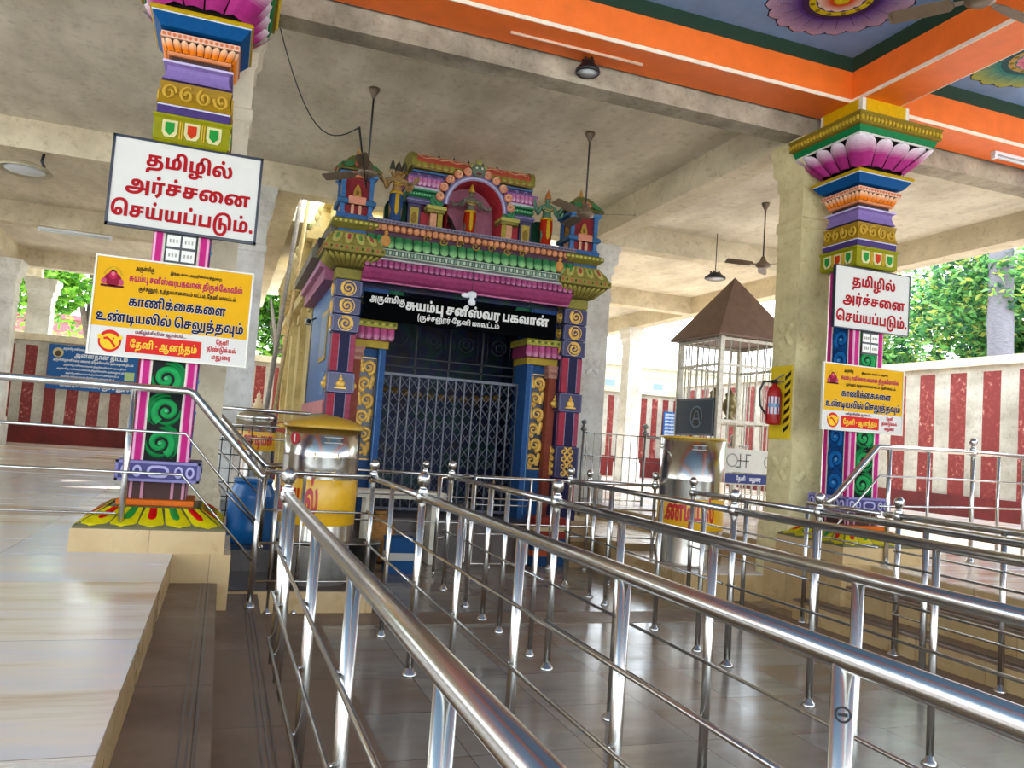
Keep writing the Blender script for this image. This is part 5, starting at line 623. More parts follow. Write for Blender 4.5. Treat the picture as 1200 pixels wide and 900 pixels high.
def make_pillar(px, py, label):
    T = thing('painted_pillar', label, 'pillar', (px, py, 0.55), 'painted pillars beside the queue steps')
    b = MB().sq(px, py, [(0.47, 0.55), (0.47, 0.70)]); b.build('pedestal', TAN, T)
    b = MB(); b.C('#6f6a4c').sq(px, py, [(0.46, 0.70), (0.46, 0.715), (0.27, 0.83), (0.25, 0.835)])
    for F in sides(px, py, 0.455, 0.712, 0.285, 0.832):
        for k in range(5):
            a = -1+2*(k+0.5)/5
            b.C('#4b4a2a'); b.petal(F, a, 1.0, 0.2, -1.0, 0.006, 0.002, 0.82)
            b.C('#c7b626'); b.petal(F, a, 0.98, 0.192, -0.95, 0.022, 0.004, 0.8)
            b.C('#b8201f' if k % 2 == 0 else '#2c7d36'); b.petal(F, a, 0.98, 0.105, -0.62, 0.03, 0.008, 0.62)
    b.build('lotus_base', PAINT, T)
    b = MB(); b.C('#d9703a').sq(px, py, [(0.235, 0.832), (0.245, 0.84), (0.245, 0.872), (0.235, 0.876)])
    b.C('#4a3230').sq(px, py, [(0.185, 0.876), (0.185, 1.0)])
    for F in sides(px, py, 0.185, 0.876, 0.185, 1.0):
        for a in (-0.9, -0.52, 0.52, 0.9): b.C('#c08a9a'); b.rect(F, a-0.05, a+0.05, 0.02, 0.98, 0.004, 0.004)
    b.build('die_block', PAINT, T)
    b = MB(); b.C('#55507e').sq(px, py, [(0.262, 1.0), (0.262, 1.14)])
    for F in sides(px, py, 0.262, 1.0, 0.262, 1.14):
        b.C('#8e88b4')
        for a0, a1, c0, c1 in ((-1, 1, 0.0, 0.13), (-1, 1, 0.87, 1), (-1, -0.95, 0, 1), (0.95, 1, 0, 1)): b.rect(F, a0, a1, c0, c1, 0.006, 0.006)
        for a in (-0.78, -0.5, 0.5, 0.78):
            b.C('#b9b3d6'); b.poly(F, [(a+0.11*math.cos(t*PI/8), 0.5+0.29*math.sin(t*PI/8)) for t in range(16)], 0.01, 0.01)
            b.C('#4a4474'); b.poly(F, [(a+0.06*math.cos(t*PI/8), 0.5+0.17*math.sin(t*PI/8)) for t in range(16)], 0.012, 0.004)
        b.C('#b9b3d6'); b.poly(F, [(0.27*math.copysign(abs(math.cos(t*PI/8))**0.5, math.cos(t*PI/8)), 0.5+0.3*math.sin(t*PI/8)) for t in range(16)], 0.01, 0.01)
        b.C('#4a4474'); b.poly(F, [(0.2*math.copysign(abs(math.cos(t*PI/8))**0.5, math.cos(t*PI/8)), 0.5+0.17*math.sin(t*PI/8)) for t in range(16)], 0.012, 0.004)
    b.build('purple_band', PAINT, T)
    hw = 0.178; b = MB(); b.C('#10120f').sq(px, py, [(hw, 1.14), (hw, 3.40)])
    for k, F0 in enumerate(sides(px, py, hw, 1.14, hw, 3.40)):
        F = lambda a, z, h=0.0, F0=F0: F0(a/hw, (z-1.14)/2.26, h)
        for sg in (-1, 1):
            for a0, a1, c, hh in ((0.66, 1.0, '#efb6cf', 0.004), (0.70, 0.93, '#c23a7c', 0.009), (0.60, 0.66, '#e8dccb', 0.006)):
                x0, x1 = sorted((sg*a0*hw, sg*a1*hw)); b.C(c); b.rect(F, x0, x1, 1.14, 3.40, hh, 0.009)
        g = k % 2 == 0
        cols = ('#2f9a54', '#1e7a3f', '#59b878') if g else ('#2f6fae', '#1c4c86', '#6aa6d6')
        if not g:
            b.C('#143c70'); b.rect(F, -0.6*hw, 0.6*hw, 1.14, 3.4, 0.002)
        vine(b, F, hw*0.58, 1.15, 2.05, 0.225, cols); vine(b, F, hw*0.58, 2.36, 3.38, 0.225, cols)
    b.heights(PILLAR_Z).build('shaft', PAINT, T)
    b = MB(); b.C('#6f7f8e').sq(px, py, [(hw+0.012, 2.06), (hw+0.025, 2.08), (hw+0.025, 2.33), (hw+0.012, 2.35)])
    for F in sides(px, py, hw+0.026, 2.09, hw+0.026, 2.32):
        b.C('#3c3a26'); b.rect(F, -0.86, 0.86, 0.06, 0.94, 0.001); b.C('#a48a35')
        for k in range(3): b.ribbon(F, [(-0.55+0.55*k+0.22*(1-t/14)*math.cos(t*0.7), 0.5+0.38*(1-t/14)*math.sin(t*0.7), 0.07) for t in range(12)], 0.012)
    b.build('carved_block', PAINT, T)
    b = MB()                                                        # stacked mouldings under the lotus capital
    b.C('#8d8a1f').sq(px, py, [(0.235, 3.385), (0.25, 3.40), (0.25, 3.55), (0.262, 3.565), (0.262, 3.58)])
    for F in sides(px, py, 0.25, 3.40, 0.25, 3.55):
        for k in range(3):
            a = -0.58+0.58*k; b.C('#d9cf9a'); b.poly(F, [(a-0.2, 0.92), (a-0.2, 0.35), (a-0.12, 0.12), (a+0.12, 0.12), (a+0.2, 0.35), (a+0.2, 0.92)], 0.008, 0.008)
            b.C('#c4432c' if k == 1 else '#2c8a3a'); b.poly(F, [(a-0.12, 0.8), (a-0.12, 0.4), (a, 0.2), (a+0.12, 0.4), (a+0.12, 0.8)], 0.013, 0.006)
            if k < 2: b.C('#d9b14a'); b.rect(F, a+0.245, a+0.275, 0.1, 0.92, 0.008, 0.008); b.rect(F, a+0.305, a+0.335, 0.1, 0.92, 0.008, 0.008)
    b.C('#4b3a6e').sq(px, py, [(0.225, 3.58), (0.24, 3.59), (0.24, 3.645)]); b.C('#d8d2e2').sq(px, py, [(0.243, 3.645), (0.243, 3.655)])
    b.C('#9c7a2c').sq(px, py, [(0.25, 3.655), (0.235, 3.70), (0.23, 3.76), (0.24, 3.82)])
    for F in sides(px, py, 0.242, 3.665, 0.238, 3.815):
        b.C('#c8a24a')
        for k in range(4): b.ribbon(F, [(-0.72+0.48*k+0.21*(1-t/15)*math.cos(t*0.75+k), 0.5+0.42*(1-t/15)*math.sin(t*0.75+k), 0.05) for t in range(13)], 0.012)
    b.C('#3a2a4c').sq(px, py, [(0.2, 3.82), (0.2, 3.84)])
    b.C('#8a74aa').sq(px, py, [(0.232, 3.84), (0.215, 3.87), (0.205, 3.91), (0.208, 3.94), (0.23, 3.955)]); b.C('#cbbfe0').sq(px, py, [(0.235, 3.955), (0.235, 3.97)])
    b.C('#4a3430').sq(px, py, [(0.185, 3.97), (0.185, 4.03)])
    b.C('#e0936a').sq(px, py, [(0.205, 4.02), (0.215, 4.03), (0.215, 4.045)])
    b.heights(PILLAR_Z).build('mouldings', PAINT, T)
    b = MB(); b.C('#2a1a14').sq(px, py, [(0.205, 4.045), (0.238, 4.13)])
    petal_row(b, px, py, 0.212, 4.045, 0.245, 4.13, 9, '#f0832e', '#f6d9b8', 0.022, 0.48, 0.6, None, None, 0.2)
    b.C('#ecc0a6').sq(px, py, [(0.262, 4.13), (0.262, 4.175)])
    for F in sides(px, py, 0.262, 4.13, 0.262, 4.175):
        for k in range(15): b.C('#d9805c'); b.disc(F, -0.93+1.86*k/14, 0.5, 0.045, 0.006, 0.006, 8, 0.3)
    b.C('#3f2a2a').sq(px, py, [(0.21, 4.175), (0.21, 4.215)])
    b.heights(PILLAR_Z).build('orange_petal_band', PAINT, T)
    b = MB(); b.C('#1c5288').sq(px, py, [(0.24, 4.215), (0.27, 4.225), (0.325, 4.315)]); b.C('#d5dbe2').sq(px, py, [(0.33, 4.315), (0.33, 4.325)])
    b.C('#b99a2c').sq(px, py, [(0.335, 4.325), (0.345, 4.34), (0.335, 4.36)]); b.C('#4a3028').sq(px, py, [(0.2, 4.36), (0.2, 4.42)])
    b.heights(PILLAR_Z).build('blue_moulding', PAINT, T)
    b = MB(); b.C('#15100f').sq(px, py, [(0.225, 4.405), (0.25, 4.46), (0.33, 4.58), (0.425, 4.705)])
    petal_row(b, px, py, 0.262, 4.405, 0.435, 4.70, 4, '#ad3f7f', '#f4eef0', 0.05, 0.5, 0.68, None, None, 0.42)
    for sx in (-1, 1):
        for sy in (-1, 1):                                          # corner petals
            o = Vector((px+sx*0.25, py+sy*0.25, 4.405)); v = Vector((px+sx*0.44, py+sy*0.44, 4.70))-o; u = Vector((sx, -sy, 0)).normalized()*(1 if sx*sy < 0 else -1)
            u = u if u.cross(v).dot(Vector((sx, sy, 0))) > 0 else -u
            b.C('#ad3f7f'); b.petal(frame(o, u*0.085, v), 0, 0, 1.0, 1.0, 0.03, 0.012, 0.68, '#f4eef0', 0.42)
    b.heights(PILLAR_Z).build('lotus_capital', PAINT, T)
    b = MB(); b.C('#f0ede4').sq(px, py, [(0.432, 4.70), (0.445, 4.715)]); b.C('#1f7a45').sq(px, py, [(0.455, 4.715), (0.475, 4.785)])
    b.C('#8b7530').sq(px, py, [(0.46, 4.785), (0.5, 4.80), (0.5, 4.90), (0.51, 4.915), (0.51, 4.93)])
    for F in sides(px, py, 0.5, 4.80, 0.5, 4.90):
        b.C('#c9ab45')
        for k in range(22): b.ell(F(-0.95+1.9*k/21, 0.5, 0.006), 0.018, 0.018, 0.03, 7, 5)
    b.C('#efe8d8').sq(px, py, [(0.29, 4.93), (0.29, 5.0)])
    for F in sides(px, py, 0.29, 4.93, 0.29, 5.0): b.C('#e2b21c'); b.rect(F, -0.84, 0.84, 0, 1, 0.006, 0.006)
    b.heights(PILLAR_Z).build('abacus', PAINT, T)
    # switch plates screwed to the front of the shaft
    F = FY(px, py-hw-0.012, 2.62); b = MB(); b.C('#16181a').rect(F, -0.1, 0.1, -0.1, 0.12, 0.01, 0.02); b.C('#d8d4c8')
    for a in (-0.05, 0.05):
        for c in (-0.042, 0.058): b.rect(F, a-0.043, a+0.043, c-0.04, c+0.04, 0.018, 0.008)
    b.C('#8f8a80')
    for a in (-0.05, 0.05):
        for c in (-0.042, 0.058):
            for k in (-1, 0, 1): b.rect(F, a+k*0.022-0.005, a+k*0.022+0.005, c-0.014, c+0.012, 0.022, 0.004)
    b.build('switch_panel', ENAMEL, T)
    return T
pillar = make_pillar(P0[0], P0[1], 'tall carved pillar with green scroll shaft standing on the left platform')
dup(pillar, (5.83, 6.36, 0.55), 'tall carved pillar with blue and green scroll shaft below the orange beam corner on the right')

# ------------------------------------------------------------------ notice boards on the pillars
def white_board(x0, x1, z0, z1, y, label, t=0.018):
    T = thing('notice_board', label, 'sign', ((x0+x1)/2, y, z0), 'boards hung on the painted pillars')
    b = MB().box(x0+0.01, x1-0.01, y-0.008, y+0.02, z0+0.01, z1-0.01); b.c = [hx('#dcd8ce')]*len(b.f); b.build('board', BOARD, T)
    b = MB(); b.C('#1c2230')
    for q in ((x0, x1, z0, z0+t), (x0, x1, z1-t, z1), (x0, x0+t, z0, z1), (x1-t, x1, z0, z1)): b.box(q[0], q[1], y-0.014, y+0.025, q[2], q[3])
    b.build('frame', ENAMEL, T)
    F = FY(0, y-0.0095, 0); w, h = x1-x0, z1-z0; c = (x0+x1)/2; b = MB(); b.C('#a80f18')
    s = h*0.128
    b.text(F, 'a1', c+0.01*w, z0+h*0.70, s, 'c', 0.04, width=w*0.58); b.text(F, 'a2', c+0.02*w, z0+h*0.405, s, 'c', 0.04, width=w*0.83); b.text(F, 'a3', c, z0+h*0.115, s, 'c', 0.04, width=w*0.95)
    b.build('lettering', BOARD, T); return T
white_board(-0.88, 0.109, 2.73, 3.365, 6.065, 'large white board with three red Tamil lines and black frame on the left pillar')
white_board(5.355, 6.275, 2.74, 3.345, 6.14, 'white board with three red Tamil lines and thin frame hung on the right pillar', 0.007)
def yellow_board(x0, x1, z0, z1, y, label):
    T = thing('donation_notice', label, 'sign', ((x0+x1)/2, y, z0), 'boards hung on the painted pillars')
    w, h = x1-x0, z1-z0; zy = z0+h*0.285; c = (x0+x1)/2
    b = MB(); b.C('#dcd6cc').box(x0, x1, y-0.006, y+0.012, z0, zy); b.C('#e3a90f').box(x0, x1, y-0.006, y+0.012, zy, z1)
    b.build('board', BOARD, T)
    b = MB(); b.C('#cfc9b8'); t = 0.012
    for q in ((x0-t, x1+t, z0-t, z0), (x0-t, x1+t, z1, z1+t), (x0-t, x0, z0, z1), (x1, x1+t, z0, z1)): b.box(q[0], q[1], y-0.012, y+0.015, q[2], q[3])
    b.build('frame', ENAMEL, T)
    F = FY(0, y-0.0065, 0); X = lambda a: x0+w*a; Z = lambda a: z0+h*a
    b = MB()
    b.C('#1a1416'); b.text(F, 'b1', X(0.30), Z(0.895), h*0.036, 'c', 0, width=w*0.12); b.text(F, 'b0', X(0.63), Z(0.895), h*0.022, 'c', 0, width=w*0.34)
    b.C('#b01550'); b.text(F, 'b2', X(0.575), Z(0.775), h*0.054, 'c', 0, width=w*0.74)
    b.C('#1a1416'); b.text(F, 'b3', X(0.59), Z(0.685), h*0.034, 'c', 0, width=w*0.64)
    for key, zz, ww, cc in (('b4', 0.515, 0.63, 0.53), ('b5', 0.34, 0.95, 0.5)):
        b.C('#f2ead8'); b.text(F, key, X(cc), Z(zz), h*0.082, 'c', 0.28, 0.001, w*ww); b.C('#131c46'); b.text(F, key, X(cc), Z(zz), h*0.082, 'c', 0.02, 0.003, w*ww)
    b.C('#7c2a3c'); b.text(F, 'b6', X(0.44), Z(0.235), h*0.028, 'c', 0, width=w*0.33)
    b.C('#c02430'); b.text(F, 'b8', X(0.84), Z(0.205), h*0.04, 'c', 0, width=w*0.085); b.text(F, 'b9', X(0.84), Z(0.125), h*0.04, 'c', 0, width=w*0.2); b.text(F, 'b10', X(0.84), Z(0.045), h*0.04, 'c', 0, width=w*0.13)
    b.C('#d42a22'); b.rect(F, X(0.225), X(0.705), Z(0.035), Z(0.215), 0.001); b.C('#f2c23a'); b.text(F, 'b7', X(0.465), Z(0.085), h*0.062, 'c', 0, 0.003, w*0.43)
    b.build('lettering', BOARD, T)
    b = MB(); e = h*0.115; cx, cz = X(0.125), Z(0.135)             # round red and yellow mark
    b.C('#cf2a22'); b.disc(F, cx, cz, e*0.95, 0.001, None, 28, e); b.C('#f0c02a'); b.disc(F, cx, cz-e*0.05, e*0.78, 0.002, None, 24, e*0.72)
    b.C('#cf2a22'); b.ribbon(F, [(cx-e*0.5+e*t/8, cz+e*(0.2-0.07*t+0.5*math.sin(t*0.5)*0.4), e*0.1) for t in range(9)], 0.001, 0.003); b.disc(F, cx-e*0.25, cz+e*0.28, e*0.1, 0.003, None, 10); b.disc(F, cx+e*0.3, cz+e*0.25, e*0.08, 0.003, None, 10)
    b.C('#f0c02a'); b.disc(F, cx-e*0.8, cz+e*0.35, e*0.22, 0.004, None, 12); b.disc(F, cx+e*0.85, cz+e*0.35, e*0.2, 0.004, None, 12)
    b.build('round_emblem', BOARD, T)
    b = MB(); cx, cz, e = X(0.105), Z(0.80), h*0.115               # small seated figure in red with a gold arch
    b.C('#c79a1c'); b.ring(F, cx, cz+e*0.15, e*0.62, e*0.78, 0.001, 24, 0, PI); b.C('#8c1430'); b.disc(F, cx, cz-e*0.25, e*0.72, 0.002, None, 18, e*0.62); b.C('#b52048'); b.disc(F, cx, cz+e*0.2, e*0.34, 0.003, None, 16, e*0.45)
    b.C('#e2b21c'); b.disc(F, cx, cz+e*0.62, e*0.2, 0.003, None, 10, e*0.26); b.C('#d86a72'); b.disc(F, cx, cz+e*0.28, e*0.16, 0.004, None, 12, e*0.2)
    b.C('#5a0f22'); b.rect(F, cx-e*0.95, cx+e*0.95, cz-e*0.95, cz-e*0.75, 0.002); b.C('#c2486a')
    for a in (-0.7, 0.7): b.disc(F, cx+a*e, cz-e*0.45, e*0.22, 0.004, None, 10, e*0.28)
    b.build('printed_figure', BOARD, T); return T
yellow_board(-0.895, 0.107, 1.845, 2.505, 6.055, 'large yellow board with dark Tamil headline on the left pillar, below the white board')
yellow_board(5.27, 6.22, 1.772, 2.385, 6.13, 'yellow board with dark Tamil headline on the right pillar, behind the sloping rail')

# ------------------------------------------------------------------ the shrine
CX = 2.74
SH = thing('shrine', 'small brightly painted shrine with tiered roof and folding gate, facing the queue railings', 'shrine', (CX, 9.6, 0.0))
GOLDP = colmat('gilded_relief', 0.34, 0.1, 0.1, 0.15, 30)
GATE = plain('gate_steel', '#505159', 0.45, 0.5, 0.2); GRILLD = plain('shade_dark_grille', '#17171b', 0.6, 0.2, 0.2)  # gate and grille greys darkened, painting in the doorway's shade
NAMEB = colmat('matt_board', 0.9, 0, 0, 0.05, 6, 1.0, 0.9, 0.0)
NAVY, RED, KHA = '#232148', '#a51f3a', '#8f8534'
b = MB(); b.C('#59524c'); b.box(1.0, 4.48, 9.3, 12.6, 0.0, 0.30); b.box(1.06, 4.42, 9.42, 12.6, 0.30, 0.45); b.build('plinth', DARKT, SH)
b = MB(); b.C('#4a74a8'); b.box(1.14, 1.26, 9.8, 12.5, 0.45, 3.35); b.box(4.22, 4.34, 9.8, 12.5, 0.45, 3.35)
b.C('#3f6aa0'); b.box(1.14, 4.34, 12.4, 12.52, 0.45, 3.35)
b.C('#d98a86').box(1.10, 1.14, 9.9, 12.5, 1.62, 1.78); b.C('#3d8a72').box(1.11, 1.14, 9.9, 12.5, 1.45, 1.62); b.C('#a8402e').box(1.09, 1.14, 9.9, 12.5, 1.36, 1.45)
F = FX(1.139, 0, 0)
b.C('#b79a3a'); b.rect(F, -11.0, -10.3, 2.3, 2.95, 0.012, 0.012); b.C('#7d8fa8'); b.rect(F, -10.93, -10.37, 2.36, 2.89, 0.016, 0.004); b.C('#5c86b4'); b.rect(F, -10.6, -10.2, 1.85, 2.15, 0.01, 0.01)
b.build('side_wall', SHADED, SH)
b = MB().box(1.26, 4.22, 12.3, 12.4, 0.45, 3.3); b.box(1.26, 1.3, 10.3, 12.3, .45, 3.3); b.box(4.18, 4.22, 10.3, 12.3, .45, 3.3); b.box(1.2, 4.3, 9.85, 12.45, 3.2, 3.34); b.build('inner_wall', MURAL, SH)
def spiral(q, F, a, c, r, turns=1.8, w=0.2, h=0.012, sg=1, ph=0.0):
    q.ribbon(F, [(a+r*(1-0.88*t/22)*math.cos(ph+sg*t/22*turns*2*PI), c+r*(1-0.88*t/22)*math.sin(ph+sg*t/22*turns*2*PI), r*w*(1-0.6*t/22)) for t in range(23)], h)
def pier(sx):
    px, py, hw = CX+sx*1.48, 9.75, 0.145
    b = MB(); b.C(NAVY).sq(px, py, [(hw-0.012, 0.45), (hw-0.012, 3.23)])
    for F0 in sides(px, py, hw-0.012, 0.45, hw-0.012, 3.23)[:1] + sides(px, py, hw-0.012, 0.45, hw-0.012, 3.23)[1:]:
        F = lambda a, z, h=0.0, F0=F0: F0(a, (z-0.45)/2.78, h)
        for z0, z1 in ((0.5, 1.0), (1.43, 1.86), (2.125, 2.57)):
            for a0, a1, c in ((-1, -0.42, RED), (-0.36, 0.5, NAVY), (0.56, 1.0, '#a03a54')): b.C(c); b.rect(F, a0, a1, z0, z1, 0.005, 0.005)
            b.C('#8f8aa0'); b.rect(F, -0.42, -0.36, z0, z1, 0.007, 0.006); b.rect(F, 0.5, 0.56, z0, z1, 0.007, 0.006)
    b.C('#2a2852').sq(px, py, [(0.16, 0.45), (0.16, 0.62), (hw, 0.66)]); b.C(KHA).sq(px, py, [(hw, 3.225), (hw+0.012, 3.24), (hw+0.012, 3.35)])
    p = b.build('pier', SHADED, SH)
    for z0, z1, kind in ((3.015, 3.215, 0), (2.805, 3.005, 0), (2.595, 2.795, 0), (1.87, 2.11, 1), (1.02, 1.42, 2)):
        b = MB(); b.C('#26244e').sq(px, py, [(hw, z0), (hw+0.012, z0+0.008), (hw+0.012, z1-0.008), (hw, z1)])
        for F0 in sides(px, py, hw+0.012, z0, hw+0.012, z1):
            zc = (z1-z0)/2; F = lambda a, z, h=0.0, F0=F0, d=z1-z0: F0(a/(hw+0.012), z/d, h)
            b.C('#5a587c'); e = hw+0.006
            for r in ((-e, e, 0.004, 0.012), (-e, e, z1-z0-0.012, z1-z0-0.004), (-e, -e+0.008, 0.004, z1-z0-0.004), (e-0.008, e, 0.004, z1-z0-0.004)): b.rect(F, *r, 0.004, 0.004)
            b.C('#e0b04a')
            if kind == 0: spiral(b, F, 0, zc, 0.08, 1.7, 0.24, 0.018, 1 if z0 > 2.7 else -1, 2.2); b.ring(F, 0, zc, 0.083, 0.092, 0.008, 20)
            elif kind == 1:
                b.ell(F(0, zc-0.02, 0), 0.055, 0.03, 0.05, 10, 8); b.poly(F, [(-0.075, zc-0.075), (0.075, zc-0.075), (0.06, zc-0.055), (-0.06, zc-0.055)], 0.02, 0.02); b.ell(F(0, zc+0.04, 0), 0.025, 0.02, 0.03, 8, 6); b.ell(F(0, zc+0.075, 0), 0.01, 0.01, 0.02, 6, 5)
            else:
                for k in range(4):
                    for s2 in (-1, 1): spiral(b, F, s2*0.05, 0.055+0.095*k, 0.047, 1.3, 0.3, 0.016, s2, PI/2)
        b.build('carved_block', GOLDP, p)

pier(-1); pier(1)
def pilaster(sx):
    X = lambda d: CX+sx*d                                           # d measured from the shrine axis outwards
    def bx(q, d0, d1, *r): q.box(min(X(d0), X(d1)), max(X(d0), X(d1)), *r)
    b = MB(); b.C('#1d4f86'); bx(b, 0.93, 1.36, 9.92, 10.3, 0.45, 2.47); bx(b, 0.93, 1.02, 9.82, 9.92, 0.45, 2.47); b.C('#5d8fbe'); bx(b, 0.995, 1.005, 9.812, 9.82, 0.5, 2.44)
    b.C('#8c3c24'); bx(b, 1.235, 1.335, 9.78, 9.92, 0.45, 2.32)
    for z, e, c in ((2.30, 0.012, '#c08a72'), (2.34, 0.03, '#a86a5c'), (2.38, 0.02, '#c08a72'), (2.42, 0.035, '#b87a6a')): b.C(c); bx(b, 1.235-e, 1.335+e, 9.78-e, 9.94, z, z+0.04)
    b.C('#b3951c'); bx(b, 0.91, 1.36, 9.79, 10.3, 2.46, 2.55)
    p = b.build('pilaster', SHADED, SH)
    b = MB(); b.C('#1a1420'); F = FY(X(1.13) , 9.92, 0); b.rect(F, -0.115, 0.115, 1.1, 2.34, 0.004, 0.004); b.C('#e2b24c')
    for r in ((-0.115, 0.115, 1.09, 1.105), (-0.115, 0.115, 2.335, 2.35), (-0.117, -0.107, 1.09, 2.35), (0.107, 0.117, 1.09, 2.35)): b.rect(F, *r, 0.012, 0.012)
    for k in range(6):
        s2 = 1 if k % 2 else -1; spiral(b, F, s2*0.018, 1.21+0.203*k, 0.09, 1.6, 0.34, 0.03, s2, -PI/2)
        for j in range(3): b.petal(F, -s2*(0.06+0.012*j), 1.145+0.203*k+0.045*j, 0.032, 0.08, 0.02)
    b.build('gilded_panel', GOLDP, p)
    b = MB(); a0, a1 = sorted((X(0.86), X(1.40))); w = (a1-a0)/2; c = (a0+a1)/2; b.C('#8a2a56').box(a0+0.02, a1-0.02, 9.72, 10.3, 2.55, 2.70)
    n = 6
    for k in range(n): b.C('#b8487c'); b.petal(frame((a0+(k+0.5)*2*w/n, 9.718, 2.70), (1, 0, 0), (0, 0, -1)), 0, 0, 0.043, 0.15, -0.04, 0, 0.5, '#dca0bc', 0.5)
    b.C('#a8a032').box(a0-0.01, a1+0.01, 9.66, 10.3, 2.70, 2.785)
    for k in range(12): b.C('#5c6a22' if k % 2 else '#d0c658'); b.disc(FY(a0+(k+0.5)*2*w/12, 9.66, 2.742), 0, 0, 0.016, 0.006, 0.006, 8)
    b.build('lotus_bracket', SHADED, p)
    b = MB(); b.C('#1f4c86').box(min(X(0.95), X(1.36)), max(X(0.95), X(1.36)), 9.86, 10.3, 2.785, 3.24); b.C('#b9a03a'); F = FY(X(1.15), 9.86, 3.0)
    for k in (-1, 1): spiral(b, F, k*0.1, 0.05, 0.06, 1.4, 0.22, 0.02, k)
    b.C('#1f6a4a'); 
    for j in range(4): b.petal(FY(X(0.85), 9.9, 3.02+0.04*j), 0, 0, 0.16-0.02*j, 0.09, 0.05, 0, 0.4)
    b.build('upper_bracket', SHADED, p)
pilaster(-1); pilaster(1)
# lintel and cornices: stacked mouldings running across the front and back along both sides
b = MB(); X0, X1 = CX-1.34, CX+1.34
b.C('#9c3568').ext([(9.60, 3.24), (9.56, 3.24), (9.50, 3.27), (9.45, 3.33), (9.43, 3.375), (9.60, 3.375)], X0, X1)
b.C('#c76a98').box(X0, X1, 9.545, 9.6, 3.225, 3.242); b.C('#5a1f3c').box(X0, X1, 9.45, 9.62, 3.375, 3.385)
b.C('#6a2348').box(X0, X1, 9.44, 9.62, 3.385, 3.475); n = 38
for k in range(n): b.C('#a8447a'); b.petal(frame((X0+(k+0.5)*(X1-X0)/n, 9.438, 3.475), (1, 0, 0), (0, 0, -1)), 0, 0, 0.031, 0.085, -0.028, 0, 0.45, '#d48ab2', 0.55)
b.build('pink_lintel', SHADED, SH)
b = MB(); b.C('#b9b4b2').box(X0, X1, 9.40, 9.62, 3.475, 3.495); b.C('#6f6a74').box(X0, X1, 9.43, 9.62, 3.495, 3.52); b.C('#a8b49c').box(X0, X1, 9.40, 9.62, 3.52, 3.535); b.C('#465c50').box(X0, X1, 9.42, 9.62, 3.535, 3.60); n = 70
for k in range(n): b.C('#b9c8b2' if k % 2 else '#7d9a86'); b.box(X0+k*(X1-X0)/n+0.006, X0+(k+1)*(X1-X0)/n-0.006, 9.405, 9.42, 3.545, 3.59)
b.C('#b0bca8').box(X0, X1, 9.40, 9.62, 3.60, 3.612)
b.C('#20402a').ext([(9.62, 3.612), (9.41, 3.612), (9.45, 3.77), (9.62, 3.77)], X0, X1); n = 24
for k in range(n): b.C('#2f7a44'); b.petal(frame((X0+(k+0.5)*(X1-X0)/n, 9.447, 3.77), (1, 0, 0), (0, -0.25, -0.97)), 0, 0, 0.053, 0.155, -0.035, 0.004, 0.4, '#9cd48a', 0.4)
b.build('green_petal_cornice', SHADED, SH)
b = MB(); b.C('#5a3a4a').box(X0, X1, 9.48, 9.7, 3.77, 3.83); b.C('#7d3f22').box(X0, X1, 9.45, 9.7, 3.83, 3.915); n = 34
for k in range(n): b.C('#d98f5c'); b.ell((X0+(k+0.5)*(X1-X0)/n, 9.45, 3.872), 0.038, 0.03, 0.042, 9, 6)
b.C('#8b8296').box(X0, X1, 9.40, 9.9, 3.915, 3.96); n = 60
for k in range(n): b.C('#5c5468'); b.box(X0+k*(X1-X0)/n+0.01, X0+(k+1)*(X1-X0)/n-0.004, 9.39, 9.4, 3.925, 3.945)
b.C('#a8872c')
for k in range(13):
    if 3 <= k <= 9: spiral(b, FY(X0+(k+0.5)*(X1-X0)/13, 9.44, 3.80), 0, 0, 0.05, 1.3, 0.2, 0.02, 1 if k % 2 else -1)
b.C('#c98a3a')
for sx in (-1.12, 1.12): b.ell((CX+sx, 9.40, 3.70), 0.06, 0.03, 0.075, 10, 8); b.ell((CX+sx, 9.39, 3.79), 0.025, 0.02, 0.03, 8, 6)
b.build('beaded_cornice', SHADED, SH)
b = MB(); b.C('#a05a7c').ext([(9.9, 3.24), (12.5, 3.24), (12.5, 3.5), (9.9, 3.5)], 1.0, 1.14); b.C('#c48aa6').box(0.94, 1.14, 9.95, 12.5, 3.40, 3.48); b.C('#7d7868').box(0.84, 1.14, 9.95, 12.5, 3.5, 3.62); b.C('#4a4440').box(0.9, 1.14, 9.95, 12.5, 3.62, 3.75)
b.C('#a05a7c').box(4.34, 4.5, 9.9, 12.5, 3.24, 3.5); b.C('#7d7868').box(4.34, 4.62, 9.95, 12.5, 3.5, 3.75); b.C('#6f6a60').box(1.0, 4.48, 9.6, 12.5, 3.5, 3.93)
b.build('side_cornice', SHADED, SH)
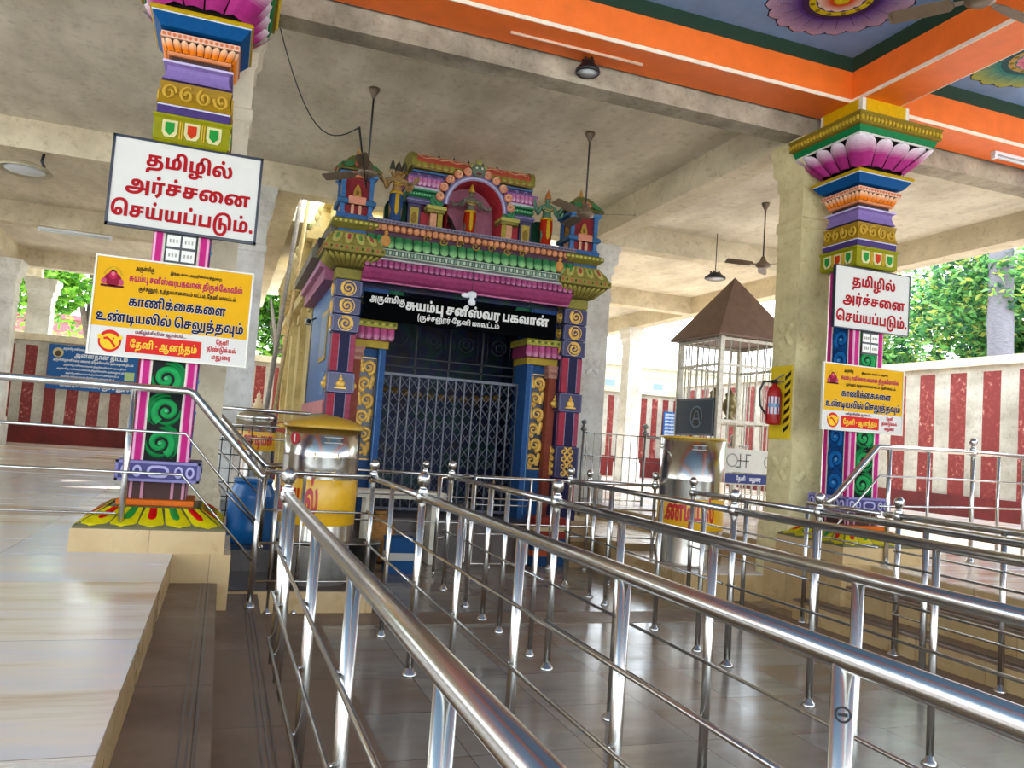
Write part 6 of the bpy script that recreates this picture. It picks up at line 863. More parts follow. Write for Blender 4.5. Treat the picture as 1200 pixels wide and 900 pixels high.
def corner(sx):
    px, py = CX+sx*1.48, 9.69
    b = MB(); b.C('#5c5324').sq(px, py, [(0.17, 3.35), (0.20, 3.37), (0.30, 3.47), (0.33, 3.50)])
    petal_row(b, px, py, 0.19, 3.365, 0.315, 3.485, 9, '#7a6d28', '#b8ac4c', 0.02, 0.42, 0.5)
    b.C(KHA).sq(px, py, [(0.35, 3.50), (0.355, 3.51), (0.355, 3.575)])
    for F in sides(px, py, 0.355, 3.51, 0.355, 3.575):
        for k in range(12): b.C('#4f4a1c' if k % 2 else '#b8473a'); b.disc(F, -0.92+1.84*k/11, 0.5, 0.04, 0.004, 0.004, 8, 0.28)
    b.C('#8a8038').sq(px, py, [(0.34, 3.575), (0.30, 3.66), (0.24, 3.735), (0.23, 3.76)])
    for F in sides(px, py, 0.325, 3.585, 0.25, 3.735):
        for k in range(4):
            a = -0.72+0.48*k; b.C('#b5ab58'); b.petal(F, a, 1.0, 0.2, -0.92, 0.02, 0.004, 0.5); b.C('#a83a34' if k % 2 else '#5d8a3a'); b.petal(F, a, 0.95, 0.11, -0.6, 0.026, 0.006, 0.4)
    b.C('#2f5f96').sq(px, py, [(0.19, 3.76), (0.19, 3.80)])
    b.C('#7d7428').sq(px, py, [(0.20, 3.80), (0.26, 3.845), (0.27, 3.85), (0.27, 3.90), (0.22, 3.925)])
    for F in sides(px, py, 0.27, 3.852, 0.27, 3.898):
        for k in range(9): b.C('#c8bf4e'); b.disc(F, -0.88+1.76*k/8, 0.5, 0.07, 0.006, 0.006, 8, 0.32)
    c = b.build('corner_capital', SHADED, SH)
    b = MB(); z = 3.925                                              # miniature pavilion standing on the corner
    b.C('#2c5c92').sq(px, py, [(0.22, z), (0.22, z+0.05), (0.2, z+0.06)]); b.C('#8e2028').sq(px, py, [(0.15, z+0.05), (0.15, 4.46)])
    b.C('#3a6fa6')
    for ax in (-1, 1):
        for ay in (-1, 1):
            for d0, d1, w in ((0.165, 0.165, 0.025), ): b.sq(px+ax*d0, py+ay*d1, [(w*1.4, z+0.05), (w*1.4, z+0.08), (w, z+0.09), (w, 4.40), (w*1.5, 4.43)])
    b.C('#2f628f').sq(px, py, [(0.21, 4.10), (0.225, 4.11), (0.225, 4.15), (0.205, 4.17)]); b.C('#d98a6c').sq(px, py, [(0.1, 4.1), (0.1, 4.19)], 2.32)
    b.C('#e0a080'); 
    for F in sides(px, py, 0.152, z+0.05, 0.152, 4.4):
        b.C('#d9a07c'); b.rect(F, -0.4, -0.18, 0, 0.34, 0.03, 0.03); b.rect(F, 0.18, 0.4, 0, 0.34, 0.03, 0.03); b.C('#b98a2c'); b.poly(F, [(-0.3, 0.5), (0.3, 0.5), (0.3, 0.62), (0.22, 0.76), (0, 0.9), (-0.22, 0.76), (-0.3, 0.62)], 0.03, 0.03)
        b.C('#7d5c1c'); b.disc(F, 0, 0.64, 0.12, 0.034, 0.005, 10, 0.07)
    b.C('#3a74a8').sq(px, py, [(0.2, 4.43), (0.225, 4.44), (0.225, 4.48), (0.19, 4.50)]); b.C('#d9744c').sq(px, py, [(0.08, 4.42), (0.08, 4.485)], 2.9)
    b.C('#6d6a34').sq(px, py, [(0.24, 4.50), (0.25, 4.515), (0.19, 4.58), (0.13, 4.67), (0.08, 4.72), (0.03, 4.74)])
    for F in sides(px, py, 0.25, 4.515, 0.10, 4.70):
        b.C('#3f7d4c'); b.disc(F, -0.62, 0.34, 0.3, 0.03, 0.03, 14, 0.28); b.C('#c0603f'); b.disc(F, 0, 0.4, 0.34, 0.045, 0.045, 14, 0.3); b.C('#dfae84'); b.ring(F, 0, 0.4, 0.14, 0.22, 0.05, 12); b.C('#3f7d4c'); b.disc(F, 0.62, 0.34, 0.3, 0.03, 0.03, 14, 0.28)
    b.C('#a8803a').lathe((px, py, 4.72), [(0.04, 0), (0.05, 0.025), (0.02, 0.05), (0.03, 0.07), (0.012, 0.1), (0.0, 0.14)], 10)
    b.build('miniature_pavilion', SHADED, c)
corner(-1); corner(1)
# central aedicule with arched niche and barrel roof
b = MB(); Y0, Y1 = 9.78, 10.45; w = 0.80
b.C('#6a2030').box(CX-w, CX-0.40, Y0, Y1, 3.93, 4.33); b.box(CX+0.40, CX+w, Y0, Y1, 3.93, 4.33); b.box(CX-w, CX+w, Y0+0.28, Y1, 3.93, 4.75)
for sx in (-1, 1):
    q0, q1 = sorted((CX+sx*0.66, CX+sx*0.82)); b.C('#4d4668').box(q0, q1, Y0-0.05, Y0+0.3, 3.95, 4.30); b.C('#b5a03a'); F = FY((q0+q1)/2, Y0-0.05, 4.12); b.rect(F, -0.055, 0.055, -0.12, 0.13, 0.01, 0.01); b.C('#8c6c1c'); b.disc(F, 0, 0, 0.035, 0.02, 0.02, 12, 0.07)
    b.C('#a8202c'); q0, q1 = sorted((CX+sx*0.55, CX+sx*0.65)); b.box(q0, q1, Y0-0.02, Y0+0.2, 3.95, 4.22)
    q0, q1 = sorted((CX+sx*0.39, CX+sx*0.45)); b.C('#a8962e').box(q0, q1, Y0-0.12, Y0+0.1, 3.95, 4.22); q0, q1 = sorted((CX+sx*0.46, CX+sx*0.54)); b.C('#d99a72').box(q0, q1, Y0-0.1, Y0+0.1, 3.95, 4.2)
    q0, q1 = sorted((CX+sx*0.37, CX+sx*0.60)); b.C('#8a8038').box(q0, q1, Y0-0.16, Y0+0.1, 4.20, 4.235); b.C('#b5aa4a').box(q0-0.01, q1+0.01, Y0-0.18, Y0+0.1, 4.235, 4.28)
    b.C('#3f8a5c'); spiral(b, FY(CX+sx*0.47, Y0-0.1, 4.36), 0, 0, 0.085, 1.5, 0.28, 0.04, sx, -PI/2); b.disc(FY(CX+sx*0.47, Y0-0.1, 4.36), 0, 0, 0.09, 0.01, 0.1, 16)
def tier(c, z0, z1, d, wx, gap=0.0):
    b.C(c)
    if gap: b.box(CX-wx, CX-gap, Y0-d, Y1, z0, z1); b.box(CX+gap, CX+wx, Y0-d, Y1, z0, z1)
    else: b.box(CX-wx, CX+wx, Y0-d, Y1, z0, z1)
g = 0.40
tier('#5c5480', 4.30, 4.37, 0.08, 0.84, g); tier('#8880aa', 4.33, 4.345, 0.095, 0.85, g); tier('#1f5c3a', 4.37, 4.43, 0.06, 0.82, g); tier('#2f8a54', 4.40, 4.44, 0.085, 0.83, g); tier('#184a30', 4.44, 4.49, 0.06, 0.82, g); tier('#3a9a62', 4.465, 4.485, 0.09, 0.83, g); tier('#c9c4ce', 4.49, 4.52, 0.08, 0.84, g)
tier('#a04a86', 4.52, 4.62, 0.10, 0.86, g); tier('#8a5f9c', 4.62, 4.64, 0.11, 0.86, g); tier('#59406c', 4.64, 4.70, 0.04, 0.80, 0.3); tier('#3f6f9c', 4.70, 4.72, 0.08, 0.80); tier('#5a3a64', 4.72, 4.76, 0.02, 0.76)
for sx in (-1, 1):
    for k in range(7): b.C('#c774a4'); b.petal(frame((CX+sx*(0.47+0.06*k), Y0-0.102, 4.62), (1, 0, 0), (0, 0, -1)), 0, 0, 0.028, 0.095, -0.02, 0, 0.5, '#e6c0d8', 0.4)
    for k in range(12): b.C('#8ad0a0'); b.ell((CX+sx*(0.43+0.034*k), Y0-0.086, 4.42), 0.012, 0.008, 0.014, 6, 4)
    for k in range(3): b.C('#a890c0'); spiral(b, FY(CX+sx*(0.45+0.13*k), Y0-0.042, 4.67), 0, 0, 0.028, 1.2, 0.25, 0.012, sx)
b.build('niche_storey', SHADED, SH)
b = MB(); F = FY(CX+0.02, Y0-0.15, 4.33)                              # arch
ar = 0.36; pts = [(ar*math.cos(PI*i/24), ar*math.sin(PI*i/24)) for i in range(25)]
b.C('#b06a80'); b.poly(lambda a, c, h=0: F(a, c, -0.40), [(-ar, -0.40), (ar, -0.40)] + pts)
vs = []; full = [(ar, -0.40)] + pts + [(-ar, -0.40)]
b.C('#d0202c'); b.add([F(a, c, 0) for a, c in full] + [F(a, c, -0.40) for a, c in full], [(i, i+1, len(full)+i+1, len(full)+i) for i in range(len(full)-1)])
b.C('#8a84a8'); b.ring(F, 0, 0, ar, ar+0.05, 0.0, 28, 0, PI); b.C('#c2bcd6'); b.ring(F, 0, 0, ar+0.02, ar+0.035, 0.008, 28, 0, PI); b.C('#5a5480'); b.ring(F, 0, 0, ar+0.05, ar+0.075, -0.004, 28, 0, PI)
for k in range(11):
    a = PI*(0.06+0.88*k/10)
    if k == 5: continue
    b.C('#d9805c'); b.disc(F, (ar+0.115)*math.cos(a), (ar+0.115)*math.sin(a), 0.055, 0.0, 0.06, 14); b.C('#e8b48c'); spiral(b, lambda x, y, h=0: F(x, y, h), (ar+0.115)*math.cos(a), (ar+0.115)*math.sin(a), 0.045, 1.3, 0.28, 0.016, 1 if k < 5 else -1, a)
b.C('#6f7d6a'); b.ell(F(0, ar+0.13, 0.0), 0.10, 0.06, 0.09, 12, 8); b.C('#a8a05c'); b.ell(F(0, ar+0.23, 0), 0.05, 0.04, 0.06, 10, 6); b.ell(F(-0.09, ar+0.19, 0), 0.03, 0.03, 0.03, 8, 6); b.ell(F(0.09, ar+0.19, 0), 0.03, 0.03, 0.03, 8, 6)
b.C('#e4dcc0'); b.ell(F(-0.035, ar+0.15, 0.05), 0.016, 0.012, 0.016, 8, 6); b.ell(F(0.035, ar+0.15, 0.05), 0.016, 0.012, 0.016, 8, 6); b.C('#7a2a2a'); b.ell(F(0, ar+0.08, 0.05), 0.04, 0.012, 0.014, 8, 6)
b.build('niche_arch', SHADED, SH)
b = MB(); yc = Y0+0.28; n = 18                                         # barrel roof
prof = [(yc-0.36*math.cos(PI*i/n), 4.76+0.24*max(0, math.sin(PI*i/n))**0.55) for i in range(n+1)]
b.C('#b8482c').ext(prof, CX-0.78, CX+0.78)
for sx in (-1, 1):
    b.C('#8a8034').ext([(y+(y-yc)*0.04, z+0.012) for y, z in prof], CX+sx*0.79-0.03, CX+sx*0.79+0.03)
for i in range(2, n//2+4):
    for k in range(15):
        x = CX-0.74+1.48*k/15; y, z = prof[i]; y2, z2 = prof[i+1]; up_ = (i+k) % 2
        b.C('#f0b48c'); o = Vector((0, (z2-z), -(y2-y))).normalized()*-0.006
        b.tube([Vector((x, y, z))+Vector((0 if up_ else 0.0987, 0, 0))+o*-1, Vector((x, y2, z2))+Vector((0.0987 if up_ else 0, 0, 0))+o*-1], 0.011, 5, False)
for k in range(18): b.C('#8f8430'); b.petal(frame((CX-0.74+1.48*k/17, yc-0.365, 4.83), (1, 0, 0), (0, 0.05, -1)), 0, 0, 0.042, 0.062, -0.02, 0, 0.4, '#c2b650', 0.6)
b.C('#7a7030').box(CX-0.8, CX+0.8, yc-0.37, yc+0.37, 4.745, 4.765)
b.build('barrel_roof', SHADED, SH)
for k in range(5):
    b = MB(); b.C('#2a2420').lathe((CX-0.40+0.2*k, yc, 4.995), [(0.022, 0), (0.03, 0.02), (0.012, 0.04), (0.02, 0.055), (0.008, 0.075), (0, 0.1)], 8); b.build('roof_finial', SHADED, SH)
# folding lattice gate and the grille above it
b = MB(); gx0, gx1, gy = 1.83, 3.66, 10.12
for k in range(16): x = gx0+(gx1-gx0)*k/15; b.box(x-0.009, x+0.009, gy-0.012, gy+0.012, 0.47, 2.2)
for z in (0.48, 2.17): b.box(gx0, gx1, gy-0.02, gy+0.02, z, z+0.035)
b.build('folding_gate', GATE, SH)
gate = [o for o in SH.children if o.name.startswith('folding_gate')][0]
b = MB()
for row in range(5):
    z0 = 0.52+0.33*row
    for k in range(15):
        xa, xb = gx0+(gx1-gx0)*k/15, gx0+(gx1-gx0)*(k+1)/15
        b.bar((xa, gy-0.018, z0), (xb, gy-0.018, z0+0.165), 0.005, 0.016, (0, 1, 0)); b.bar((xb, gy-0.018, z0+0.165), (xa, gy-0.018, z0+0.33), 0.005, 0.016, (0, 1, 0))
        b.bar((xb, gy+0.018, z0), (xa, gy+0.018, z0+0.165), 0.005, 0.016, (0, 1, 0)); b.bar((xa, gy+0.018, z0+0.165), (xb, gy+0.018, z0+0.33), 0.005, 0.016, (0, 1, 0))
b.build('lattice', MATS['gate_steel'], gate)
b = MB()
for x in (1.83, 2.29, 2.745, 3.2, 3.66): b.box(x-0.012, x+0.012, 10.3, 10.32, 2.2, 3.2)
for z in (2.3, 2.42, 2.95): b.box(1.83, 3.66, 10.3, 10.32, z, z+0.018)
for c in (2.06, 2.52, 2.97, 3.43):
    F = FY(c, 10.31, 2.68); b.tube([F(0.1*math.cos(t*PI/10), 0.1*math.sin(t*PI/10)) for t in range(20)], 0.008, 6, False, True); b.tube([F(0.045*math.cos(t*PI/6), 0.045*math.sin(t*PI/6)) for t in range(12)], 0.008, 6, False, True)
    for s2 in (-1, 1): b.tube([F(s2*0.16, -0.25), F(s2*0.16, 0.26)], 0.006, 5)
b.build('upper_grille', GRILLD, SH)
b = MB(); b.C('#6a5020')  # marigold tone dulled so its colour carries the doorway's shade
for k in range(11): b.ell((1.95+1.6*k/10, 10.6, 2.02-0.06*math.sin(PI*k/10)), 0.07, 0.04, 0.05, 8, 6)
o = b.build('marigold_garland', SHADED, None, (2.75, 10.6, 2.0)); tag(o, 'dim marigold garland strung across the dark doorway behind the folding gate', 'garland')

# name board hung under the lintel
T = thing('name_board', 'long black board with white Tamil lettering hung under the pink lintel of the shrine', 'sign', (2.69, 9.5, 2.75))
b = MB(); b.C('#08090a').box(1.435, 3.90, 9.50, 9.53, 2.765, 3.09); b.build('board', NAMEB, T)
F = FY(0, 9.499, 0); b = MB(); b.C('#e6e4de')
b.text(F, 'b1', 1.72, 2.985, 0.062, 'c', 0, width=0.43); b.text(F, 'c2', 2.87, 2.93, 0.092, 'c', 0.12, width=1.86); b.text(F, 'c3', 2.62, 2.825, 0.05, 'c', 0, width=1.05); b.build('lettering', BOARD, T)
b = MB(); b.C('#3a3230')
for x in (1.9, 3.55): b.tube([(x-0.06, 9.51, 3.08), (x, 9.51, 3.25), (x+0.06, 9.51, 3.08)], 0.004, 5)
b.build('hanging_wire', IRON, T)
# the white lamp fitting hanging in front of the board
T = thing('lamp_holder', 'small white lamp fitting hanging before the lintel above the black name board', 'lamp', (2.72, 9.36, 3.1))
b = MB().tube([(2.72, 9.37, 3.74), (2.72, 9.37, 3.2)], 0.004, 5); b.build('cord', IRON, T)
b = MB().lathe((2.72, 9.36, 3.05), [(0.0, 0), (0.045, 0.01), (0.05, 0.05), (0.03, 0.08), (0.03, 0.1), (0.055, 0.11), (0.055, 0.16), (0.02, 0.18)], 12); b.build('fitting', WHITEP, T)
b = MB().ell((2.64, 9.36, 3.17), 0.06, 0.015, 0.03); b.build('side_plate', WHITEP, T)

# ---- plaster figures on the shrine roof: one continuous body each, with crown and cloth as parts
SKIN = {}
def figure(x, y, z, H, label, body, cloth, crown, arms, heads=1, extra=None):
    T = thing('deity_statue', label, 'statue', (x, y, z), 'plaster figures on the shrine roof')
    s = H; J = []; E = []; R = []
    def j(a, b_, c, r): J.append((a*s, b_*s, c*s)); R.append(r*s); return len(J)-1
    pel = j(0, 0, 0.50, 0.085); che = j(0, 0, 0.70, 0.095); sh = j(0, 0, 0.78, 0.075); nk = j(0, 0, 0.835, 0.035); hd = j(0, -0.01, 0.89, 0.058); tp = j(0, -0.01, 0.945, 0.045)
    E += [(pel, che), (che, sh), (sh, nk), (nk, hd), (hd, tp)]
    if heads > 1:
        for sx in (-1, 1): h2 = j(sx*0.085, 0.0, 0.865, 0.03); h3 = j(sx*0.10, -0.01, 0.92, 0.048); E += [(sh, h2), (h2, h3)]
    for sx in (-1, 1):
        hp = j(sx*0.055, 0, 0.46, 0.07); kn = j(sx*0.065, -0.02, 0.25, 0.05); an = j(sx*0.065, 0, 0.04, 0.03); ft = j(sx*0.075, -0.07, 0.015, 0.028); E += [(pel, hp), (hp, kn), (kn, an), (an, ft)]
        so = j(sx*0.13, 0, 0.775, 0.045); E.append((sh, so))
        for (ex, ey, ez), (wx, wy, wz) in arms:
            el = j(sx*ex, ey, ez, 0.034); wr = j(sx*wx, wy, wz, 0.025); ha = j(sx*(wx+0.015), wy-0.03, wz+0.045, 0.026); E += [(so, el), (el, wr), (wr, ha)]
            for q in (-1, 0, 1):
                fi = j(sx*(wx+0.015+0.014*q), wy-0.04, wz+0.085-0.008*abs(q), 0.009); E.append((ha, fi))
    me = bpy.data.meshes.new('body'); me.from_pydata(J, E, []); o = bpy.data.objects.new('body', me); COL.objects.link(o); o.parent = T
    sk = o.modifiers.new('skin', 'SKIN'); sk.use_smooth_shade = True
    for v, r in zip(me.skin_vertices[0].data, R): v.radius = (r, r); v.use_root = False
    me.skin_vertices[0].data[0].use_root = True
    o.modifiers.new('sub', 'SUBSURF').levels = 1
    if body not in SKIN: SKIN[body] = plain('statue_paint_'+body.strip('#'), body, 0.45, 0, 0.15, 20)
    me.materials.append(SKIN[body])
    b = MB(); b.C(cloth); b.lathe((x, y, z), [(0.10*s, 0.56*s), (0.115*s, 0.50*s), (0.12*s, 0.38*s), (0.105*s, 0.25*s), (0.10*s, 0.12*s), (0.115*s, 0.08*s)], 14)
    b.C('#c9a23a').lathe((x, y, z), [(0.104*s, 0.53*s), (0.12*s, 0.54*s), (0.11*s, 0.57*s)], 14); b.petal(FY(x, y-0.115*s, z+0.12*s), 0, 0.4*s, 0.035*s, -0.36*s, 0.02*s, 0, 0.5)
    b.build('garment', PAINT, T)
    for k in range(heads):
        dx = (0, -0.10, 0.10)[k]; sc = 1 if k == 0 else 0.8; zz = 0.925 if k == 0 else 0.945
        b = MB(); b.C(crown).lathe((x+dx*s, y-0.01*s, z+zz*s), [(0.058*s*sc, 0), (0.066*s*sc, 0.015*s), (0.052*s*sc, 0.04*s), (0.056*s*sc, 0.05*s), (0.04*s*sc, 0.09*s), (0.042*s*sc, 0.1*s), (0.015*s*sc, 0.15*s), (0, 0.19*s*sc)], 10); b.build('crown', GOLDP, T)
    b = MB()
    for k in range(heads):
        dx = (0, -0.10, 0.10)[k]; zz = 0.89 if k == 0 else 0.915; r = 0.055 if k == 0 else 0.046
        for sx in (-1, 1):
            b.C('#f2eee2'); b.ell((x+(dx+sx*0.02)*s, y-(r+0.008)*s, z+(zz+0.012)*s), 0.011*s, 0.006*s, 0.008*s, 8, 6); b.C('#101010'); b.ell((x+(dx+sx*0.02)*s, y-(r+0.013)*s, z+(zz+0.012)*s), 0.005*s, 0.004*s, 0.006*s, 6, 5)
            b.C('#c9a23a'); b.ell((x+(dx+sx*0.058*r/0.055)*s, y, z+(zz)*s), 0.01*s, 0.014*s, 0.022*s, 8, 6)
        b.C(body); b.ell((x+dx*s, y-(r+0.012)*s, z+(zz-0.006)*s), 0.009*s, 0.012*s, 0.016*s, 8, 6); b.C('#8c2a2a'); b.ell((x+dx*s, y-(r+0.006)*s, z+(zz-0.028)*s), 0.016*s, 0.006*s, 0.006*s, 8, 5)
    b.build('face', PAINT, T)
    b = MB(); b.C('#c9a23a')
    for r, zz in ((0.075, 0.80), (0.10, 0.755)): b.tube([(x+r*s*math.cos(t*PI/9), y-0.05*s+r*0.75*s*math.sin(t*PI/9)-0.02*s, z+(zz-0.045*(1-math.sin(t*PI/9)))*s) for t in range(18)], 0.008*s, 5, False, True)
    b.build('necklace', GOLDP, T)
    if extra: extra(T, s)
    return T
def halo_disc(T, s):
    x, y, z = T.location; b = MB(); b.C('#5a1c26'); b.ell((x-0.24, y+0.06, z+0.14), 0.05, 0.04, 0.13, 10, 8); b.C('#2a2420'); b.tube([(x-0.3, y+0.02, z+0.30), (x-0.16, y, z+0.05), (x+0.2, y-0.02, z-0.02)], [0.02, 0.035, 0.01], 8); b.build('bird_mount', PAINT, T)
figure(CX+0.0, 9.80, 3.95, 0.68, 'standing blue-faced figure in red cloth inside the pink arched niche', '#5c5a4c', '#a8341f', '#b98a2a', [((0.22, -0.02, 0.68), (0.36, -0.03, 0.62)), ((0.2, -0.06, 0.62), (0.16, -0.14, 0.68))], 1, halo_disc)
figure(CX-0.99, 9.66, 3.955, 0.74, 'multi-headed gold figure with many arms standing left of the arched niche', '#8a6a3a', '#34507c', '#3a3426', [((0.20, -0.04, 0.66), (0.27, -0.08, 0.76)), ((0.22, 0.0, 0.72), (0.33, -0.02, 0.80)), ((0.18, -0.06, 0.60), (0.22, -0.14, 0.62))], 3)
figure(CX+1.0, 9.66, 3.955, 0.72, 'green-bodied figure in red cloth and tall crown standing right of the arched niche', '#3f6a52', '#a8301f', '#a8642a', [((0.22, -0.03, 0.66), (0.27, -0.07, 0.80)), ((0.19, -0.05, 0.62), (0.23, -0.13, 0.60))])
for sx in (-1, 1):                                                   # dark green backing slabs behind the side figures
    b = MB(); F = FY(CX+sx*0.95, 9.86, 4.12); b.C('#12402c'); b.poly(F, [(-0.14, -0.19)]+[(-0.14+0.0*i, 0.1) for i in range(1)]+[(0.14*math.cos(PI-PI*i/10), 0.1+0.14*math.sin(PI*i/10)) for i in range(11)]+[(0.14, -0.19)][::-1], 0.04, 0.08); b.build('backing_slab', SHADED, SH)
# yellow sanctum behind and its stepped tower, standing through the gap in the roof
T = thing('sanctum_tower', 'pale yellow sanctum with stepped tower behind the blue side wall of the shrine', 'building', (2.75, 15.5, 0))
b = MB().box(1.25, 4.25, 12.65, 19.5, 0.0, 3.55); b.box(1.05, 4.45, 12.6, 19.7, 3.55, 3.7); b.box(1.15, 4.35, 12.62, 19.6, 3.7, 3.95)
for k in range(4): y = 12.9+1.9*k; b.box(1.15, 1.3, y-0.12, y+0.12, 0.5, 3.55); b.box(1.1, 1.3, y-0.16, y+0.16, 3.25, 3.4); b.box(1.1, 1.3, y-0.16, y+0.16, 0.5, 1.3)
b.build('sanctum', YELB, T)
b = MB(); b.C('#a8402e').box(1.06, 1.25, 12.65, 19.5, 1.3, 1.5); b.build('red_base_band', PAINT, T)
b = MB()
for k in range(5):
    e = 0.28*k; z = 3.95+0.72*k; b.box(1.12+e, 4.38-e, 13.2+e*1.2, 19.2-e*1.2, z, z+0.5); b.box(1.0+e, 4.5-e, 13.1+e*1.2, 19.3-e*1.2, z+0.5, z+0.62); b.box(1.08+e, 4.42-e, 13.15+e*1.2, 19.25-e*1.2, z+0.62, z+0.72)
    for q in range(9):
        y = 13.6+e*1.2+q*(5.2-2.4*e)/8; b.box(0.98+e, 1.14+e, y-0.13, y+0.13, z, z+0.42); b.ell((1.05+e, y, z+0.5), 0.14, 0.14, 0.14, 8, 6)
        x = 1.3+e+q*(2.9-2*e)/8; b.ell((x, 13.15+e*1.2, z+0.2), 0.09, 0.08, 0.22, 8, 6)
b.build('tower', YELB, T)

# ------------------------------------------------------------------ stainless queue railings
RAILZ = 1.07
def finial_prof(k=1.0): return [(0.019, -0.045), (0.036*k, -0.03), (0.044*k, -0.005), (0.036*k, 0.022), (0.03, 0.03), (0.034, 0.038), (0.022, 0.05), (0.019, 0.062), (0.026, 0.068), (0.036*k, 0.085), (0.040*k, 0.108), (0.035*k, 0.13), (0.02, 0.146), (0, 0.15)]
def railing(name, label, p, q, zb, zr, posts, rods, balls=(), side=(-1, 0), r=0.027, rodr=0.0085, group='stainless queue railings', zq=None, slope_posts=True, ext=(0, 0)):
    """straight run p->q; posts = [(distance, radius)...]; balls = distances of posts that carry a ball finial; side = rods' side"""
    p, q = Vector((*p, 0)), Vector((*q, 0)); d = (q-p); L = d.length; d.normalize()
    T = thing(name, label, 'railing', (p.x, p.y, zb), group)
    P = lambda t, z: p + d*t + Vector((0, 0, z))
    MB().tube([P(-ext[0], zr), P(L+ext[1], zr)], r, 16).build('handrail', STEEL, T)
    sv = Vector((side[0], side[1], 0))
    for z in rods:
        MB().tube([P(0, z)+sv*0.035, P(L, z)+sv*0.035], rodr, 8).build('rod', STEEL, T)
    for t, pr in posts:
        b = MB().tube([P(t, zb), P(t, zr)], pr, 12)
        for z in rods: b.tube([P(t, z), P(t, z)+sv*0.036], 0.007, 6)
        o = b.build('post', STEEL, T)
        MB().lathe(P(t, zb), [(pr*2.1, 0), (pr*2.1, 0.006), (pr*1.7, 0.02), (pr*1.15, 0.028), (pr, 0.045)], 16).build('base_flange', STEEL, o)
        if t in balls: MB().lathe(P(t, zr), finial_prof(), 18).build('ball_finial', STEEL, o)
    return T
RZ = (0.80, 0.555, 0.315)
railing('queue_railing', 'first queue railing, thick tube rising from the bottom edge beside the left steps', (0.385, -1.2), (0.365, 4.53), 0.0, RAILZ, [(0.6, .021), (1.52, .021), (2.48, .021), (3.42, .021), (4.32, .021), (5.40, .021), (5.73, .024)], RZ, (5.73,))
railing('queue_railing', 'second queue railing from the left, crossing the picture to its right edge', (1.20, -0.6), (1.19, 4.85), 0.0, RAILZ, [(1.0, .021), (1.9, .024), (2.82, .021), (3.72, .021), (4.59, .017), (5.45, .024)], RZ, (5.45,))
F = frame((1.2-0.0185, 1.30-0.0185, 0.965), (0.7071, -0.7071, 0), (0, 0, 1)); b = MB(); b.C('#15151a'); b.ring(F, 0, 0, 0.012, 0.016, 0.0, 20); b.rect(F, -0.009, 0.009, -0.003, 0.003, 0.0)
inkpost = [o for o in bpy.data.objects['queue_railing.001'].children if o.name.startswith('post')][1]; b.build('ink_mark', ENAMEL, inkpost)
railing('queue_railing', 'short far length of railing between the second ball post and the cross rail', (1.19, 4.90), (1.19, 6.55), 0.0, RAILZ, [(0.87, .017), (1.65, .02)], (0.80, 0.555), (1.65,), r=0.022)
railing('queue_railing', 'third queue railing from the left, middle of the lanes', (2.06, -0.6), (2.10, 4.886), 0.0, RAILZ, [(1.0, .021), (1.9, .021), (2.81, .021), (3.68, .021), (4.56, .023), (5.486, .023)], RZ, (5.486,))
railing('queue_railing', 'far length of the third queue railing ending before the shrine gate', (2.10, 4.94), (2.10, 7.50), 0.0, RAILZ, [(0.25, .017), (0.90, .019), (1.32, .021), (1.79, .017), (2.53, .021)], (0.80, 0.555), (2.53,), r=0.024)
railing('queue_railing', 'fourth queue railing from the left', (3.43, -0.6), (3.43, 4.83), 0.0, RAILZ, [(1.0, .021), (1.9, .021), (2.8, .021), (3.726, .019), (4.60, .021), (5.43, .023)], RZ, (5.43,))
railing('queue_railing', 'far length of the fourth queue railing towards the right of the shrine', (3.43, 4.88), (3.47, 7.75), 0.0, RAILZ, [(0.33, .019), (0.97, .019), (1.905, .017), (2.25, .019), (2.87, .021)], (0.80, 0.555), (2.87,), r=0.024)
railing('queue_railing', 'fifth queue railing from the left', (4.28, -0.6), (4.33, 5.02), 0.0, RAILZ, [(1.9, .021), (2.8, .021), (3.72, .021), (4.62, .021), (5.62, .023)], RZ, (5.62,))
railing('queue_railing', 'far length of the fifth queue railing in front of the right donation drum', (4.33, 5.06), (4.38, 6.85), 0.0, RAILZ, [(0.9, .019), (1.79, .021)], (0.80, 0.555), (1.79,), r=0.024)
railing('queue_railing', 'sixth queue railing, farthest right at the foot of the right steps', (5.055, -0.6), (5.055, 4.97), 0.0, RAILZ, [(1.9, .021), (2.8, .021), (3.7, .021), (4.66, .021), (5.57, .023)], RZ, (5.57,), ext=(0, 0.14))
railing('queue_railing', 'far end post length of the rightmost queue railing beside the right pedestal', (5.06, 5.15), (5.08, 6.05), 0.0, RAILZ, [(0.9, .02)], (0.80,), (), r=0.02)
railing('cross_railing', 'cross railing closing the first lane in front of the left donation drum', (0.345, 6.51), (1.17, 6.53), 0.0, 1.078, [(0.30, .014), (0.10, .017)], (0.79, 0.54, 0.25), (), (0, -1), r=0.02)
railing('cross_railing', 'cross railing joining the fourth railing to a ball post left of the right drum', (3.49, 7.78), (4.50, 7.78), 0.0, RAILZ, [(0.5, .014), (1.0, .018)], (0.8, 0.5), (1.0,), (0, -1), r=0.02)
railing('cross_railing', 'long thin cross railing low before the shrine steps', (0.9, 8.72), (4.2, 8.72), 0.0, 1.02, [(1.25, .02), (2.05, .016), (2.78, .016), (3.25, .02)], (0.78, 0.50), (1.25, 3.25), (0, -1), r=0.017)
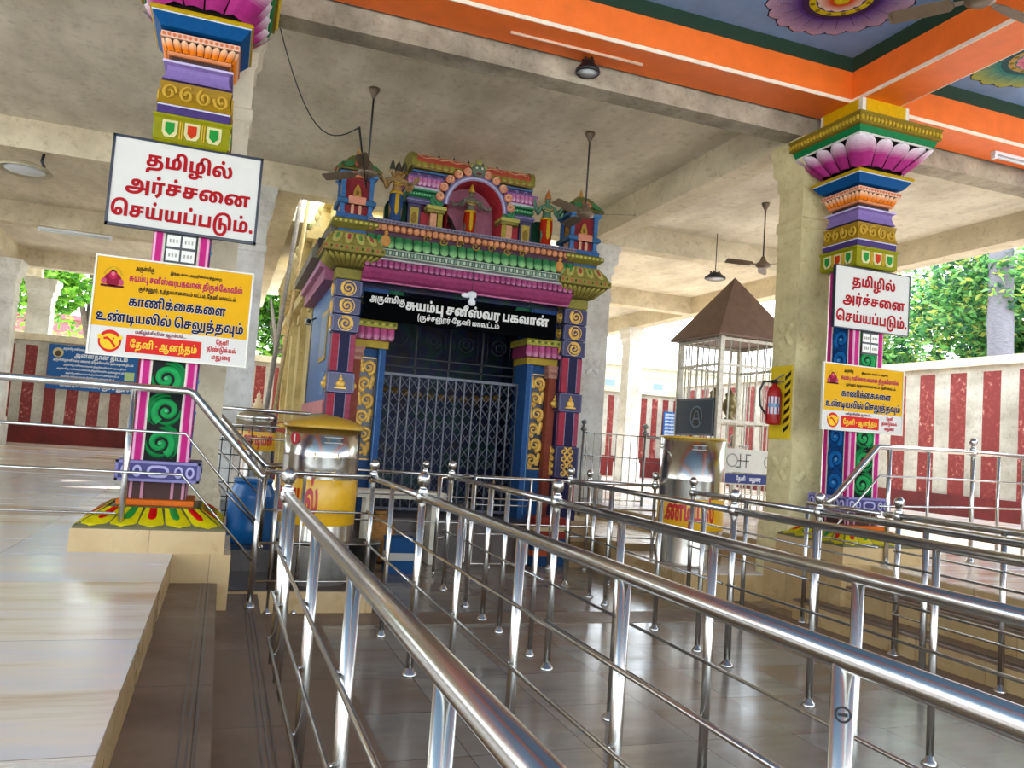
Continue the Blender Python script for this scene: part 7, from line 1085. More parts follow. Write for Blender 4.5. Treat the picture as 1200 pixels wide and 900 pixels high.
def swing_gate(x0, y0, x1, y1, label):
    """rectangular tube frame with two rods"""
    T = thing('swing_gate', label, 'gate', ((x0+x1)/2, (y0+y1)/2, 0.07), 'small tube gates')
    a, c = Vector((x0, y0, 0)), Vector((x1, y1, 0)); P = lambda t, z: a+(c-a)*t+Vector((0, 0, z))
    b = MB(); b.tube([P(0, .07), P(1, .07), P(1, 1.02), P(0, 1.02)], 0.016, 8, False, True); b.build('frame', STEEL, T)
    for z in (0.4, 0.72): MB().tube([P(0, z), P(1, z)], 0.008, 6).build('rod', STEEL, T)
    MB().tube([P(0.0, 0.0), P(0.0, 0.08)], 0.012, 6).build('pivot', STEEL, T)
swing_gate(2.16, 8.1, 2.62, 8.62, 'left half-open tube gate before the shrine gate'); swing_gate(2.68, 8.55, 3.36, 8.60, 'right closed tube gate before the shrine gate')
# ---- railings of the raised platforms
def bent_rail(name, label, pts, rods, posts, loc, group='platform handrails'):
    T = thing(name, label, 'railing', loc, group)
    MB().tube(pts, 0.026, 14).build('handrail', STEEL, T)
    for r in rods: MB().tube(r, 0.009, 8).build('rod', STEEL, T)
    for x, y, z0, z1, r, ball in posts:
        o = MB().tube([(x, y, z0), (x, y, z1)], r, 12).build('post', STEEL, T)
        MB().lathe((x, y, z0), [(r*2, 0), (r*2, 0.008), (r*1.6, 0.02), (r, 0.045)], 16).build('base_flange', STEEL, o)
        if ball: MB().lathe((x, y, z1), finial_prof(), 18).build('ball_finial', STEEL, o)
    return T
ya = 5.86
bent_rail('platform_handrail', 'handrail along the left platform bending down the steps before the left pillar',
    [(-4.5, ya, 1.63), (-0.235, ya, 1.63), (-0.20, ya, 1.615), (0.285, ya+.02, 1.085), (0.305, ya+.02, 1.07), (0.345, 5.2, 1.07)][:5],
    [[(-4.5, ya-.035, z), (-0.225, ya-.035, z), (0.27, ya-.035, z-0.56)] for z in (1.343, 1.07)] + [[(-4.5, ya-.035, 0.80), (-0.6, ya-.035, 0.80)]],
    [(-0.57, ya, 0.55, 1.62, 0.02, False), (-3.3, ya, 0.55, 1.62, 0.02, False), (0.285, ya+.02, 0.18, 1.08, 0.02, False)], (-0.57, ya, 0.55))
yb = 7.45
bent_rail('platform_handrail', 'thinner handrail behind the left pillar sloping down to the barrels',
    [(0.75, yb, 1.565), (-0.103, yb, 1.565), (0.39, yb, 1.08), (0.62, yb, 1.085)][1:],
    [[(-0.12, yb, z), (0.37, yb, z-0.49)] for z in (1.30, 1.03)],
    [(-0.13, yb, 0.55, 1.62, 0.018, True), (0.40, yb, 0.36, 1.08, 0.016, False)], (0.1, yb, 0.4))
railing('cross_railing', 'high rail passing in front of the far finialed donation drum', (-0.10, 8.05), (0.80, 8.06), 0.36, 1.57, [(0.02, .016), (0.88, .016)], (1.3, 1.42), (), (0, -1), r=0.018, group='platform handrails')
bent_rail('platform_handrail', 'handrail of the right platform bending down towards the right queue railings',
    [(9.6, 6.55, 1.66), (7.2, 6.155, 1.655), (5.86, 5.88, 1.63), (5.66, 5.84, 1.625), (5.20, 5.83, 1.16), (5.1, 5.82, 1.09)],
    [[(9.0, 6.47, z), (7.2, 6.12, z), (5.66, 5.80, z-0.01)]+([(5.12, 5.79, z-0.54)] if z > 1.3 else []) for z in (1.375, 1.10)],
    [(5.84, 5.875, 0.55, 1.62, 0.021, False), (6.45, 6.0, 0.55, 1.64, 0.015, False), (7.2, 6.155, 0.55, 1.655, 0.022, True), (7.66, 6.24, 0.55, 1.66, 0.017, False), (8.1, 6.3, 0.55, 1.66, 0.017, False), (9.3, 6.5, 0.55, 1.66, 0.022, True)], (5.84, 5.875, 0.55))
# ---- background fence with ball posts right of the shrine
T = thing('grid_fence', 'thin steel grid fence with two ball posts right of the shrine, against the striped wall', 'fence', (6.1, 11.6, 0.36), None)
yf = 11.6
b = MB()
for k in range(9): b.tube([(5.42+0.13*k, yf, 0.40), (5.42+0.13*k, yf, 1.66)], 0.008, 6)
for z in (0.42, 0.62, 1.30, 1.66): b.tube([(5.38, yf, z), (6.46, yf, z)], 0.011, 6)
for k in range(9): b.ell((5.42+0.13*k, yf, 1.30), 0.02, 0.02, 0.02, 8, 6)
b.build('grid', STEEL, T)
for x in (5.36, 6.46):
    o = MB().tube([(x, yf, 0.36), (x, yf, 1.72)], 0.022, 10).build('post', STEELD, T); MB().lathe((x, yf, 1.72), finial_prof(1.2), 14).build('ball_finial', STEELD, o)
T = thing('grid_fence', 'rail and posts running from the grid fence behind the right donation drum', 'fence', (7.6, 11.7, 0.55), None)
MB().tube([(6.5, 11.62, 1.66), (8.6, 11.8, 1.62)], 0.025, 10).build('handrail', STEELD, T)
for z in (0.75, 1.25): MB().tube([(6.5, 11.62, z), (8.6, 11.8, z)], 0.01, 6).build('rod', STEELD, T)
for x in (6.95, 8.25):
    o = MB().tube([(x, 11.66+(x-6.95)*.09, 0.55), (x, 11.66+(x-6.95)*.09, 1.66)], 0.02, 10).build('post', STEELD, T)
    if x > 8: MB().lathe((x, 11.78, 1.66), finial_prof(1.2), 14).build('ball_finial', STEELD, o)
T = thing('wire_fence', 'dark wire mesh fence behind the left pillar beside the far drum', 'fence', (0.0, 8.3, 0.36), None)
b = MB()
for k in range(6): b.tube([(-0.17+0.09*k, 8.3, 0.4), (-0.17+0.09*k, 8.3, 1.42)], 0.006, 5)
for k in range(8): b.tube([(-0.19, 8.3, 0.45+0.135*k), (0.3, 8.3, 0.45+0.135*k)], 0.006, 5)
b.build('mesh_panel', IRON, T)
o = MB().tube([(-0.19, 8.3, 0.36), (-0.19, 8.3, 1.66)], 0.018, 8).build('post', IRON, T); MB().lathe((-0.19, 8.3, 1.66), finial_prof(), 14).build('ball_finial', STEELD, o)

# ------------------------------------------------------------------ donation drums
def cyl_map(cx, cy, r, a0):
    """wraps (arc length, height) onto a drum, a0 = facing angle"""
    def F(a, z, h=0.0): t = a0+a/r; return Vector((cx+(r+h)*math.cos(t), cy+(r+h)*math.sin(t), z))
    return F
PEDS = plain('dull_drum_base', '#a39d94', 0.5, 0.3, 0.2, 12)
def drum(label, cx, cy, zb, r, z0, zt, y0, y1, kind, face):
    T = thing('donation_drum', label, 'donation box', (cx, cy, zb), 'steel donation drums')
    H = 0.012
    MB().lathe((cx, cy, 0), [(r, z0), (r, z0+0.02), (r*1.006, z0+0.03), (r, z0+0.04), (r, (z0+zt)*.62), (r*1.008, (z0+zt)*.62+.01), (r, (z0+zt)*.62+.02), (r, zt)], 40).build('body', DRUM, T)
    if zb < z0: MB().lathe((cx, cy, 0), [(r*0.93, zb), (r*0.93, z0-0.02), (r, z0)], 32).build('pedestal', PEDS, T)
    b = MB(); b.C('#d9a312').lathe((cx, cy, 0), [(r+0.002, y0), (r+0.004, y0+0.004), (r+0.004, y1-0.004), (r+0.002, y1)], 40); b.build('yellow_band', ENAMEL, T)
    F = cyl_map(cx, cy, r+0.005, face); b = MB(); b.C('#b3201f'); b.text(F, 'h', -0.27 if kind == 'lid' else 0, y0+(y1-y0)*0.28, (y1-y0)*0.5, 'c', 0.1, 0.001, r*1.9); b.build('lettering', ENAMEL, T)
    if kind == 'lid':
        b = MB(); b.C('#b58a24').lathe((cx, cy, 0), [(r*0.98, zt), (r*1.07, zt+0.0), (r*1.09, zt+0.012), (r*1.0, zt+0.045), (r*0.7, zt+0.085), (r*0.3, zt+0.11), (0.02, zt+0.12), (0, zt+0.125)], 40); b.build('lid', ENAMEL, T)
        b = MB(); b.C('#c7a24a').ell((cx-r*1.06, cy-0.02, zt+0.0), 0.06, 0.03, 0.022, 10, 6); b.build('lid_handle', ENAMEL, T)
    elif kind == 'finial':
        MB().lathe((cx, cy, 0), [(r, zt), (r*1.04, zt+0.01), (r*0.9, zt+0.05), (r*0.45, zt+0.085), (0, zt+0.1)], 32).build('lid', DRUM, T)
        b = MB(); b.C('#c9a878').lathe((cx, cy, zt+0.08), [(0.06, 0), (0.07, 0.03), (0.045, 0.05), (0.055, 0.07), (0.03, 0.095), (0.04, 0.115), (0.02, 0.14), (0.025, 0.16), (0, 0.22)], 12); b.build('finial', ENAMEL, T)
    else:
        b = MB(); b.C('#c9a21c').lathe((cx, cy, 0), [(r, zt), (r*1.015, zt+0.012), (r*0.99, zt+0.02), (r*0.9, zt-0.02), (r*0.2, zt-0.03), (0, zt-0.03)], 40); b.build('lid', ENAMEL, T)
        MB().tube([(cx-r, cy-0.02, zt-0.13), (cx-r-0.07, cy-0.03, zt-0.1), (cx-r-0.05, cy-0.03, zt-0.07)], 0.014, 8).build('lid_handle', DRUM, T)
    F = cyl_map(cx, cy, r, face+0.35); b = MB(); b.C('#111111'); b.rect(F, -0.06, 0.06, zt-0.105, zt-0.075, 0.004); b.C('#8f8c86')
    for q in ((-0.075, 0.075, zt-0.072, zt-0.064), (-0.075, 0.075, zt-0.116, zt-0.108)): b.rect(F, *q, 0.01, 0.01)
    b.build('coin_slot', ENAMEL, T)
    if kind == 'lid':
        F = cyl_map(cx, cy, r, face+0.2); b = MB()
        for z, hh, w in ((zt-0.22, 0.045, 0.10), (zt-0.38, 0.10, 0.085)):
            b.C('#8a6a2a'); b.rect(F, -w, w, z-hh/2, z+hh/2, 0.003); b.C('#e2c27a')
            for k in range(max(1, int(hh/0.03))): b.rect(F, -w*0.88, w*0.88, z-hh/2+0.010+k*0.03, z-hh/2+0.026+k*0.03, 0.005)
        b.build('text_plate', ENAMEL, T)
        F = cyl_map(cx, cy, r, face-0.72); b = MB(); b.C('#b3202c'); b.disc(F, 0, zt-0.09, 0.05, 0.004, None, 16, 0.05); b.C('#e8d8d0'); b.rect(F, -0.008, 0.008, zt-0.12, zt-0.06, 0.006); b.build('red_mark', ENAMEL, T)
    return T
drum('steel donation drum with overhanging yellow lid on the left tan plinth', 0.805, 6.93, 0.18, 0.31, 0.50, 1.44, 0.66, 1.03, 'lid', -1.75)
drum('steel donation drum with flat yellow top and red letters on the right tan plinth', 4.78, 7.52, 0.27, 0.345, 0.275, 1.60, 0.66, 0.98, 'flat', -2.3)
drum('far donation drum with golden finial behind the left sloping handrail', 0.33, 8.75, 0.36, 0.205, 0.42, 1.49, 1.17, 1.36, 'finial', -1.6)
# ---- barrels, cans and clutter
def barrel(x, y, z, r, h, mat, label):
    T = thing('plastic_barrel', label, 'barrel', (x, y, z))
    MB().lathe((x, y, z), [(r*.86, 0), (r*.93, .02), (r, h*.2), (r*1.02, h*.24), (r, h*.28), (r*1.03, h*.5), (r, h*.72), (r*1.02, h*.76), (r, h*.8), (r*.82, h*.95), (r*.8, h)], 32).build('body', mat, T)
    MB().lathe((x, y, z+h), [(r*.84, -.005), (r*.84, .03), (r*.78, .035), (0, .03)], 32).build('lid', mat, T)
barrel(0.315, 7.78, 0.36, 0.205, 0.55, BLUEP, 'blue plastic barrel standing behind the sloping handrail below the far drum')
T = thing('plastic_can', 'translucent white plastic can beside the blue barrel', 'can', (-0.02, 7.75, 0.36))
b = MB().sq(-0.02, 7.75, [(0.09, 0.36), (0.10, 0.38), (0.10, 0.58), (0.07, 0.64), (0.03, 0.66)]); b.build('body', WHITEP, T); MB().lathe((-0.02, 7.75, 0.655), [(0.03, 0), (0.03, 0.03), (0, 0.03)], 12).build('cap', BLACKP, T)
T = thing('plastic_can', 'square whitish can standing left of the other white can behind the left pillar', 'can', (-0.14, 7.95, 0.36))
b = MB().sq(-0.14, 7.95, [(0.08, 0.36), (0.085, 0.38), (0.085, 0.62), (0.05, 0.66)]); b.build('body', WHITEP, T); MB().tube([(-0.19, 7.95, 0.66), (-0.19, 7.95, 0.70), (-0.09, 7.95, 0.70), (-0.09, 7.95, 0.66)], 0.01, 6).build('handle', WHITEP, T)
T = thing('stone_bench', 'grey stone slab bench on two supports beside the left of the shrine gate', 'bench', (1.95, 9.0, 0.0))
MB().box(1.45, 2.45, 8.85, 9.2, 0.72, 0.80).build('slab', CONC, T)
for x in (1.55, 2.3): MB().box(x, x+0.08, 8.9, 9.15, 0.0, 0.72).build('support', CONC, T)
T = thing('bucket', 'grey plastic bucket under the railings left of the shrine gate', 'bucket', (1.38, 7.9, 0.0)); MB().lathe((1.38, 7.9, 0), [(0.12, 0), (0.165, 0.36), (0.175, 0.36), (0.175, 0.38), (0.155, 0.38), (0.12, 0.03), (0, 0.03)], 24).build('body', STEELD, T); MB().tube([(1.38+0.17*math.cos(t*PI/12), 7.9-0.05, 0.37-0.1*math.sin(t*PI/12)) for t in range(13)], 0.005, 5).build('handle', IRON, T)
def crate(x, y, z, w, d, h, c1, c2, label):
    T = thing('carton', label, 'box', (x, y, z)); b = MB(); b.C(c1).box(x-w/2, x+w/2, y-d/2, y+d/2, z, z+h); b.build('body', BOARD, T)
    b = MB(); b.C(c2).box(x-w/2-.004, x+w/2+.004, y-d/2-.004, y+d/2+.004, z+h*.4, z+h*.62); b.build('label_band', BOARD, T); b = MB(); b.C(c1).box(x-w/2-.008, x+w/2+.008, y-d/2-.008, y+d/2+.008, z+h, z+h+.025); b.build('lid', BOARD, T)
crate(1.85, 8.4, 0.0, 0.28, 0.22, 0.34, '#1f4f80', '#c9c4b8', 'blue carton on the floor before the stone bench')
crate(1.72, 8.35, 0.365, 0.3, 0.24, 0.26, '#a8692c', '#6f4a28', 'orange-brown carton on top of the blue carton edge') if False else None
crate(3.75, 9.02, 0.0, 0.42, 0.3, 0.3, '#1f3f66', '#b0522c', 'dark blue carton low right of the shrine gate'); crate(3.75, 9.02, 0.325, 0.4, 0.28, 0.22, '#8a2f26', '#c9b48a', 'red carton stacked on the dark blue carton')
crate(4.15, 8.98, 0.0, 0.3, 0.3, 0.5, '#9c8060', '#6f5638', 'brown carton standing at the foot of the right shrine pier')
T = thing('sack', 'orange-brown sack leaning under the stone bench', 'sack', (1.75, 9.02, 0.0)); MB().lathe((1.75, 9.02, 0), [(0.05, 0), (0.16, 0.03), (0.18, 0.2), (0.16, 0.42), (0.1, 0.5), (0.06, 0.53), (0.08, 0.57), (0, 0.56)], 18).build('body', plain('sack_cloth', '#9a6a34', 0.9, 0, 0.3, 30, 0.3), T)
b = MB(); b.C('#6b5a2a').tube([(1.75+0.062*math.cos(t*PI/6), 9.02+0.062*math.sin(t*PI/6), 0.53) for t in range(12)], 0.008, 5, False, True); b.build('tie', PAINT, T)

# ------------------------------------------------------------------ caged kiosk with pyramid roof
T = thing('caged_kiosk', 'white barred cage with brown pyramid sheet roof behind the yellow column', 'cage', (7.28, 10.55, 0.55))
kx0, kx1, ky0, ky1 = 6.74, 7.84, 10.0, 11.1
b = MB(); e = 0.13; zz = 3.22; A = (7.29, 10.55, 4.22)
b.add([(kx0-e, ky0-e, zz), (kx1+e, ky0-e, zz), (kx1+e, ky1+e, zz), (kx0-e, ky1+e, zz), A, (kx0-e, ky0-e, zz-.03), (kx1+e, ky0-e, zz-.03), (kx1+e, ky1+e, zz-.03), (kx0-e, ky1+e, zz-.03)],
      [(0, 1, 4), (1, 2, 4), (2, 3, 4), (3, 0, 4), (0, 5, 6, 1), (1, 6, 7, 2), (2, 7, 8, 3), (3, 8, 5, 0), (8, 7, 6, 5)], False); b.build('roof', RUST, T)
for x in (kx0, kx1):
    for y in (ky0, ky1): MB().box(x-.035, x+.035, y-.035, y+.035, 0.55, 3.2).build('corner_post', GRILL, T)
b = MB(); n = 7
for k in range(1, n):
    t = k/n; x = kx0+(kx1-kx0)*t; y = ky0+(ky1-ky0)*t
    for yy in (ky0, ky1): b.tube([(x, yy, 0.6), (x, yy, 3.2)], 0.012, 6)
    for xx in (kx0, kx1): b.tube([(xx, y, 0.6), (xx, y, 3.2)], 0.012, 6)
b.build('bars', GRILL, T)
b = MB()
for z in (0.6, 1.18, 1.95, 2.78, 3.16):
    for y in (ky0, ky1): b.box(kx0, kx1, y-.02, y+.02, z-.02, z+.02)
    for x in (kx0, kx1): b.box(x-.02, x+.02, ky0, ky1, z-.02, z+.02)
b.build('cross_bars', GRILL, T)
b = MB()
for z in (0.75, 0.9, 1.05): b.box(kx0, kx1, ky0-.012, ky0+.012, z-.01, z+.01)
b.build('lower_grid', GRILL, T)
b = MB(); F = FX(kx0-.03, 0, 0); b.C('#24384c'); b.rect(F, -ky1+.02, -ky0-.05, 1.72, 2.28, 0.012, 0.02); b.C('#5d6a72'); 
for q in ((-ky1+.02, -ky0-.05, 1.72, 1.75), (-ky1+.02, -ky0-.05, 2.25, 2.28), (-ky1+.02, -ky1+.05, 1.72, 2.28), (-ky0-.08, -ky0-.05, 1.72, 2.28)): b.rect(F, *q, 0.02, 0.01)
b.C('#10161c'); b.disc(F, -10.5, 2.0, 0.2, 0.016, None, 24, 0.16); b.C('#5f7686'); b.ring(F, -10.5, 2.0, 0.14, 0.17, 0.018)
b.ribbon(F, [(-10.6, 1.9, 0.014), (-10.53, 2.08, 0.014), (-10.46, 2.08, 0.014), (-10.4, 1.9, 0.014)], 0.004, 0.018); b.ribbon(F, [(-10.57, 1.97, 0.012), (-10.43, 1.97, 0.012)], 0.004, 0.018)
b.build('side_plate', ENAMEL, T)
b = MB(); F = FY(0, ky0-.03, 0); b.C('#c9c6bb'); b.rect(F, kx0+.06, kx1, 1.22, 1.56, 0.01, 0.02); b.C('#3c3c3a')
cx, cz = 7.18, 1.39
for sx in (-1, 1): b.rect(F, cx+sx*.05-.008, cx+sx*.05+.008, cz-.1, cz+.1, 0.013); b.rect(F, *sorted((cx+sx*.05, cx+sx*.13)), cz+sx*.092-.008, cz+sx*.092+.008, 0.013)
b.rect(F, cx-.1, cx+.1, cz-.008, cz+.008, 0.013); b.C('#8c8a80'); b.ring(F, kx0+.25, 1.39, 0.08, 0.1, 0.013); b.ring(F, kx1-.2, 1.39, 0.08, 0.1, 0.013)
b.C('#1f2f6a'); b.rect(F, kx0+.06, kx1, 1.06, 1.2, 0.012, 0.02); b.C('#d8d8dc'); b.text(F, 'b8', 7.15, 1.10, 0.05, 'c', 0, 0.014, 0.16); b.text(F, 'b10', 7.4, 1.10, 0.05, 'c', 0, 0.014, 0.2)
b.build('front_plate', ENAMEL, T)
for k, (x, y) in enumerate(((7.0, 10.5), (7.35, 10.6))):
    t2 = thing('brass_figure', ('left' if k == 0 else 'right')+' dull brass vessel standing on the shelf inside the barred cage', 'ornament', (x, y, 1.98), 'vessels inside the cage')
    b = MB(); b.C('#8a7a50').lathe((x, y, 1.98), [(0.1, 0), (0.1, 0.03), (0.05, 0.07), (0.12, 0.18), (0.13, 0.27), (0.07, 0.36), (0.09, 0.41), (0.04, 0.45), (0, 0.5)], 14); b.build('body', GOLD, t2)
MB().box(kx0+.03, kx1-.03, ky0+.03, ky1-.03, 1.95, 1.98).build('shelf', GRILL, T)

# ------------------------------------------------------------------ fans, lamps, cables, extinguisher
FANB = plain('fan_brown', '#6a5a48', 0.4, 0.2, 0.1)
def ceiling_fan(x, y, ztop, zhub, rot, label, R=0.6):
    T = thing('ceiling_fan', label, 'fan', (x, y, ztop), 'ceiling fans')
    MB().tube([(x, y, zhub+0.1), (x, y, ztop-0.02)], 0.011, 8).build('down_rod', IRON, T)
    MB().lathe((x, y, ztop), [(0, -0.0), (0.06, -0.002), (0.055, -0.03), (0.02, -0.1), (0.015, -0.12)], 16).build('canopy', FANB, T)
    MB().lathe((x, y, zhub), [(0, -0.045), (0.06, -0.045), (0.105, -0.02), (0.11, 0.0), (0.09, 0.03), (0.05, 0.06), (0.03, 0.12), (0.022, 0.13)], 20).build('motor', FANB, T)
    for k in range(3):
        a = rot+k*2*PI/3; d = Vector((math.cos(a), math.sin(a), 0)); n = Vector((-math.sin(a), math.cos(a), 0)); o = Vector((x, y, zhub))
        b = MB(); tw = Vector((0, 0, 0.018)); vs = []
        for t, w in ((0.10, 0.02), (0.17, 0.025), (0.2, 0.055), (R*.6, 0.065), (R*.95, 0.06), (R, 0.045)):
            for s_ in (-1, 1):
                for h_ in (0.003, -0.003): vs.append(o+d*t+n*(w*s_)+tw*s_*(1 if t > .18 else .2)+Vector((0, 0, h_)))
        fs = []
        for i in range(5): j = i*4; fs += [(j, j+4, j+6, j+2), (j+1, j+3, j+7, j+5), (j, j+1, j+5, j+4), (j+2, j+6, j+7, j+3)]
        fs += [(0, 2, 3, 1), (20, 21, 23, 22)]; b.add(vs, fs, False); b.build('blade', FANB, T)
    return T
ceiling_fan(1.24, 8.7, 5.2, 4.25, 0.25, 'brown ceiling fan on a long rod above the left corner of the shrine')
ceiling_fan(3.84, 8.66, 5.2, 4.20, 1.5708, 'brown ceiling fan on a long rod above the right corner of the shrine')
ceiling_fan(7.24, 9.8, 5.2, 4.27, 0.95, 'brown ceiling fan above the caged kiosk beside the yellow column')
ceiling_fan(4.95, 4.28, 5.42, 4.92, 2.2, 'ceiling fan under the blue lotus panel at the top right corner', 0.62)
def bay_lamp(x, y, z, ztop, r, label):
    T = thing('hanging_lamp', label, 'lamp', (x, y, ztop)); MB().tube([(x, y, z+0.1), (x, y, ztop)], 0.008, 6).build('hook', IRON, T)
    MB().lathe((x, y, z), [(r*.5, 0.10), (r*.55, 0.08), (r*.95, 0.03), (r, 0.0), (r*.9, -0.01), (r*.86, 0.0)], 28).build('housing', BLACKP, T); MB().lathe((x, y, z-0.004), [(r*.86, 0), (0, -0.002)], 28).build('lens', LENS, T)
    for k in range(10): a = 2*PI*k/10; MB().box(x+r*.42*math.cos(a)-.01, x+r*.42*math.cos(a)+.01, y+r*.42*math.sin(a)-.01, y+r*.42*math.sin(a)+.01, z+.08, z+.13).build('cooling_fin', BLACKP, T) if k % 2 == 0 else None
bay_lamp(2.86, 6.6, 4.86, 5.0, 0.115, 'round black high-bay lamp hanging below the orange beam')
bay_lamp(7.62, 11.6, 4.42, 5.2, 0.18, 'dark flood lamp hanging above the peak of the caged kiosk')
T = thing('hanging_lamp', 'old enamel dish lamp hanging from the concrete ceiling at the left edge', 'lamp', (-2.66, 12.02, 4.8)); MB().tube([(-2.52, 12.02, 4.62), (-2.56, 12.02, 4.70), (-2.54, 12.02, 4.80)], 0.018, 8).build('hook', IRON, T)
b = MB().lathe((-2.74, 12.02, 4.53), [(0.05, 0.12), (0.12, 0.115), (0.30, 0.05), (0.34, 0.0), (0.33, -0.005), (0.27, 0.04), (0, 0.1)], 24); b.build('shade', plain('aged_enamel', '#b0a68c', 0.4, 0.1, 0.2), T); MB().ell((-2.74, 12.02, 4.55), 0.25, 0.25, 0.04).build('lens', LENS, T)
def tube_light(x0, x1, y, z, label):
    T = thing('tube_light', label, 'lamp', ((x0+x1)/2, y, z)); MB().box(x0, x1, y-.03, y+.03, z-.035, z).build('batten', WHITEP, T); MB().tube([(x0+.04, y-.01, z-.06), (x1-.04, y-.01, z-.06)], 0.016, 10).build('tube', LENS, T)
    for x in (x0, x1-.04): MB().box(x, x+.04, y-.025, y+.025, z-.08, z-.03).build('holder', WHITEP, T)
tube_light(-3.55, -2.3, 16.95, 4.8, 'tube light fixed below the far concrete beam at left'); tube_light(7.72, 8.95, 6.46, 5.0, 'tube light below the orange beam at the right edge')
o = MB().tube([(2.05, 6.46, 4.985), (3.34, 6.455, 4.985)], 0.014, 8).build('conduit_pipe', plain('conduit_cream', '#d8b49a', 0.5), None, (2.7, 6.46, 4.985)); tag(o, 'thin cream conduit pipe fixed under the orange beam', 'pipe')
o = MB().tube([(0.11+0.9*t/14, 7.0+0.9*t/14, 4.98-0.55*(t/14)**0.8-0.45*math.sin(PI*t/14)) for t in range(15)] + [(1.22, 8.55, 4.02), (1.24, 8.7, 4.3)], 0.006, 5).build('cable', BLACKP, None, (0.11, 7.0, 4.98)); tag(o, 'black cable sagging from the concrete beam to the left ceiling fan', 'cable')
o = MB().tube([(6.42, 6.72, 4.99), (6.36, 6.9, 4.2), (6.34, 7.0, 3.0)], 0.006, 5).build('cable', BLACKP, None, (6.42, 6.72, 4.99)); tag(o, 'black cable hanging beside the right carved pillar', 'cable')
T = thing('fire_extinguisher', 'red fire extinguisher on yellow and black board on the yellow column', 'fire extinguisher', (5.36, 6.94, 1.72))
b = MB(); b.C('#d8b81c').box(5.425, 5.447, 6.79, 7.11, 1.66, 2.42); F = FX(5.4245, 0, 0)
for k in range(7): b.C('#151515'); b.poly(F, [(-6.88, 1.72+.09*k), (-6.79, 1.78+.09*k), (-6.79, 1.825+.09*k), (-6.88, 1.765+.09*k)])
b.build('hazard_board', ENAMEL, T)
b = MB(); b.C('#a31a1a').lathe((5.35, 6.95, 1.80), [(0.0, 0), (0.07, 0.005), (0.077, 0.02), (0.077, 0.33), (0.06, 0.38), (0.025, 0.41), (0.025, 0.43)], 20); b.build('cylinder', ENAMEL, T)
b = MB(); F = cyl_map(5.35, 6.95, 0.0775, -2.2)
for a in (-.06, -.02, .02): b.C('#b9cbd8'); b.rect(F, a, a+.04, 1.91, 2.09, 0.001); b.C('#5f86a8'); b.rect(F, a, a+.04, 1.98, 2.02, 0.002)
b.build('label_patch', ENAMEL, T)
b = MB(); b.box(5.335, 5.365, 6.92, 6.98, 2.23, 2.27); b.bar((5.35, 6.95, 2.27), (5.43, 6.90, 2.33), 0.02, 0.012); b.bar((5.35, 6.95, 2.25), (5.43, 6.9, 2.25), 0.02, 0.01); b.build('valve', BLACKP, T)
MB().tube([(5.34, 6.96, 2.25), (5.27, 7.02, 2.25), (5.235, 7.04, 2.15), (5.24, 7.03, 2.0), (5.29, 6.99, 1.90)], 0.011, 8).build('hose', BLACKP, T)
T = thing('security_camera', 'small grey security camera on the blue side wall of the shrine', 'camera', (1.10, 11.85, 2.98)); MB().box(0.98, 1.06, 11.72, 11.88, 2.9, 2.98).build('housing', STEELD, T); MB().bar((1.06, 11.85, 2.97), (1.14, 11.9, 3.02), 0.02, 0.02).build('bracket', STEELD, T); MB().lathe((1.02, 11.72, 2.94), [(0.03, 0), (0.03, 0.02), (0, 0.025)], 12, 'Y').build('lens', BLACKP, T)
for k, (x0, x1, r, lb) in enumerate(((0.50, 0.875, 0.034, 'left pale grey bamboo pole leaning against the sanctum tower'), (0.63, 1.0, 0.03, 'right yellow bamboo pole leaning against the sanctum tower'))):
    pts = []; rr = []
    for i in range(23): t = i/22; pts.append((x0+(x1-x0)*t, 12.6+0.5*t, 0.36+5.0*t)); rr.append(r*(1.14 if i % 3 == 0 else 1.0))
    o = MB().tube(pts, rr, 9).build('bamboo_pole', BAMBOO if k else plain('weathered_bamboo', '#a59c90', 0.6, 0, 0.25, 16), None, (x0, 12.6, 0.36)); tag(o, lb, 'pole', 'bamboo poles')

# ------------------------------------------------------------------ boards on the far walls
def wall_board(x0, x1, z0, z1, y, name, label, rows, emb=True):
    T = thing(name, label, 'sign', ((x0+x1)/2, y, z0)); b = MB(); b.C('#2a5f9c').box(x0, x1, y-.03, y, z0, z1); b.build('board', BOARD, T)
    F = FY(0, y-.031, 0); b = MB(); b.C('#dfe6ee'); w, h = x1-x0, z1-z0
    for key, cx, cz, s, ww in rows: b.text(F, key, x0+w*cx, z0+h*cz, h*s, 'c', 0, 0.001, w*ww)
    b.build('lettering', BOARD, T)
    if emb:
        b = MB(); b.C('#c9b98a'); b.disc(F, x0+w*.1, z0+h*.82, h*.11, 0.002, None, 18); b.C('#5a4a3a'); b.disc(F, x0+w*.1, z0+h*.80, h*.06, 0.004, None, 14, h*.07); b.C('#a8c48a'); b.rect(F, x0+w*.86, x0+w*.97, z0+h*.3, z0+h*.5, 0.002); b.build('emblem', BOARD, T)
wall_board(-4.26, -2.2, 1.95, 3.07, 22.985, 'blue_board', 'large blue board with white Tamil text on the left striped wall', [('d1', .58, .74, .085, .6), ('d2', .5, .90, .04, .7), ('d2', .5, .64, .042, .9), ('d2', .52, .54, .03, .7), ('d2', .5, .45, .03, .8), ('d2', .5, .36, .028, .6), ('d2', .45, .28, .028, .6), ('d3', .55, .07, .075, .8)])
wall_board(13.55, 14.15, 1.9, 2.75, 23.2, 'blue_notice', 'small dark blue notice with white lines on the far striped wall left of the cage', [('d2', .5, .86-.13*k, .06, .85) for k in range(7)], False)

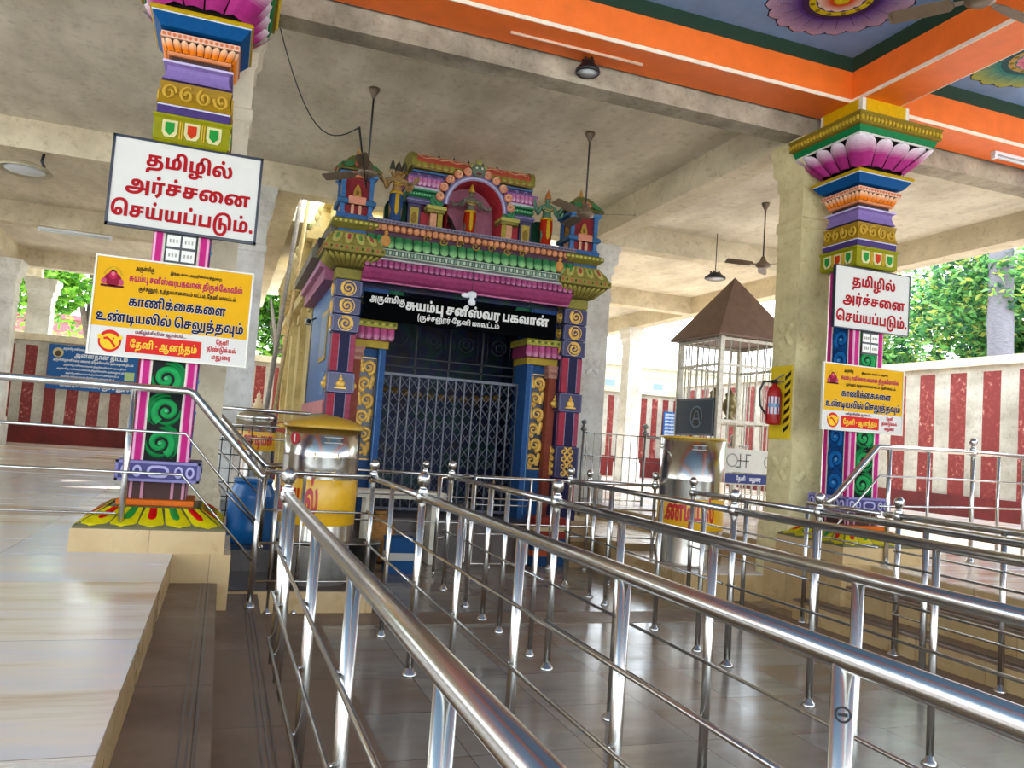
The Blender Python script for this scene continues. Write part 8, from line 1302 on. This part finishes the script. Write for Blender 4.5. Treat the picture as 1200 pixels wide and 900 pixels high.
# ------------------------------------------------------------------ trees and buildings beyond the walls
def tree(label, x, y, zc, rx, ry, rz, n, trunk, greens, ls=0.28):
    T = thing('tree', label, 'tree', (x, y, 0), 'trees beyond the walls'); rnd = random.Random(int(x*100+y)); b = MB()
    blobs = [(rnd.uniform(-.7, .7)*rx, rnd.uniform(-.7, .7)*ry, rnd.uniform(-.7, .7)*rz, rnd.uniform(.3, .5)) for _ in range(16)]
    for _ in range(n):
        bx_, by_, bz_, br = rnd.choice(blobs); d = Vector((rnd.gauss(0, 1), rnd.gauss(0, 1), rnd.gauss(0, 1))).normalized()*rnd.uniform(.6, 1.0)**.5
        c = Vector((x+bx_+d.x*br*rx, y+by_+d.y*br*ry, zc+bz_+d.z*br*rz)); u = Vector((rnd.gauss(0, 1), rnd.gauss(0, 1), rnd.gauss(0, .5))).normalized(); v = u.cross(Vector((rnd.gauss(0, 1), rnd.gauss(0, 1), rnd.gauss(0, 1)))).normalized()
        s = ls*rnd.uniform(.6, 1.2); b.col = hx(rnd.choice(greens)); n_ = u.cross(v)*s*.15
        b.add([c-u*s, c-v*s*.42+n_, c+u*s, c+v*s*.42+n_], [(0, 1, 2), (0, 2, 3)], False)
    b.build('foliage', LEAF, T)
    if trunk:
        b = MB(); b.tube([(x, y, -.05), (x+.1, y, zc*.5), (x-.05, y+.1, zc)], [.22, .17, .1], 8)
        for k in range(5): a = k*1.3; b.tube([(x, y, zc*.55+.1*k), (x+rx*.35*math.cos(a), y+ry*.35*math.sin(a), zc+.1*k)], [.09, .03], 6)
        b.build('trunk', BARK, T)
G1 = ('#4f8a1e', '#6aa52a', '#8cc03a', '#3f7a1c', '#a2cc4a'); G2 = ('#2c6030', '#4a803e', '#64a050', '#28543a', '#82b060', '#a8b050')
tree('bright green tree beyond the left striped wall, left of the corner column', -8.0, 29, 5.6, 3.4, 2, 3.0, 7000, True, G1, .16)
tree('bright green tree beyond the left striped wall, right of the corner column', -4.2, 28, 6.4, 2.6, 1.8, 2.2, 7000, True, G1, .16)
tree('leafy tree seen between the left pillar and the shrine', 1.6, 28.5, 6.2, 2.6, 1.8, 3.6, 10000, True, ('#3f7a1c', '#5c9226', '#86b43a', '#2f6018'), .16)
tree('dense tree beyond the right striped wall beside the pillar', 19.5, 18.0, 4.8, 3.0, 3.4, 2.6, 15000, True, G2, .13)
tree('leafy tree beyond the right wall left of the palm trunk', 18.5, 15.0, 5.0, 2.2, 2.2, 2.2, 12000, True, G2, .12)
tree('dark bushy tree behind the palm trunk at the right edge', 21.0, 13.5, 4.6, 3.2, 3.0, 2.0, 12000, True, ('#23482c', '#315c38', '#47703e', '#608648'), .13)
T = thing('palm_tree', 'grey palm trunk rising beyond the right striped wall at the right edge', 'palm', (16.6, 13.55, 0)); pts = [(16.6+.06*math.sin(i*.4), 13.55, .55*i-.05) for i in range(20)]
MB().tube(pts, [.30-.004*i+(.015 if i % 2 else 0) for i in range(20)], 14).build('trunk', PALMB, T)
for k in range(9):
    a = k*2*PI/9+.2; b = MB(); b.col = hx('#6a9a3a' if k % 2 else '#b0a848')
    for i in range(26):
        t = i/25; r = 3.0*t; z = 10.5+.9*math.sin(PI*t*.8)-2.4*t*t; c = Vector((16.6+r*math.cos(a), 13.55+r*math.sin(a), z)); nn = Vector((-math.sin(a), math.cos(a), 0)); dd = Vector((math.cos(a), math.sin(a), -.3))
        for s_ in (-1, 1): b.add([c, c+dd*.09, c+nn*s_*.6*(1-t*.6)+dd*.4+Vector((0, 0, -.25))], [(0, 1, 2)], False)
    b.build('frond', LEAF, T)
def house(x0, x1, y, z1, c1, c2, label):
    T = thing('house', label, 'building', ((x0+x1)/2, y, 0)); b = MB(); b.C(c1).box(x0, x1, y, y+5, -.05, z1); b.C(c2).box(x0-.15, x1+.15, y-.2, y+5, z1-.5, z1-.2); b.build('wall', PAINT, T)
    b = MB(); b.C('#5a6a70')
    k = x0+.6
    while k < x1-.8: b.box(k, k+.6, y-.04, y, z1-1.7, z1-.8); k += 1.5
    b.build('window', ENAMEL, T); b = MB(); b.C(c2).box(x0-.2, x1+.2, y-.25, y+5.1, z1, z1+.18); b.build('parapet', PAINT, T)
house(-10, -1.2, 36, 5.0, '#d8b0a4', '#c8747c', 'pink and cream building beyond the left striped wall')
house(19, 27, 40, 6.0, '#cfc6b0', '#b0a488', 'pale building far beyond the striped wall right of the shrine')
